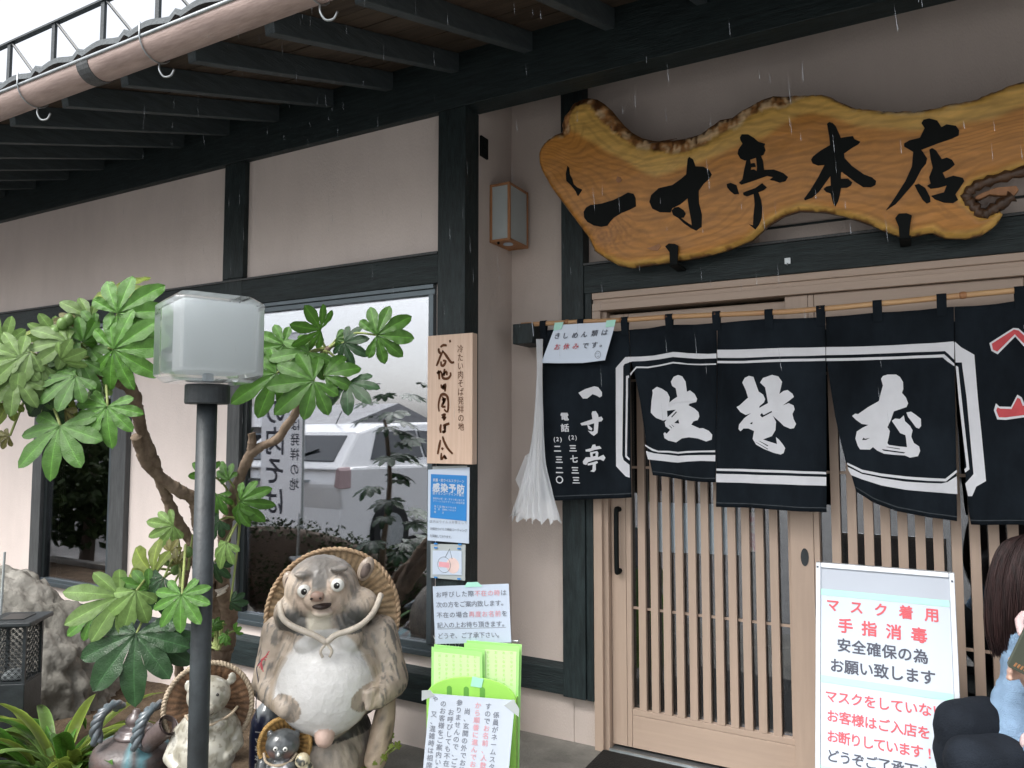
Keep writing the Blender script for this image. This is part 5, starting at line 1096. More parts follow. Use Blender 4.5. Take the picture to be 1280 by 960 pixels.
def paint2(co, no):
    st = nz(co, 22, 3); c = mix((.42, .405, .345), (.29, .275, .22), sstep(.0, .4, st))
    if nz((co.x, co.y, co.z * .5), 60, 2) > .42: c = mix(c, (.16, .14, .11), .6)
    return c
paint(me, paint2); obj('body', me, M['glaze_white'], s2, mw=W2)
hq = [(0.014,0.381)][0]
M['hat_brown'] = mat('brown_glazed_hat', (.26, .15, .085), .5, .4, .3, 10, .8, 40, dark=(.10, .055, .03), attr='paint'); M['hat_pale'] = mat('pale_hat_edge', (.48, .39, .28), .5, .4, .25, 16, .4, 50)
hat(s2, W2, (hq[0], .02, hq[1]), .175, M['hat_brown'], M['hat_pale'], R(-10), .09, .014, 36)
for q in [(0.061,0.466),(-0.01,0.452)]:
    bm = bmesh.new(); ell(bm, (q[0], -.104, q[1]), (.0062, .006, .0062), None, 2); obj('eye', bm, M['pupil'], s2, smooth=True, mw=W2)
bm = bmesh.new(); q = [(0.027,0.418)][0]; ell(bm, (q[0] + .002, -.128, q[1] - .012), (.024, .036, .006), None, 2); obj('mouth', bm, M['mouth'], s2, smooth=True, mw=W2)
bm = bmesh.new(); cr = [(-0.065,0.381),(-0.034,0.357),(0.01,0.347),(0.054,0.354),(0.109,0.374),(0.136,0.394)]
tube(bm, smoothpath([(p[0], y, p[1]) for p, y in zip(cr, (-.06, -.09, -.105, -.105, -.085, -.05))], 4), .006, 6); obj('neck_rope', bm, M['hat_pale'], s2, smooth=True, mw=W2)

# small dark statue in front of the largest one
s3_ = thing('raccoon_dog_statue', 'smallest raccoon dog statue, dark grey with straw hat and white chest, beside the largest statue', 'statue', [(-2.274,2.269,0.003)][0])
s3_.location.z = 0
W3 = place(Vector((s3_.location.x, s3_.location.y, -.015)), R(-8))
bm = bmesh.new()
hb, nb_, bb_, wb1, ow = [(-0.016,0.269),(-0.022,0.253),(-0.019,0.138),(-0.038,0.192),(0.083,0.202)]
E_(bm, hb, -.02, (.068, .06, .060)); E_(bm, (nb_[0], nb_[1] + .0), -.078, (.016, .02, .012)); E_(bm, bb_, .01, (.085, .07, .09)); E_(bm, (bb_[0], .06), 0, (.085, .075, .08))
E_(bm, wb1, -.055, (.030, .028, .030)); E_(bm, [(0.013,0.195)][0], -.055, (.030, .028, .030)); E_(bm, (bb_[0] + .01, bb_[1] - .03), -.045, (.055, .05, .06))
for q in [(-0.067,0.307),(0.035,0.301)]: E_(bm, q, -.01, (.014, .010, .018))
limb(bm, [(bb_[0] - .075, 0, bb_[1] + .05, .028), (bb_[0] - .075, -.04, bb_[1] - .02, .026), (bb_[0] - .05, -.07, bb_[1] - .03, .018)]); limb(bm, [(bb_[0] + .07, 0, bb_[1] + .05, .028), (bb_[0] + .085, -.04, bb_[1], .026), (bb_[0] + .075, -.07, bb_[1] + .01, .018)])
me = remesh(bm, .0036, 4)
def paint3(co, no):
    x, y, z = co; c = mix((.06, .066, .07), (.10, .11, .115), sstep(-.2, .4, nz(co, 30, 2)))
    q = math.hypot((x - bb_[0]) / .055, (z - bb_[1] + .0) / .085)
    if y < -.03 and z < wb1[1] + .03: c = mix((.66, .66, .68), c, sstep(.85, 1.02, q))
    for a in [(-0.054,0.246),(0.013,0.243)]:
        c = mix((.15, .085, .075), c, sstep(.005, .028, math.hypot(x - a[0], z - a[1])) if y < -.03 else 1)
    return c
paint(me, paint3); obj('body', me, M['glaze_white'], s3_, mw=W3)
M['straw'] = mat('straw_hat', (.52, .32, .11), .7, .3, .2, 20, .6, 80, dark=(.28, .15, .05), attr='paint'); M['straw_edge'] = mat('straw_hat_edge', (.50, .31, .11), .7, .3, .2, 20, .5, 80)
hq = [(-0.013,0.256)][0]; hat(s3_, W3, (hq[0], .008, hq[1]), .100, M['straw'], M['straw_edge'], R(-10), .06, .012, 30)
for q in [(-0.035,0.275),(0.002,0.272)]:
    bm = bmesh.new(); ell(bm, (q[0], -.077, q[1]), (.0095, .006, .0095), None, 2); o = obj('eye', bm, M['eye_white'], s3_, smooth=True, mw=W3)
    bm = bmesh.new(); ell(bm, (q[0], -.0822, q[1]), (.0042, .002, .0042), None, 2); obj('pupil', bm, M['pupil'], o, smooth=True, mw=W3)
bm = bmesh.new(); q = [(-0.021,0.262)][0]; ell(bm, (q[0], -.097, q[1]), (.006, .004, .008), None, 2); obj('nose', bm, M['eye_white'], s3_, smooth=True, mw=W3)
bm = bmesh.new(); cr = [(-0.083,0.253),(-0.074,0.224),(-0.048,0.211),(-0.019,0.211),(0.019,0.218),(0.042,0.243)]
tube(bm, smoothpath([(p[0], y, p[1]) for p, y in zip(cr, (-.05, -.06, -.07, -.075, -.065, -.045))], 4), .0055, 6); obj('neck_rope', bm, M['hat_pale'], s3_, smooth=True, mw=W3)
bm = bmesh.new(); q = [(0.067,0.218),(0.08,0.186),(0.083,0.138)]
ell(bm, (q[0][0], -.06, q[0][1]), (.030, .028, .030)); ell(bm, (q[1][0], -.055, q[1][1]), (.028, .026, .028)); ell(bm, (q[2][0], -.05, q[2][1]), (.045, .035, .05))
me = remesh(bm, .0036, 3); e0 = q[0]
paint(me, lambda co, no: mix((.62, .55, .38), (.05, .055, .05), sstep(.05, .35, nz(co, 34, 2) + (.5 if math.hypot(co.x - e0[0], co.z - e0[1]) < .013 else 0))))
obj('held_flask', me, M['glaze_white'], s3_, mw=W3)

# dark blue sake bottle
sb = thing('sake_bottle', 'dark blue glazed bottle with grey shoulders and white lettering between two statues', 'bottle', [(-2.512,2.392,-0.028)][0]); sb.location.z = 0
Lb = sb.location
bm = bmesh.new(); lathe(bm, [(.055, 0), (.072, .01), (.078, .08), (.078, .20), (.072, .26), (.052, .305), (.026, .335), (.021, .352), (.024, .37), (.028, .39), (.026, .41), (.012, .418)], 28, Lb)
me = bpy.data.meshes.new('t'); bm.to_mesh(me); bm.free()
bmx = bmesh.new(); bmx.from_mesh(me); bmesh.ops.subdivide_edges(bmx, edges=bmx.edges[:], cuts=2, use_grid_fill=True); bmx.to_mesh(me); bmx.free()
paint(me, lambda co, no: mix((.012, .016, .045), mix((.20, .23, .25), (.30, .33, .35), .5 + nz(co, 20)), sstep(.255, .27, co.z + .045 * nz((co.x, co.y, 0), 16, 2))))
obj('body', me, M['glaze_white'], sb, smooth=True)
def onb(ang, z, ch, h):
    bm = bmesh.new(); base_a = math.atan2(-Lb.y, -Lb.x)
    put(bm, ch, 0, 0, h, h, lambda x, y: (Lb.x + .0795 * math.cos(base_a + ang + x / .079), Lb.y + .0795 * math.sin(base_a + ang + x / .079), z + y), .02)
    obj('lettering', bm, M['eye_white'], sb)
for ch, z in (('一', .235), ('寸', .20), ('亭', .165), ('本', .13), ('店', .095)): onb(-.55, z, ch, .03)
for ch, z in (('谷', .20), ('地', .165)): onb(-.05, z, ch, .022)

# brown stoneware kettle with rope handles
kt = thing('stoneware_kettle', 'brown stoneware kettle with teal glaze runs, lid and twisted rope handles in the garden bed', 'kettle', [(-2.875,2.018,0.027)][0]); kt.location.z = 0
kx, ky = kt.location.x, kt.location.y
prof = [(.10, 0), (.13, .01)]
for k in range(25): 
    t = k / 24; prof.append((.135 + .03 * math.sin(min(1, t / .62) * math.pi / 2) - (.075 * ((t - .62) / .38) ** 2.4 if t > .62 else 0) + (.0016 if k % 2 else 0), .015 + .255 * t - (.02 * ((t - .62) / .38) ** 2 if t > .62 else 0)))
prof += [(.084, .253), (.06, .256)]
bm = bmesh.new(); lathe(bm, prof, 40, (kx, ky, 0))
me = bpy.data.meshes.new('t'); bm.to_mesh(me); bm.free()
def paintk(co, no):
    a = math.atan2(co.y - ky, co.x - kx); c = mix((.085, .052, .047), (.05, .045, .047), sstep(-.3, .3, nz((co.x, co.y, co.z * 4), 10)))
    c = mix(c, (.12, .105, .10), sstep(.16, .24, co.z) * .6)
    if nz((a * 2.2, co.z * .35, 3), 2.2, 2) + (co.z - .2) * 2.5 > .28: c = mix(c, (.09, .24, .28), .8)
    return c
paint(me, paintk); o = obj('body', me, M['glaze'], kt, smooth=True)
bm = bmesh.new(); lathe(bm, [(.076, .252), (.082, .260), (.078, .268), (.068, .272), (.066, .282), (.058, .288), (.042, .293), (.033, .298), (.040, .310), (.038, .325), (.026, .338), (.016, .346), (.014, .356), (.006, .36)], 28, (kx, ky, 0))
M['stone_lid'] = mat('stoneware_lid', (.11, .085, .08), .4, .5, .25, 14, .3, 40, coat=.4, dark=(.09, .07, .07)); obj('lid', bm, M['stone_lid'], kt, smooth=True)
M['rope_glaze'] = mat('teal_rope_glaze', (.10, .14, .16), .35, .5, .3, 10, .2, 40, coat=.5, dark=(.05, .05, .055))
for pl in ([(-2.913,1.877,0.268),(-2.923,1.878,0.321),(-2.921,1.888,0.358),(-2.92,1.91,0.38),(-2.929,1.95,0.388),(-2.961,2.003,0.359)], [(-2.755,1.941,0.257),(-2.76,1.946,0.303),(-2.757,1.957,0.341),(-2.757,1.977,0.371),(-2.768,2.016,0.385),(-2.793,2.071,0.376)]):
    pl = smoothpath(pl, 6); bm = bmesh.new()
    for ph in (0, 2.09, 4.19):
        q = []
        for i, p in enumerate(pl): q.append((p[0] + .012 * math.cos(i * .45 + ph), p[1] + .012 * math.sin(i * .45 + ph), p[2] + .005 * math.sin(i * .45 + ph)))
        tube(bm, q, .0135, 8)
    obj('handle', bm, M['rope_glaze'], kt, smooth=True)
sp = [(-2.755,1.987,0.253),(-2.702,1.979,0.291),(-2.658,1.978,0.324),(-2.623,1.983,0.353)]
bm = bmesh.new(); q = smoothpath(sp, 5)
tube(bm, [(*p, .034 + .006 * t_ / len(q) + (.003 if t_ % 2 else -.001)) for t_, p in enumerate(q)], .03, 16, False)
tube(bm, [(*p, .030 + .004 * t_ / len(q)) for t_, p in enumerate(q)], .03, 16, False)
obj('spout', bm, M['stone_lid'], kt, smooth=True)

# ---------------------------------------------------------------- garden lamp
lp0 = [(-1.918,1.536,0.509),(-1.847,1.495,1.594)]
gl = thing('garden_lamp', 'clear acrylic cube lamp on a slim blackened steel post in the garden bed', 'garden lamp', (lp0[1][0], lp0[1][1], 0))
lx, ly = gl.location.x, gl.location.y
bm = bmesh.new(); lathe(bm, [(.0285, -.1), (.0285, 1.60)], 20, (lx, ly, 0)); obj('post', bm, M['iron'], gl, smooth=False)
for p in gl.children[0].data.polygons: p.use_smooth = len(p.vertices) == 4
bm = bmesh.new(); lathe(bm, [(.030, 1.582), (.060, 1.582), (.063, 1.586), (.063, 1.636), (.060, 1.64), (.03, 1.64)], 28, (lx, ly, 0)); obj('collar', bm, M['iron'], gl)
am = bpy.data.materials.new('clear_acrylic'); am.use_nodes = True
n, l = am.node_tree.nodes, am.node_tree.links; n.remove(n['Principled BSDF'])
g_ = n.new('ShaderNodeBsdfGlossy'); g_.inputs['Roughness'].default_value = .08; g_.inputs[0].default_value = (1, 1, 1, 1)
t_ = n.new('ShaderNodeBsdfTransparent'); t_.inputs[0].default_value = (.93, .95, .95, 1)
d_ = n.new('ShaderNodeBsdfTranslucent'); d_.inputs[0].default_value = (.9, .91, .9, 1)
fr = n.new('ShaderNodeFresnel'); fr.inputs[0].default_value = 1.9; m1 = n.new('ShaderNodeMixShader'); m0 = n.new('ShaderNodeMixShader'); m0.inputs[0].default_value = .22
l.new(t_.outputs[0], m0.inputs[1]); l.new(d_.outputs[0], m0.inputs[2]); l.new(fr.outputs[0], m1.inputs[0]); l.new(m0.outputs[0], m1.inputs[1]); l.new(g_.outputs[0], m1.inputs[2]); l.new(m1.outputs[0], n['Material Output'].inputs[0])
fm = mat('frosted_diffuser', (.80, .84, .86), .5, .3, .01, 2); 
fp = fm.node_tree.nodes['Principled BSDF']; fn2, fl2 = fm.node_tree.nodes, fm.node_tree.links
ft = fn2.new('ShaderNodeBsdfTranslucent'); ft.inputs[0].default_value = (.95, .97, .98, 1); fx = fn2.new('ShaderNodeMixShader'); fx.inputs[0].default_value = .6
fl2.new(fp.outputs[0], fx.inputs[1]); fl2.new(ft.outputs[0], fx.inputs[2]); fl2.new(fx.outputs[0], fn2['Material Output'].inputs[0])
RL = Matrix.Translation((lx, ly, 1.64)) @ Matrix.Rotation(R(28.7 + 22 + 17), 4, 'Z')
def chbox(h, z0, z1, ch, cz):
    """square box with cut corners and sloped top and bottom edges"""
    bm = bmesh.new(); rings = []
    for s_, z in ((h - cz, z0), (h, z0 + cz * .9), (h, z1 - cz * .8), (h - cz, z1)):
        c_ = ch
        rings.append([bm.verts.new((x * s_, y * s_, z)) for x, y in ((1, -1 + c_ / s_), (1, 1 - c_ / s_), (1 - c_ / s_, 1), (-1 + c_ / s_, 1), (-1, 1 - c_ / s_), (-1, -1 + c_ / s_), (-1 + c_ / s_, -1), (1 - c_ / s_, -1))])
    for a, b in zip(rings[:-1], rings[1:]):
        for k in range(8): bm.faces.new((a[k], a[(k + 1) % 8], b[(k + 1) % 8], b[k]))
    bm.faces.new(rings[0][::-1]); bm.faces.new(rings[-1]); return bm
obj('acrylic_box', chbox(.127, .004, .258, .022, .026), am, gl, mw=RL, bevel=.003)
obj('diffuser', chbox(.108, .034, .236, .008, .008), fm, gl, mw=RL)
bm = bmesh.new(); lathe(bm, [(.016, .008), (.016, .03), (.004, .0395)], 14); obj('stud', bm, M['white_paper'], gl, mw=RL)

# ---------------------------------------------------------------- small black lantern with wave pattern panels
sl2 = thing('wave_lantern', 'small black square garden lantern with wave pattern panels in front of the big rock', 'lantern', [(-3.801,2.032,-0.077)][0]); sl2.location.z = 0
RW = Matrix.Translation((sl2.location.x, sl2.location.y, 0)) @ Matrix.Rotation(R(28.7 + 34 - 27), 4, 'Z') @ Matrix.Diagonal((1.13, 1.13, .835, 1))
bm = bmesh.new(); h = .066
for x in (-h, h):
    for y in (-h, h): box(bm, x - .006, x + .006, y - .006, y + .006, .40, .715)
for z in (.40, .708):
    for s_ in (-h, h): box(bm, -h + .0065, h - .0065, s_ - .005, s_ + .005, z, z + .008); box(bm, s_ - .005, s_ + .005, -h + .0065, h - .0065, z, z + .0079)
obj('frame', bm, M['iron'], sl2, mw=RW)
bm = bmesh.new(); box(bm, -.1, .1, -.1, .1, .7165, .742); obj('cap', bm, M['iron'], sl2, mw=RW, bevel=.006)
bm = bmesh.new(); box(bm, -.05, .05, -.05, .05, .7425, .747); obj('solar_panel', bm, M['sash_black'], sl2, mw=RW, bevel=.001)
bm = bmesh.new(); box(bm, -.073, .073, -.073, .073, -.05, .399); obj('base', bm, M['iron'], sl2, mw=RW, bevel=.004)
for side in range(4):
    bm = bmesh.new(); rr = .0155
    for j in range(17):
        for i in range(-1, 6):
            cx = -h + .008 + (i + (.5 if j % 2 else 0)) * .0262; cz = .412 + j * .0178
            for q in (rr, rr * .62):
                pl = [(cx + q * math.cos(t), -h, cz + q * math.sin(t)) for t in [math.pi * k / 6 for k in range(7)]]
                pl = [p for p in pl if abs(p[0]) < h - .005 and p[2] < .708]
                if len(pl) > 2: tube(bm, pl, .0016, 4, False)
    bmesh.ops.rotate(bm, matrix=Matrix.Rotation(side * math.pi / 2, 3, 'Z'), verts=bm.verts)
    obj('wave_panel', bm, M['iron'], sl2, mw=RW)
bm = bmesh.new(); lathe(bm, [(.05, .4082), (.045, .43), (.025, .45), (.004, .455)], 14); obj('lamp_dome', bm, M['frost'], sl2, mw=RW, smooth=True)

# ---------------------------------------------------------------- rock
M['rock'] = mat('rough_grey_rock', (.27, .26, .235), .95, .1, .2, 3.2, 1.0, 26, dark=(.12, .115, .098))
rc = [(-4.508,2.376,0.075)][0]
bm = bmesh.new(); bmesh.ops.create_icosphere(bm, subdivisions=6, radius=1)
rp_ = [(-4.901,2.062,0.642),(-4.706,2.165,0.699),(-4.356,2.352,0.761),(-4.233,2.422,0.726),(-4.108,2.496,0.642),(-4.007,2.558,0.554),(-3.974,2.591,0.356),(-3.997,2.595,0.136)]
for v in bm.verts:
    p = v.co.copy()
    k = 1 + .16 * nz(p, 1.4, 4) + .05 * nz(p, 5, 3) - .055 * abs(nz(p, 9, 4)) - .03 * abs(nz(p, 26, 3))
    v.co = Vector((p.x * .66, p.y * .40, p.z * .66)) * k
    v.co.z += .12 * max(0, -v.co.x) * 0 - .38 * max(0, v.co.x - .05) * (1 if p.z > -.2 else 0)
    v.co.z = min(v.co.z, .72 + .05 * nz(p, 3) - .15 * max(0, v.co.x))
bmesh.ops.transform(bm, matrix=Matrix.Translation((rc[0], rc[1], .06)) @ Matrix.Rotation(R(24), 4, 'Z'), verts=bm.verts)
tag(obj('garden_rock', bm, M['rock'], smooth=True), 'large rough grey rock behind the small black lantern', 'rock')
bm = bmesh.new(); q = [(-3.904,2.016,0.921),(-3.95,2.02,0.534)]; tube(bm, [q[0], (q[1][0], q[1][1], -.02)], .006, 8)
tag(obj('plant_stake', bm, M['frost']), 'thin pale plant stake standing at the far left beside the rock', 'stake')

# ---------------------------------------------------------------- fatsia shrub
RV, ZV, NV = Vector((.877, .4806, 0)), Vector((0, 0, 1)), Vector((.4806, -.877, 0))
def leafmat(name, col, trans=.3, rough=.3):
    m = mat(name, col, rough, .32, .16, 9, .3, 45, attr='paint', coat=.0, rnd=.25)
    n, l = m.node_tree.nodes, m.node_tree.links; p = n['Principled BSDF']
    t = n.new('ShaderNodeBsdfTranslucent'); src = p.inputs['Base Color'].links[0].from_socket; l.new(src, t.inputs[0])
    ms = n.new('ShaderNodeMixShader'); ms.inputs[0].default_value = trans
    l.new(p.outputs[0], ms.inputs[1]); l.new(t.outputs[0], ms.inputs[2]); l.new(ms.outputs[0], n['Material Output'].inputs[0])
    return m
LM = {'m': leafmat('leaf_mid_green', (.066, .175, .026), .22, .3), 'p': leafmat('leaf_pale_green', (.17, .29, .085), .25, .3), 'y': leafmat('leaf_yellow_green', (.19, .26, .05), .4), 'd': leafmat('leaf_dark_green', (.025, .07, .025), .12, .22), 'o': leafmat('leaf_olive', (.17, .165, .055), .3)}
def palm(nl, spread, seed, curl):
    rnd = random.Random(seed); bm = bmesh.new(); col = bm.verts.layers.float_color.new('paint')
    dl = spread / (nl - 1) / 2; r0 = (.42, .36, .40, .34, .42)[seed % 5]
    for i in range(nl):
        a = -spread / 2 + spread * i / (nl - 1); f_ = abs(a) / (spread / 2)
        L = (1 - .38 * f_ ** 1.6) * rnd.uniform(.9, 1.05); wmax = L * .64 * math.tan(dl) * rnd.uniform(.92, 1.06) * (1.06, 1.02, .88, .97, 1.06)[seed % 5]
        tw = rnd.uniform(-.12, .12); dr = curl * rnd.uniform(.6, 1.3)
        rows = []
        NR = 12
        for k in range(NR + 1):
            r = L * (k / NR) ** .9
            wr = r * math.tan(dl)
            if r > r0:
                t = (r - r0) / (L - r0); w0 = r0 * math.tan(dl) * .985
                wr = lerp(w0, wmax, sstep(0, .34, t)) if t < .34 else wmax * math.sqrt(max(0, 1 - ((t - .34) / .66) ** 2)) * (1 - .25 * (t - .34))
            rr_ = []
            for s_ in (-1, -.55, -.07, 0, .07, .55, 1):
                x = s_ * wr; z = .22 * abs(x) * (1 - .6 * k / NR) - dr * r * r + .012 * math.sin(k * 1.7 + s_ * 3 + i) * (abs(s_) > .5) + tw * x * (r / L)
                ca, sa = math.cos(a), math.sin(a)
                v = bm.verts.new((x * ca + r * sa, r * ca - x * sa, z)); b_ = 2.1 if abs(s_) < .04 else (1.25 if abs(s_) < .1 else (1.0 if abs(s_) < .8 else .92))
                v[col] = (b_, b_ * .97, b_ * .92, 1); rr_.append(v)
            rows.append(rr_)
        for k in range(NR):
            for j in range(6):
                try: bm.faces.new((rows[k][j], rows[k][j + 1], rows[k + 1][j + 1], rows[k + 1][j]))
                except ValueError: pass
    bmesh.ops.remove_doubles(bm, verts=bm.verts, dist=.0004)
    for f in bm.faces: f.smooth = True
    me = bpy.data.meshes.new('leaf'); bm.to_mesh(me); bm.free(); return me
PALM = [palm(8, R(250), 1, .22), palm(7, R(225), 2, .30), palm(9, R(270), 3, .16), palm(7, R(205), 4, .40), palm(5, R(150), 5, .45)]
LEAFS = {}
def leaf(parent, p, size, ang, tone='m', var=0, pitch=None, roll=0, node=None, st='stem_green'):
    a = R(ang); d0 = RV * math.cos(a) + ZV * math.sin(a); n0 = NV
    pt = R(pitch if pitch is not None else -30 * math.sin(a) + 8)
    d_ = d0 * math.cos(pt) + n0 * math.sin(pt); n_ = n0 * math.cos(pt) - d0 * math.sin(pt)
    x_ = d_.cross(n_)
    rot = Matrix((x_, d_, n_)).transposed() @ Matrix.Rotation(R(roll), 3, 'Y')
    key = (var, tone)
    if key not in LEAFS:
        me = PALM[var].copy(); me.materials.append(LM[tone]); LEAFS[key] = me
    o = bpy.data.objects.new('leaf', LEAFS[key]); COL.objects.link(o)
    o.matrix_world = Matrix.Translation(p[:3]) @ rot.to_4x4() @ Matrix.Diagonal((size * random.uniform(.94, 1.16), size * random.uniform(.96, 1.12), size * random.uniform(.7, 1.6), 1))
    o.parent = parent; o.matrix_parent_inverse = parent_world(parent).inverted()
    if node:
        q0, q1 = Vector(node), Vector(p[:3]); mid = (q0 + q1) / 2 + Vector((0, 0, .15 * (q1 - q0).length)) - n_ * .02
        bm = bmesh.new(); tube(bm, smoothpath([(*q0, .0055), (*mid, .0045), (*(q1 - n_ * .003), .004)], 5), .005, 6)
        obj('petiole', bm, M[st], parent, smooth=True)
M['stem_green'] = mat('petiole_green', (.25, .30, .10), .5, .3, .15, 20)
M['bark_fatsia'] = mat('grey_brown_stem', (.25, .19, .14), .85, .2, .3, 16, .9, 45, (1, 1, .5), dark=(.10, .07, .05))
fs = thing('fatsia_shrub', 'gnarled fatsia shrub with glossy hand shaped leaves growing around the garden lamp', 'shrub', [(-2.482,2.1,0.281)][0]); fs.location.z = 0
def stem(name, pl): 
    bm = bmesh.new(); q = smoothpath(pl, 12)
    q = [(p[0] + .004 * nz((p[2], 1, 0), 30, 2), p[1], p[2] + .003 * nz((p[0], 5, 0), 30, 2), p[3] * .9 * (1 + .22 * nz((p[0], p[1], p[2]), 26, 3) + .10 * (k_ % 7 == 0) - .04 * (k_ % 7 == 1))) for k_, p in enumerate(q)]
    tube(bm, q, .01, 9); return obj(name, bm, M['bark_fatsia'], fs, smooth=True)
b0 = [(-2.863,2.437,0.161)][0]
stem('trunk', [(b0[0], b0[1], -.03, .05)] + [(-2.844,2.412,0.333,0.04),(-2.748,2.333,0.579,0.05),(-2.675,2.245,0.762,0.052),(-2.576,2.176,0.885,0.037),(-2.457,2.096,0.988,0.022)])
stem('trunk', [(-2.73,2.344,0.562,0.039),(-2.634,2.27,0.727,0.041),(-2.527,2.147,0.862,0.03),(-2.412,2.049,1.03,0.025),(-2.39,2.032,1.12,0.025),(-2.353,2.024,1.191,0.023),(-2.321,2.013,1.27,0.022),(-2.292,2.013,1.326,0.021),(-2.231,2.006,1.415,0.021),(-2.184,2.029,1.449,0.018),(-2.126,2.036,1.473,0.018),(-2.072,2.039,1.53,0.018),(-2.024,2.038,1.586,0.018),(-1.984,2.032,1.662,0.016),(-1.945,2.026,1.722,0.015),(-1.898,2.025,1.775,0.013),(-1.872,2.037,1.807,0.012)])
stem('trunk', [(-2.782,2.315,0.562,0.035),(-2.619,2.156,0.835,0.03),(-2.423,1.977,0.994,0.028),(-2.419,1.949,1.098,0.027),(-2.414,1.924,1.167,0.027),(-2.405,1.9,1.245,0.027),(-2.414,1.847,1.278,0.025),(-2.426,1.792,1.319,0.023),(-2.421,1.722,1.374,0.023),(-2.408,1.679,1.438,0.023),(-2.387,1.641,1.486,0.019)])
stem('branch', [(-2.444,1.963,1.04,0.025),(-2.473,1.919,1.11,0.024),(-2.473,1.867,1.185,0.024),(-2.461,1.822,1.263,0.022),(-2.433,1.763,1.349,0.022),(-2.399,1.707,1.429,0.023),(-2.385,1.664,1.5,0.02),(-2.356,1.617,1.582,0.025),(-2.324,1.572,1.648,0.024),(-2.335,1.542,1.665,0.021),(-2.339,1.515,1.685,0.017),(-2.347,1.486,1.709,0.014),(-2.345,1.462,1.747,0.013)])
stem('branch', [(-2.326,1.524,1.669,0.013),(-2.351,1.463,1.682,0.013),(-2.375,1.405,1.669,0.013),(-2.402,1.346,1.656,0.013),(-2.426,1.287,1.648,0.011)])
stem('branch', [(-2.231,2.006,1.415,0.015),(-2.216,2,1.455,0.018),(-2.21,1.989,1.497,0.015)])
stem('branch', [(-3.076,2.41,0.186,0.019),(-3.003,2.322,0.369,0.022),(-2.87,2.205,0.628,0.023),(-2.681,2.066,0.813,0.02),(-2.529,1.967,0.955,0.016)])
stem('branch', [(-2.445,2.021,0.862,0.025),(-2.446,1.968,0.948,0.022),(-2.453,1.934,1.043,0.018),(-2.477,1.927,0.967,0.015)])
bm = bmesh.new(); 
for k in range(3): tube(bm, smoothpath([(-2.549,2.079,0.85),(-2.523,2.092,0.859),(-2.494,2.108,0.866),(-2.468,2.121,0.882)], 3) if k == 0 else smoothpath([(p[0], p[1] - .004 * k, p[2] - .011 * k) for p in [(-2.546,2.08,0.853),(-2.523,2.092,0.863),(-2.494,2.107,0.869),(-2.471,2.119,0.885)]], 3), .006, 6)
obj('rope_tie', bm, M['rope'], fs, smooth=True)
N1, N2, N3, N4, N5, N6, N7 = [(-2.345,1.462,1.741),(-2.375,1.405,1.669),(-2.415,1.305,1.644),(-1.882,2.032,1.798),(-2.523,1.948,0.959),(-2.387,1.641,1.486),(-2.305,2.03,1.162)]
def LV(pts, *a, **k):
    for p in pts: leaf(fs, p, *a, **k)
# upper left crown
for x in (
 ([(-2.222,1.451,1.875)], .150, 25, 'm', 0, -10, 0, N1), ([(-2.218,1.439,1.759)], .170, 2, 'm', 2, 5, 0, N1), ([(-2.303,1.504,1.957)], .115, 100, 'y', 1, -30, 0, N1),
 ([(-2.302,1.384,1.728)], .140, 225, 'm', 1, 30, 0, N1), ([(-2.323,1.403,1.784)], .085, 62, 'm', 4, -10, 40, N1), ([(-2.324,1.338,1.722)], .085, 10, 'p', 4, 20, 30, N2),
 ([(-2.382,1.249,1.725)], .140, 195, 'p', 1, 35, 10, N2), ([(-2.356,1.299,1.708)], .115, 250, 'p', 4, 30, -25, N2), ([(-2.323,1.357,1.779)], .105, 185, 'p', 3, 40, 20, N1), ([(-2.396,1.361,1.804)], .08, 150, 'p', 3, 45, 10, N1),
 ([(-2.383,1.241,1.663)], .115, 235, 'p', 1, 35, 0, N3), ([(-2.481,1.316,1.784)], .06, 95, 'y', 4, -20, 0, N2), ([(-2.357,1.446,1.869)], .085, 140, 'p', 4, 30, 30, N1), ([(-2.322,1.445,1.84)], .075, 170, 'm', 4, 30, 0, N1),
 ([(-2.342,1.314,1.603)], .095, 190, 'd', 3, 10, -20, N3), ([(-2.292,1.325,1.519)], .152, 268, 'm', 1, 25, 0, N3), ([(-2.203,1.415,1.579)], .125, 262, 'm', 0, 20, 0, N1), ([(-2.316,1.354,1.569)], .075, 275, 'o', 4, 10, 40, N3),
 ([(-2.398,1.238,1.596)], .085, 215, 'y', 3, 30, 0, N3), ([(-2.284,1.363,1.673)], .125, 222, 'm', 3, 35, 15, N2), ([(-2.329,1.477,1.661)], .085, 232, 'p', 4, 20, 30, N1), ([(-2.359,1.33,1.569)], .075, 305, 'd', 4, 15, 0, N3),
 ([(-2.477,1.251,1.771)], .12, 150, 'p', 1, 30, 0, N3), ([(-2.479,1.2,1.669)], .13, 200, 'm', 1, 30, 0, N3), ([(-2.393,1.304,1.673)], .12, 300, 'm', 3, 30, 0, N3), ([(-2.347,1.436,1.778)], .11, 280, 'm', 3, 25, 10, N1), ([(-2.369,1.364,1.651)], .11, 260, 'y', 3, 20, 10, N2), ([(-2.47,1.275,1.488)], .05, 200, 'o', 4, 20, 0, N3),
 ([(-2.366,1.398,1.845)], .06, 170, 'o', 4, 40, 20, N1), ([(-2.224,1.496,1.866)], .12, 330, 'm', 4, 20, 0, N1), ([(-2.374,1.275,1.744)], .11, 230, 'p', 4, 40, 0, N2)):
    leaf(fs, x[0][0], *x[1:])
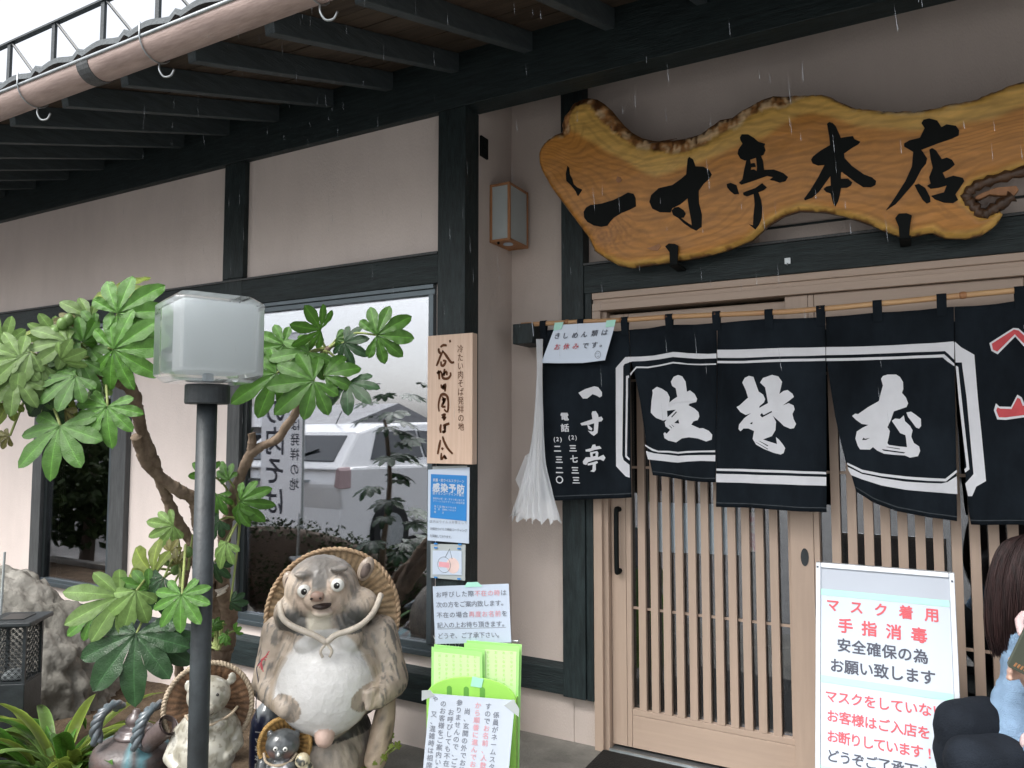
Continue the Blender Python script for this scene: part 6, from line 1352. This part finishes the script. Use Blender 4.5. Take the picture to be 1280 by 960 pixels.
# lower left
for x in (
 ([(-2.275,1.645,1.022)], .135, 142, 'y', 4, -10, 0, N5), ([(-1.861,1.436,1.038)], .108, 275, 'm', 2, 20, 0, N5), ([(-2.193,1.53,0.865)], .205, 258, 'd', 0, 28, 0, N5), ([(-2.281,1.531,0.972)], .155, 205, 'p', 1, 45, 15, N5),
 ([(-2.217,1.542,0.994)], .115, 262, 'p', 4, 20, -20, N5), ([(-2.2,1.629,1.022)], .125, 235, 'd', 4, 20, 20, N5), ([(-2.388,1.801,1.161)], .095, 205, 'p', 3, 30, 0, N5), ([(-2.202,1.608,0.825)], .12, 330, 'd', 4, 20, 0, N5), ([(-2.356,1.495,0.913)], .085, 215, 'm', 4, 30, 20, N5), ([(-2.247,1.606,0.987)], .1, 195, 'm', 3, 30, 0, N5),
 ([(-2.291,1.749,1.04)], .05, 110, 'o', 4, 0, 0, N5), ([(-2.359,1.766,1.073)], .05, 60, 'o', 4, 0, 0, N5)):
    leaf(fs, x[0][0], *x[1:])
# right of the lamp
for x in (
 ([(-2.328,1.941,1.266)], .085, 262, 'm', 3, 20, 0, N7), ([(-2.325,1.949,1.17)], .09, 215, 'd', 3, 20, 0, N7), ([(-2.26,1.933,1.093)], .085, 250, 'p', 4, 20, 20, N7), ([(-2.214,1.948,1.246)], .11, 350, 'm', 3, 10, 0, N7), ([(-2.233,1.95,1.228)], .085, 300, 'm', 4, 20, 20, N7), ([(-2.346,1.95,1.013)], .08, 280, 'd', 3, 10, 0, N7), ([(-2.298,1.987,0.863)], .06, 350, 'd', 4, 0, 0, N7), ([(-2.335,1.908,1.345)], .08, 150, 'm', 3, 20, 0, N7), ([(-2.289,1.958,1.32)], .07, 120, 'm', 4, 0, 0, N7),
 ([(-1.957,1.899,1.806)], .12, 205, 'm', 0, 10, 0, N4), ([(-1.841,1.958,1.86)], .12, 188, 'm', 1, 55, -40, N4), ([(-1.866,1.928,1.779)], .135, 228, 'm', 1, 30, 0, N4), ([(-1.939,1.848,1.701)], .165, 216, 'm', 1, 25, 0, N4), ([(-1.819,1.904,1.675)], .155, 205, 'm', 0, 25, 10, N4), ([(-1.798,2.031,1.82)], .09, 330, 'd', 1, 20, 0, N4), ([(-1.656,2.038,1.838)], .145, 15, 'm', 0, -5, 0, N4), ([(-1.75,1.999,1.673)], .125, 275, 'd', 1, 35, 0, N4), ([(-1.808,1.943,1.694)], .115, 22, 'm', 4, 0, -20, N4), ([(-1.916,1.925,1.753)], .1, 240, 'd', 3, 25, 0, N4), ([(-1.837,2.031,1.834)], .07, 350, 'm', 4, 10, 0, N4)):
    leaf(fs, x[0][0], *x[1:])
# buds and dry twigs
bm = bmesh.new()
for a, b in (([(-2.434,1.903,0.983)], [(-2.397,1.891,1.118)]), ([(-2.442,1.899,0.983)], [(-2.467,1.857,1.059)]), ([(-2.196,1.691,0.977)], [(-2.373,1.817,1.065)]), ([(-2.423,1.792,1.022)], [(-2.433,1.759,1.089)]), ([(-2.433,1.773,1.061)], [(-2.447,1.753,1.069)])): tube(bm, [(*a[0], .006), (*b[0], .003)], .005, 6)
obj('twig', bm, M['stem_green'], fs)
for q in [(-2.357,1.357,1.839),(-2.349,1.372,1.853),(-2.369,1.341,1.808),(-2.405,1.801,1.036),(-2.388,1.813,1.002),(-2.386,1.867,1.057)]:
    bm = bmesh.new(); ell(bm, q, (.016, .016, .022), None, 2); obj('bud', bm, LM['p'], fs, smooth=True)
for o in fs.children:
    if o.name.startswith('bud') and 'paint' not in o.data.attributes: paint(o.data, lambda a, b: (1, 1, 1))

# a second fatsia just left of the frame, seen in the window glass
f2 = thing('fatsia_shrub', 'second fatsia shrub left of the frame, mirrored as dark leaves in the window', 'shrub', (-3.75, 1.25, 0))
bm = bmesh.new(); tube(bm, smoothpath([(-3.75, 1.25, -.03, .03), (-3.78, 1.23, .5, .025), (-3.73, 1.21, 1.1, .02), (-3.77, 1.23, 1.6, .015)], 4), .02, 8); obj('trunk', bm, M['bark_fatsia'], f2, smooth=True)
rnd = random.Random(5)
for k in range(34):
    z = rnd.uniform(.35, 1.9); a = rnd.uniform(0, 6.28); r = rnd.uniform(.12, .34)
    p = Vector((-3.75 + r * math.cos(a), 1.23 + r * math.sin(a) * .8, z)); d_ = Vector((math.cos(a), math.sin(a), -.25)).normalized(); n_ = Vector((0, .25, 1)); n_ = (n_ - d_ * n_.dot(d_)).normalized()
    key = (k % 4, 'd')
    if key not in LEAFS: me = PALM[key[0]].copy(); me.materials.append(LM['d']); LEAFS[key] = me
    o = bpy.data.objects.new('leaf', LEAFS[key]); COL.objects.link(o); o.matrix_world = Matrix.Translation(p) @ Matrix((d_.cross(n_), d_, n_)).transposed().to_4x4() @ Matrix.Scale(rnd.uniform(.13, .19), 4)
    o.parent = f2; o.matrix_parent_inverse = parent_world(f2).inverted()

# ---------------------------------------------------------------- strap leaved plant, weeds
def strap(p, ang, L, w, arch, mname, parent, lift=.8):
    bm = bmesh.new(); col = bm.verts.layers.float_color.new('paint'); rows = []
    dv = Vector((math.cos(ang), math.sin(ang), 0)); sv = Vector((-math.sin(ang), math.cos(ang), 0))
    for k in range(10):
        t = k / 9; e = lift - arch * t
        if k == 0: pos = Vector(p)
        else: pos = pos + (dv * math.cos(e) + Vector((0, 0, 1)) * math.sin(e)) * (L / 9)
        ww = w * (math.sin(math.pi * (t * .86 + .14)) ** .7) * .5
        up = Vector((0, 0, 1)) * math.cos(e) - dv * math.sin(e); r_ = []
        for s_ in (-1, -.75, 0, .75, 1):
            v = bm.verts.new(pos + sv * ww * s_ + up * abs(s_) * ww * .35); b_ = 1.9 if abs(s_) > .9 else (1.0 if abs(s_) > .1 else .75); v[col] = (b_, b_, b_ * .9, 1); r_.append(v)
        rows.append(r_)
    for a, b in zip(rows[:-1], rows[1:]):
        for j in range(4): f = bm.faces.new((a[j], a[j + 1], b[j + 1], b[j])); f.smooth = True
    o = obj('leaf', bm, LM[mname], parent)
pc = [(-3.309,1.974,0.021)][0]
spn = thing('strap_leaf_plant', 'low clump of strap shaped yellow green leaves beside the kettle and black lantern', 'plant', (pc[0], pc[1], 0))
rnd = random.Random(11)
for k in range(64):
    a = rnd.uniform(0, 6.28); r = rnd.uniform(0, .17)
    c_ = Vector((pc[0] + r * math.cos(a) * 1.25, pc[1] + r * math.sin(a) * .8, rnd.uniform(.0, .05)))
    strap(c_, a + rnd.uniform(-.6, .6), rnd.uniform(.30, .50), rnd.uniform(.042, .064), rnd.uniform(1.0, 2.4), rnd.choice('yymmpy'), spn, rnd.uniform(.8, 1.45))
def weed(pts, label, n=9, s=.02, tone='m'):
    t = thing('weed', label, 'weed', pts[0])
    for k in range(n):
        b = Vector(pts[k % len(pts)]) + Vector((random.uniform(-.03, .03), random.uniform(-.03, .03), random.uniform(-.01, .05)))
        leaf(t, b, s * random.uniform(.8, 1.5), random.uniform(0, 360), tone, 4, random.uniform(-50, 50), 0, (pts[0][0] + random.uniform(-.02, .02), pts[0][1], pts[0][2] - .05))
weed([(-2.046,2.546,0.111),(-2.022,2.557,0.144),(-1.997,2.569,0.161),(-2.07,2.534,0.094)], 'small bright green weed at the foot of the largest statue', 14, .022, 'y')
weed([(-2.433,2.039,0.706),(-2.397,2.057,0.722),(-2.456,2.028,0.675),(-2.413,2.053,0.666)], 'small green weed sprouting above the cream statue\'s hat', 14, .03, 'm')
weed([(-2.565,2.146,0.132),(-2.586,2.137,0.1),(-2.546,2.158,0.107)], 'small green weed in front of the cream statue', 8, .03, 'y')

# ---------------------------------------------------------------- seated person at the right
pr = thing('person', 'seated person in a light blue denim jacket and black trousers looking down at a phone', 'person', [(0.276,2.892,-0.03)][0]); pr.location.z = 0
M['denim'] = mat('light_blue_denim', (.22, .33, .47), .9, .15, .12, 10, .6, 300); M['trousers'] = mat('black_cotton', (.013, .017, .024), .9, .15, .2, 8, .4, 200)
M['hair'] = mat('dark_brown_hair', (.040, .019, .018), .42, .3, .3, 8, .3, 60, (9, 9, .35), dark=(.010, .006, .006)); M['skin'] = mat('skin', (.56, .36, .28), .5, .35, .05, 12)
M['pink_cloth'] = mat('pale_pink_cloth', (.62, .47, .47), .9, .15, .05, 10, .4, 150)
hp = [(0.312,2.856,1.047)][0]; hp = Vector(hp)
bm = bmesh.new()
ell(bm, hp + Vector((0, 0, .0)), (.078, .092, .112)); limb(bm, [(*(hp + Vector((.02, .02, -.06))), .055), (*(hp + Vector((.06, .05, -.17))), .058)])
ell(bm, hp + Vector((-.045, -.065, -.035)), (.05, .05, .07))
nose_d = Vector((-.075, -.09, -.02)); ell(bm, hp + nose_d, (.014, .014, .02))
hv = [Vector(q) for q in [(0.23,2.597,0.845),(0.256,2.615,0.795),(0.317,2.692,0.669)]]
limb(bm, [(*hv[2], .036), (*hv[1], .030), (*hv[0], .026)])
for k in range(4):
    b_ = hv[0] + ZV * (.012 - .017 * k) - RV * (.005 + .003 * k); limb(bm, [(*b_, .0095), (*(b_ - RV * .03 + NV * .012), .0088), (*(b_ - RV * .038 + NV * .030 + ZV * .004), .0078)])
limb(bm, [(*(hv[0] + ZV * .01), .011), (*(hv[0] + ZV * .03 + NV * .028), .0095), (*(hv[0] + ZV * .045 + NV * .036 - RV * .01), .0085)])
obj('body', remesh(bm, .0042, 3), M['skin'], pr)
ed = [hp + nose_d * .82 + Vector((.022, -.012, .022)), hp + nose_d * .82 + Vector((-.012, .022, .022))]
for e_ in ed:
    bm = bmesh.new(); ell(bm, e_, (.010, .010, .005), None, 2); obj('eye', bm, M['pupil'], pr)
bm = bmesh.new(); ell(bm, hp + Vector((-.07, -.085, -.068)), (.018, .018, .005), None, 2); obj('mouth', bm, M['ink_pink'], pr)
# hair: cap and curtain, with loose strands
bm = bmesh.new()
ell(bm, hp + Vector((.015, .02, .022)), (.098, .108, .118)); 
for q, r in (([(0.247,2.864,1.064)], .05), ([(0.233,2.863,0.981)], .045), ([(0.225,2.854,0.895)], .038), ([(0.223,2.844,0.847)], .028), ([(0.252,2.807,0.957)], .07), ([(0.291,2.901,0.892)], .09), ([(0.244,2.807,0.883)], .055)): ell(bm, q[0], (r, r, r * 1.25))
hr = obj('hair', remesh(bm, .007, 22), M['hair'], pr)
bm = bmesh.new(); rnd = random.Random(3)
ho = [(0.295,2.883,1.176),(0.221,2.821,1.153),(0.183,2.794,1.08),(0.165,2.781,0.972),(0.164,2.775,0.88),(0.179,2.789,0.811)]
hm_ = [(0.306,2.865,1.179),(0.264,2.786,1.166),(0.229,2.75,1.091),(0.212,2.737,0.986),(0.209,2.742,0.894),(0.215,2.761,0.83)]
hi = [(0.319,2.873,1.179),(0.31,2.801,1.157),(0.29,2.755,1.09),(0.274,2.747,0.995),(0.264,2.759,0.921),(0.256,2.769,0.869)]
he = [(0.328,2.877,1.179),(0.34,2.817,1.157),(0.349,2.788,1.086),(0.354,2.791,0.99),(0.353,2.809,0.906),(0.346,2.832,0.837)]
for k in range(1500):
    u = rnd.random() * 3; A_, B_ = ((ho, hm_), (hm_, hi), (hi, he))[min(2, int(u))]; f_ = u - int(u); j_ = [rnd.gauss(0, .0035) for _ in range(3)]; q = []
    for i_, (a, b_) in enumerate(zip(A_, B_)):
        g_ = .3 + i_ * .22; q.append((*[lerp(a[c], b_[c], f_) + j_[c] * g_ + rnd.gauss(0, .0008) for c in range(3)], (.0012, .0019, .0020, .0019, .0015, .0004)[i_]))
    q[-1] = (q[-1][0], q[-1][1], q[-1][2] + rnd.uniform(-.012, .02), q[-1][3])
    tube(bm, smoothpath(q, 4), .0015, 3, False)
o = obj('strands', bm, M['hair'], hr, smooth=True); o['kind'] = 'stuff'
# jacket, trousers
bm = bmesh.new()
sh_ = hp + Vector((.03, .0, -.20)); 
ell(bm, sh_ + ZV * -.12 + RV * .06, (.17, .14, .20)); ell(bm, sh_ + ZV * -.30 + RV * .08, (.18, .16, .20)); ell(bm, sh_ + RV * .02, (.13, .10, .07))
el = [Vector(q) for q in [(0.252,2.779,0.862),(0.246,2.762,0.747),(0.215,2.717,0.65),(0.177,2.679,0.579),(0.205,2.633,0.478)]]
limb(bm, [(*el[0], .050), (*el[1], .062), (*el[2], .070), (*el[3], .070)]); limb(bm, [(*el[3], .068), (*el[4], .06), (*[(0.267,2.613,0.599)][0], .048)])
jm_ = remesh(bm, .007, 5)
displace(jm_, lambda c: .010 * nz((c.x, c.y, c.z * 1.6), 9, 2) + .004 * nz((c.x, c.y, c.z), 30, 2))
jk = obj('jacket', jm_, M['denim'], pr)
bm = bmesh.new(); cf = [Vector(q) for q in [(0.276,2.625,0.497),(0.262,2.612,0.565),(0.253,2.615,0.617)]]; limb(bm, [(*cf[0], .044), (*cf[1], .04), (*cf[2], .035)]); limb(bm, [(*[(0.266,2.757,0.959)][0], .014), (*[(0.24,2.71,0.938)][0], .013), (*[(0.243,2.691,0.905)][0], .012)])
obj('sleeve', remesh(bm, .005, 3), M['pink_cloth'], pr)
bm = bmesh.new()
hipp = sh_ + ZV * -.44 + RV * .10; kn1 = [Vector(q) for q in [(0.302,2.934,0.525),(0.152,2.731,0.617),(0.071,2.617,0.636),(0.06,2.617,0.556)]]
limb(bm, [(*hipp, .12), (*kn1[0], .088), (*kn1[1], .080), (*kn1[2], .072)]); limb(bm, [(*kn1[2], .068), (*kn1[3], .062), (kn1[3].x + .05, kn1[3].y + .05, .12, .045)])
tm_ = remesh(bm, .009, 24)
displace(tm_, lambda c: .004 * nz((c.x * .6, c.y, c.z * 2.5), 9, 2))
obj('trouser_leg', tm_, M['trousers'], pr); bm = bmesh.new()
kn2 = [Vector(q) for q in [(0.283,2.792,0.454),(0.171,2.609,0.554),(0.094,2.52,0.574)]]
limb(bm, [(*(hipp + NV * .1), .12), (*kn2[0], .090), (*kn2[1], .082), (*kn2[2], .074)]); limb(bm, [(*kn2[2], .070), (kn2[2].x + .03, kn2[2].y + .03, .12, .045)])
tm_ = remesh(bm, .009, 24)
displace(tm_, lambda c: .004 * nz((c.x * .6, c.y, c.z * 2.5), 9, 2))
obj('trouser_leg', tm_, M['trousers'], pr)
for b_ in (kn1[3] + Vector((.05, .05, 0)), kn2[2] + Vector((.03, .03, 0))):
    bm = bmesh.new(); limb(bm, [(b_.x, b_.y, .06, .048), (b_.x - .05, b_.y - .06, .045, .045), (b_.x - .09, b_.y - .11, .035, .035)]); obj('shoe', remesh(bm, .006, 4), M['sash_black'], pr)
FP = Frame(*[(0.189,2.517,0.851),(0.266,2.562,0.807),(0.239,2.513,0.972)])
phn = thing('phone', 'dark phone held in the seated person\'s hand', 'phone', FP.f(0)(.5, .5))
F_ = FP.slab('case', [(0, .06), (.06, 0), (.94, 0), (1, .06), (1, .94), (.94, 1), (.06, 1), (0, .94)], .005, -.004, mat('phone_case', (.07, .08, .06), .35, .5, .05, 8), phn, .001)
for k in range(5): FP.slab('speaker_hole', [(.14 + .1 * k, .07), (.19 + .1 * k, .07), (.21 + .1 * k, .16), (.16 + .1 * k, .16)], .006, .0048, M['oak'], phn)
bn = thing('bench', 'low wooden bench under the seated person', 'bench', (hipp.x, hipp.y, 0))
bm = bmesh.new(); box(bm, hipp.x - .3, hipp.x + .8, hipp.y - .2, hipp.y + .22, .37, .41); obj('seat', bm, M['dark_wood_x'], bn, bevel=.004)
for x in (hipp.x - .25, hipp.x + .72):
    for y in (hipp.y - .15, hipp.y + .14): B('leg', x, x + .05, y, y + .05, 0, .3695, M['dark_wood'], bn)

# ---------------------------------------------------------------- the street behind the photographer (seen in the glass)
M['car_white'] = mat('white_car_paint', (.80, .80, .80), .18, .5, .01, 3, coat=.8); M['car_glass'] = mat('car_glass', (.02, .025, .03), .08, .6, .05, 3)
M['tail'] = mat('tail_lamp', (.50, .36, .36), .2, .5, .1, 20)
cr_ = thing('parked_car', 'white hatchback parked with its rear to the restaurant, mirrored in the window', 'car', (-6.92, -.57, -.13))
CX, CY, CG = -6.92, -.57, -.13        # rear bumper plane at CY, car runs towards -y
lower = [(0, .28), (.03, .42), (.10, .62), (.06, .86), (.16, 1.0), (.30, 1.03), (2.9, .98), (3.5, .90), (4.0, .78), (4.2, .6), (4.22, .3), (3.9, .22), (.25, .22)]
upper = [(.10, 1.0), (.55, 1.38), (.95, 1.47), (1.9, 1.50), (2.5, 1.42), (3.2, .99)]
def carprism(bm, pr_, w0, w1, zsplit):
    def wd(z): return lerp(w0, w1, max(0, min(1, (z - zsplit) / .55)))
    prism(bm, pr_, lambda a, z: (CX - wd(z), CY - a, CG + z), lambda a, z: (CX + wd(z), CY - a, CG + z))
bm = bmesh.new(); carprism(bm, lower, .86, .86, 1.0); carprism(bm, upper, .84, .62, .95); obj('body', bm, M['car_white'], cr_, bevel=.05)
def carpanel(name, pts3, m, th=.012):
    v = [Vector(p) for p in pts3]; nrm = (v[1] - v[0]).cross(v[2] - v[0]).normalized()
    bm = bmesh.new(); a = [bm.verts.new(p + nrm * .004) for p in v]; b = [bm.verts.new(p + nrm * -th) for p in v]
    bm.faces.new(a); bm.faces.new(b[::-1]); k = len(v)
    for i in range(k): bm.faces.new((a[i], b[i], b[(i + 1) % k], a[(i + 1) % k]))
    bmesh.ops.recalc_face_normals(bm, faces=bm.faces); return obj(name, bm, m, cr_, bevel=.004)
g0 = lambda x, a, z: (CX + x, CY - a, CG + z)
carpanel('rear_window', [g0(.66, .19, 1.085), g0(-.66, .19, 1.085), g0(-.57, .50, 1.345), g0(.57, .50, 1.345)], M['car_glass'])
for s_ in (1, -1):
    w1_, w2_ = s_ * .785, s_ * .668
    q = [g0(w1_, .62, 1.09), g0(w1_, 1.55, 1.09), g0(w2_, 1.55, 1.40), g0(w2_, .85, 1.38)]; carpanel('side_window', q if s_ > 0 else q[::-1], M['car_glass'])
    q = [g0(w1_, 1.60, 1.09), g0(w1_, 2.75, 1.06), g0(w2_ + s_ * .02, 2.35, 1.36), g0(w2_, 1.60, 1.40)]; carpanel('side_window', q if s_ > 0 else q[::-1], M['car_glass'])
    bm = bmesh.new(); prism(bm, [(s_ * .80, .84), (s_ * .872, .82), (s_ * .872, 1.0), (s_ * .85, 1.04), (s_ * .82, 1.0)], lambda x, z: g0(x, .045, z), lambda x, z: g0(x, .22, z)); obj('tail_lamp', bm, M['tail'], cr_, bevel=.01)
    for a in (.85, 3.4):
        bm = bmesh.new(); lathe(bm, [(.10, -.1), (.30, -.1), (.325, -.06), (.325, .06), (.30, .1), (.10, .1)], 24); bmesh.ops.transform(bm, matrix=Matrix.Translation(g0(s_ * .80, a, .325)) @ Matrix.Rotation(R(90), 4, 'Y'), verts=bm.verts)
        wl_ = obj('wheel', bm, M['rubber'], cr_); bm = bmesh.new(); lathe(bm, [(.0, -.102), (.2, -.102), (.2, .102), (.0, .102)], 16); bmesh.ops.transform(bm, matrix=Matrix.Translation(g0(s_ * .80, a, .325)) @ Matrix.Rotation(R(90), 4, 'Y'), verts=bm.verts); obj('rim', bm, M['steel'], wl_)
bm = bmesh.new(); box(bm, CX - .17, CX + .17, CY - .07, CY - .02, CG + .66, CG + .82); obj('number_plate', bm, M['white_paper'], cr_)
bm = bmesh.new(); box(bm, CX - .45, CX + .45, CY - .09, CY - .02, CG + .875, CG + .90); obj('trim', bm, M['steel'], cr_)
bm = bmesh.new(); tube(bm, [g0(.0, .17, 1.07), g0(.36, .30, 1.20)], .01, 5); obj('rear_wiper', bm, M['black'], cr_)
bm = bmesh.new(); tube(bm, [g0(0, .95, 1.47), g0(0, 1.05, 1.62)], .006, 5); obj('aerial', bm, M['black'], cr_)
cr_.scale = (1.18, 1.18, 1.18)
# white banner on a pole
bmt = bpy.data.materials.new('thin_banner_cloth'); bmt.use_nodes = True; M['banner'] = bmt
n, l = bmt.node_tree.nodes, bmt.node_tree.links; pb = n['Principled BSDF']; pb.inputs['Base Color'].default_value = (.85, .86, .88, 1); pb.inputs['Roughness'].default_value = .9
tb = n.new('ShaderNodeBsdfTranslucent'); tb.inputs[0].default_value = (.85, .86, .88, 1); mb = n.new('ShaderNodeMixShader'); mb.inputs[0].default_value = .5
l.new(pb.outputs[0], mb.inputs[1]); l.new(tb.outputs[0], mb.inputs[2]); l.new(mb.outputs[0], n['Material Output'].inputs[0])
bn2 = thing('banner_flag', 'tall white banner with black brush lettering on a pole, mirrored in the window', 'banner', (-6.1, .05, -.13))
BX, BY = -6.12, .05
bm = bmesh.new(); tube(bm, [(BX + .32, BY, -.13), (BX + .32, BY, 2.62)], .014, 8); tube(bm, [(BX - .32, BY, 2.58), (BX + .33, BY, 2.58)], .008, 6); obj('pole', bm, M['frost'], bn2)
bm = bmesh.new(); fill(bm, [[(BX - .31, .5), (BX + .31, .5), (BX + .31, 2.57), (BX - .31, 2.57)]], lambda x, z: (x, BY, z)); o = obj('cloth', bm, M['banner'], bn2)
s_ = o.modifiers.new('t', 'SOLIDIFY'); s_.thickness = .002
def bput(tx, x, z0, h, p_):
    bm = bmesh.new()
    for k, ch in enumerate(tx): put(bm, ch, -x, z0 - k * p_, h, h, lambda a, z: (BX - a, BY + .003, z), .02)
    obj('lettering', bm, M['ink'], bn2)
bput('谷地の肉そば', -.10, 2.38, .32, .325); bput('冷たい肉そば発祥の地', .20, 2.38, .14, .16)
# hedge, trees and houses across the car park
M['leaf_far'] = mat('hedge_leaf', (.05, .085, .025), .7, .2, .3, 3, rnd=.3); M['trunk_far'] = mat('tree_bark', (.12, .09, .07), .9)
def foliage(name, parent, c, r, n, s, seed):
    rnd = random.Random(seed); vs, fs_ = [], []
    for k in range(n):
        while True:
            p = Vector((rnd.uniform(-1, 1), rnd.uniform(-1, 1), rnd.uniform(-1, 1)))
            if .25 < p.length < 1 and nz(p + Vector((seed, 0, 0)), 2.2) > -.18: break
        q = Vector((c[0] + p.x * r[0], c[1] + p.y * r[1], c[2] + p.z * r[2])); a = Vector((rnd.gauss(0, 1), rnd.gauss(0, 1), rnd.gauss(0, 1))).normalized(); b = a.orthogonal().normalized() * s * rnd.uniform(.6, 1.3); d_ = a.cross(b)
        i = len(vs); vs += [q - b, q + d_ * .5, q + b, q - d_ * .5]; fs_.append((i, i + 1, i + 2, i + 3))
    me = bpy.data.meshes.new(name); me.from_pydata(vs, [], fs_); return obj(name, me, M['leaf_far'], parent)
for k, (x, y, hh, rr) in enumerate(((-10.5, -2.2, 1.9, 1.1), (-12.6, -2.6, 2.2, 1.3), (-15, -2.0, 2.1, 1.3), (-9.0, .4, 1.6, .8), (-11.2, .2, 1.7, .9))):
    t = thing('clipped_tree', ('dark green garden tree, {} from the road, mirrored in the small window').format(('first', 'second', 'third', 'fourth', 'fifth')[k]), 'tree', (x, y, -.13), 'garden trees across the car park')
    bm = bmesh.new(); tube(bm, [(x, y, -.15, .09), (x + .1, y, hh * .5, .06), (x, y, hh * .85, .03)], .06, 7); obj('trunk', bm, M['trunk_far'], t)
    foliage('crown', t, (x, y, hh * .55), (rr, rr, hh * .5), 2600, .075, k + 3)
M['wall_far'] = mat('grey_house_wall', (.42, .40, .39), .8, .2, .1, 1); M['roof_far'] = mat('dark_house_roof', (.36, .36, .37), .6, .3, .15, 2)
for k, (x, y, w_, dd, hh) in enumerate(((-24, -19, 9, 6, 1.7), (-36, -15, 8, 6, 1.6), (-14, -30, 8, 6, 1.5), (4, -28, 10, 7, 3.2), (-50, -22, 9, 7, 2.6))):
    t = thing('house', ('grey house with a dark gabled roof across the road, {}').format(('facing the big window', 'low and far left', 'right of the trees', 'opposite the door', 'tallest and farthest')[k]), 'house', (x, y, -.13), 'houses across the road')
    B('wall', x - w_ / 2, x + w_ / 2, y - dd / 2, y + dd / 2, -.13, hh, M['wall_far'], t, 0)
    bm = bmesh.new(); prism(bm, [(y - dd / 2 - .5, hh), (y, hh + 1.0), (y + dd / 2 + .5, hh)], lambda a, z: (x - w_ / 2 - .4, a, z + .002), lambda a, z: (x + w_ / 2 + .4, a, z + .002)); obj('roof', bm, M['roof_far'], t)
    for q in (-.3, 0, .3):
        xx = x + q * w_; wn = B('window', xx - .7, xx + .7, y + dd / 2 + .001, y + dd / 2 + .04, hh - 1.1, hh - .25, M['white_paper'], t, 0); B('pane', xx - .62, xx + .62, y + dd / 2 + .0405, y + dd / 2 + .046, hh - 1.03, hh - .32, M['car_glass'], wn, 0)
up_ = thing('utility_pole', 'concrete utility pole with wires across the car park', 'utility pole', (-20, -9, -.13))
bm = bmesh.new(); tube(bm, [(-20, -9, -.13, .15), (-20, -9, 9.5, .10)], .12, 10); tube(bm, [(-21, -9, 8.7), (-19, -9, 8.7)], .05, 6); obj('pole', bm, M['concrete'], up_)
bm = bmesh.new()
for z, yo in ((8.75, -.6), (8.75, .6), (7.6, 0), (6.9, .1)):
    tube(bm, [(-60, -12 + yo, z + .4), (-40, -10.5 + yo, z - .35), (-20, -9 + yo, z), (0, -8 + yo, z - .35), (25, -7 + yo, z + .3)], .02, 4)
obj('wire', bm, M['black'], up_)

# low dark hedge, added left of the frame to darken the lower window reflection
hg = thing('added_hedge', 'low dark hedge added out of view to darken the reflection in the big window', 'hedge', (-4.6, 1.1, 0))
foliage('crown', hg, (-5.0, 1.10, .34), (1.35, .22, .42), 5200, .022, 41)
foliage('crown', hg, (-3.95, 1.00, .26), (.55, .20, .32), 2200, .022, 42)
bm = bmesh.new(); ell(bm, (-5.0, 1.10, .30), (1.25, .15, .36)); ell(bm, (-3.95, 1.0, .22), (.48, .13, .27)); obj('twigs', bm, M['trunk_far'], hg)  # solid core that keeps the mirrored hedge dark
# ---------------------------------------------------------------- rain
M['rain'] = mat('rain_drop', (.8, .85, .9), .15, .5, 0, 3, trans=.9)
rnd = random.Random(23); vs, fs_ = [], []
for k in range(360):
    y = rnd.uniform(1.2, 1.57); x = rnd.uniform(-1.45, .3) * y - .1; z = rnd.uniform(1.5, 3.0); L_ = rnd.choice((.015, .025, .035, .045)); r = rnd.uniform(.00012, .00026); dx = .06 * L_ * rnd.uniform(.3, 1.4)
    i = len(vs)
    vs.append((x - dx, y, z + L_))
    for a in range(4): vs.append((x + r * math.cos(a * 1.5708), y + r * math.sin(a * 1.5708), z + .2 * L_))
    vs.append((x + dx * .3, y, z))
    for a in range(4): fs_ += [(i, i + 1 + a, i + 1 + (a + 1) % 4), (i + 5, i + 1 + (a + 1) % 4, i + 1 + a)]
me = bpy.data.meshes.new('rain'); me.from_pydata(vs, [], fs_); tag(obj('rain', me, M['rain']), kind='stuff')
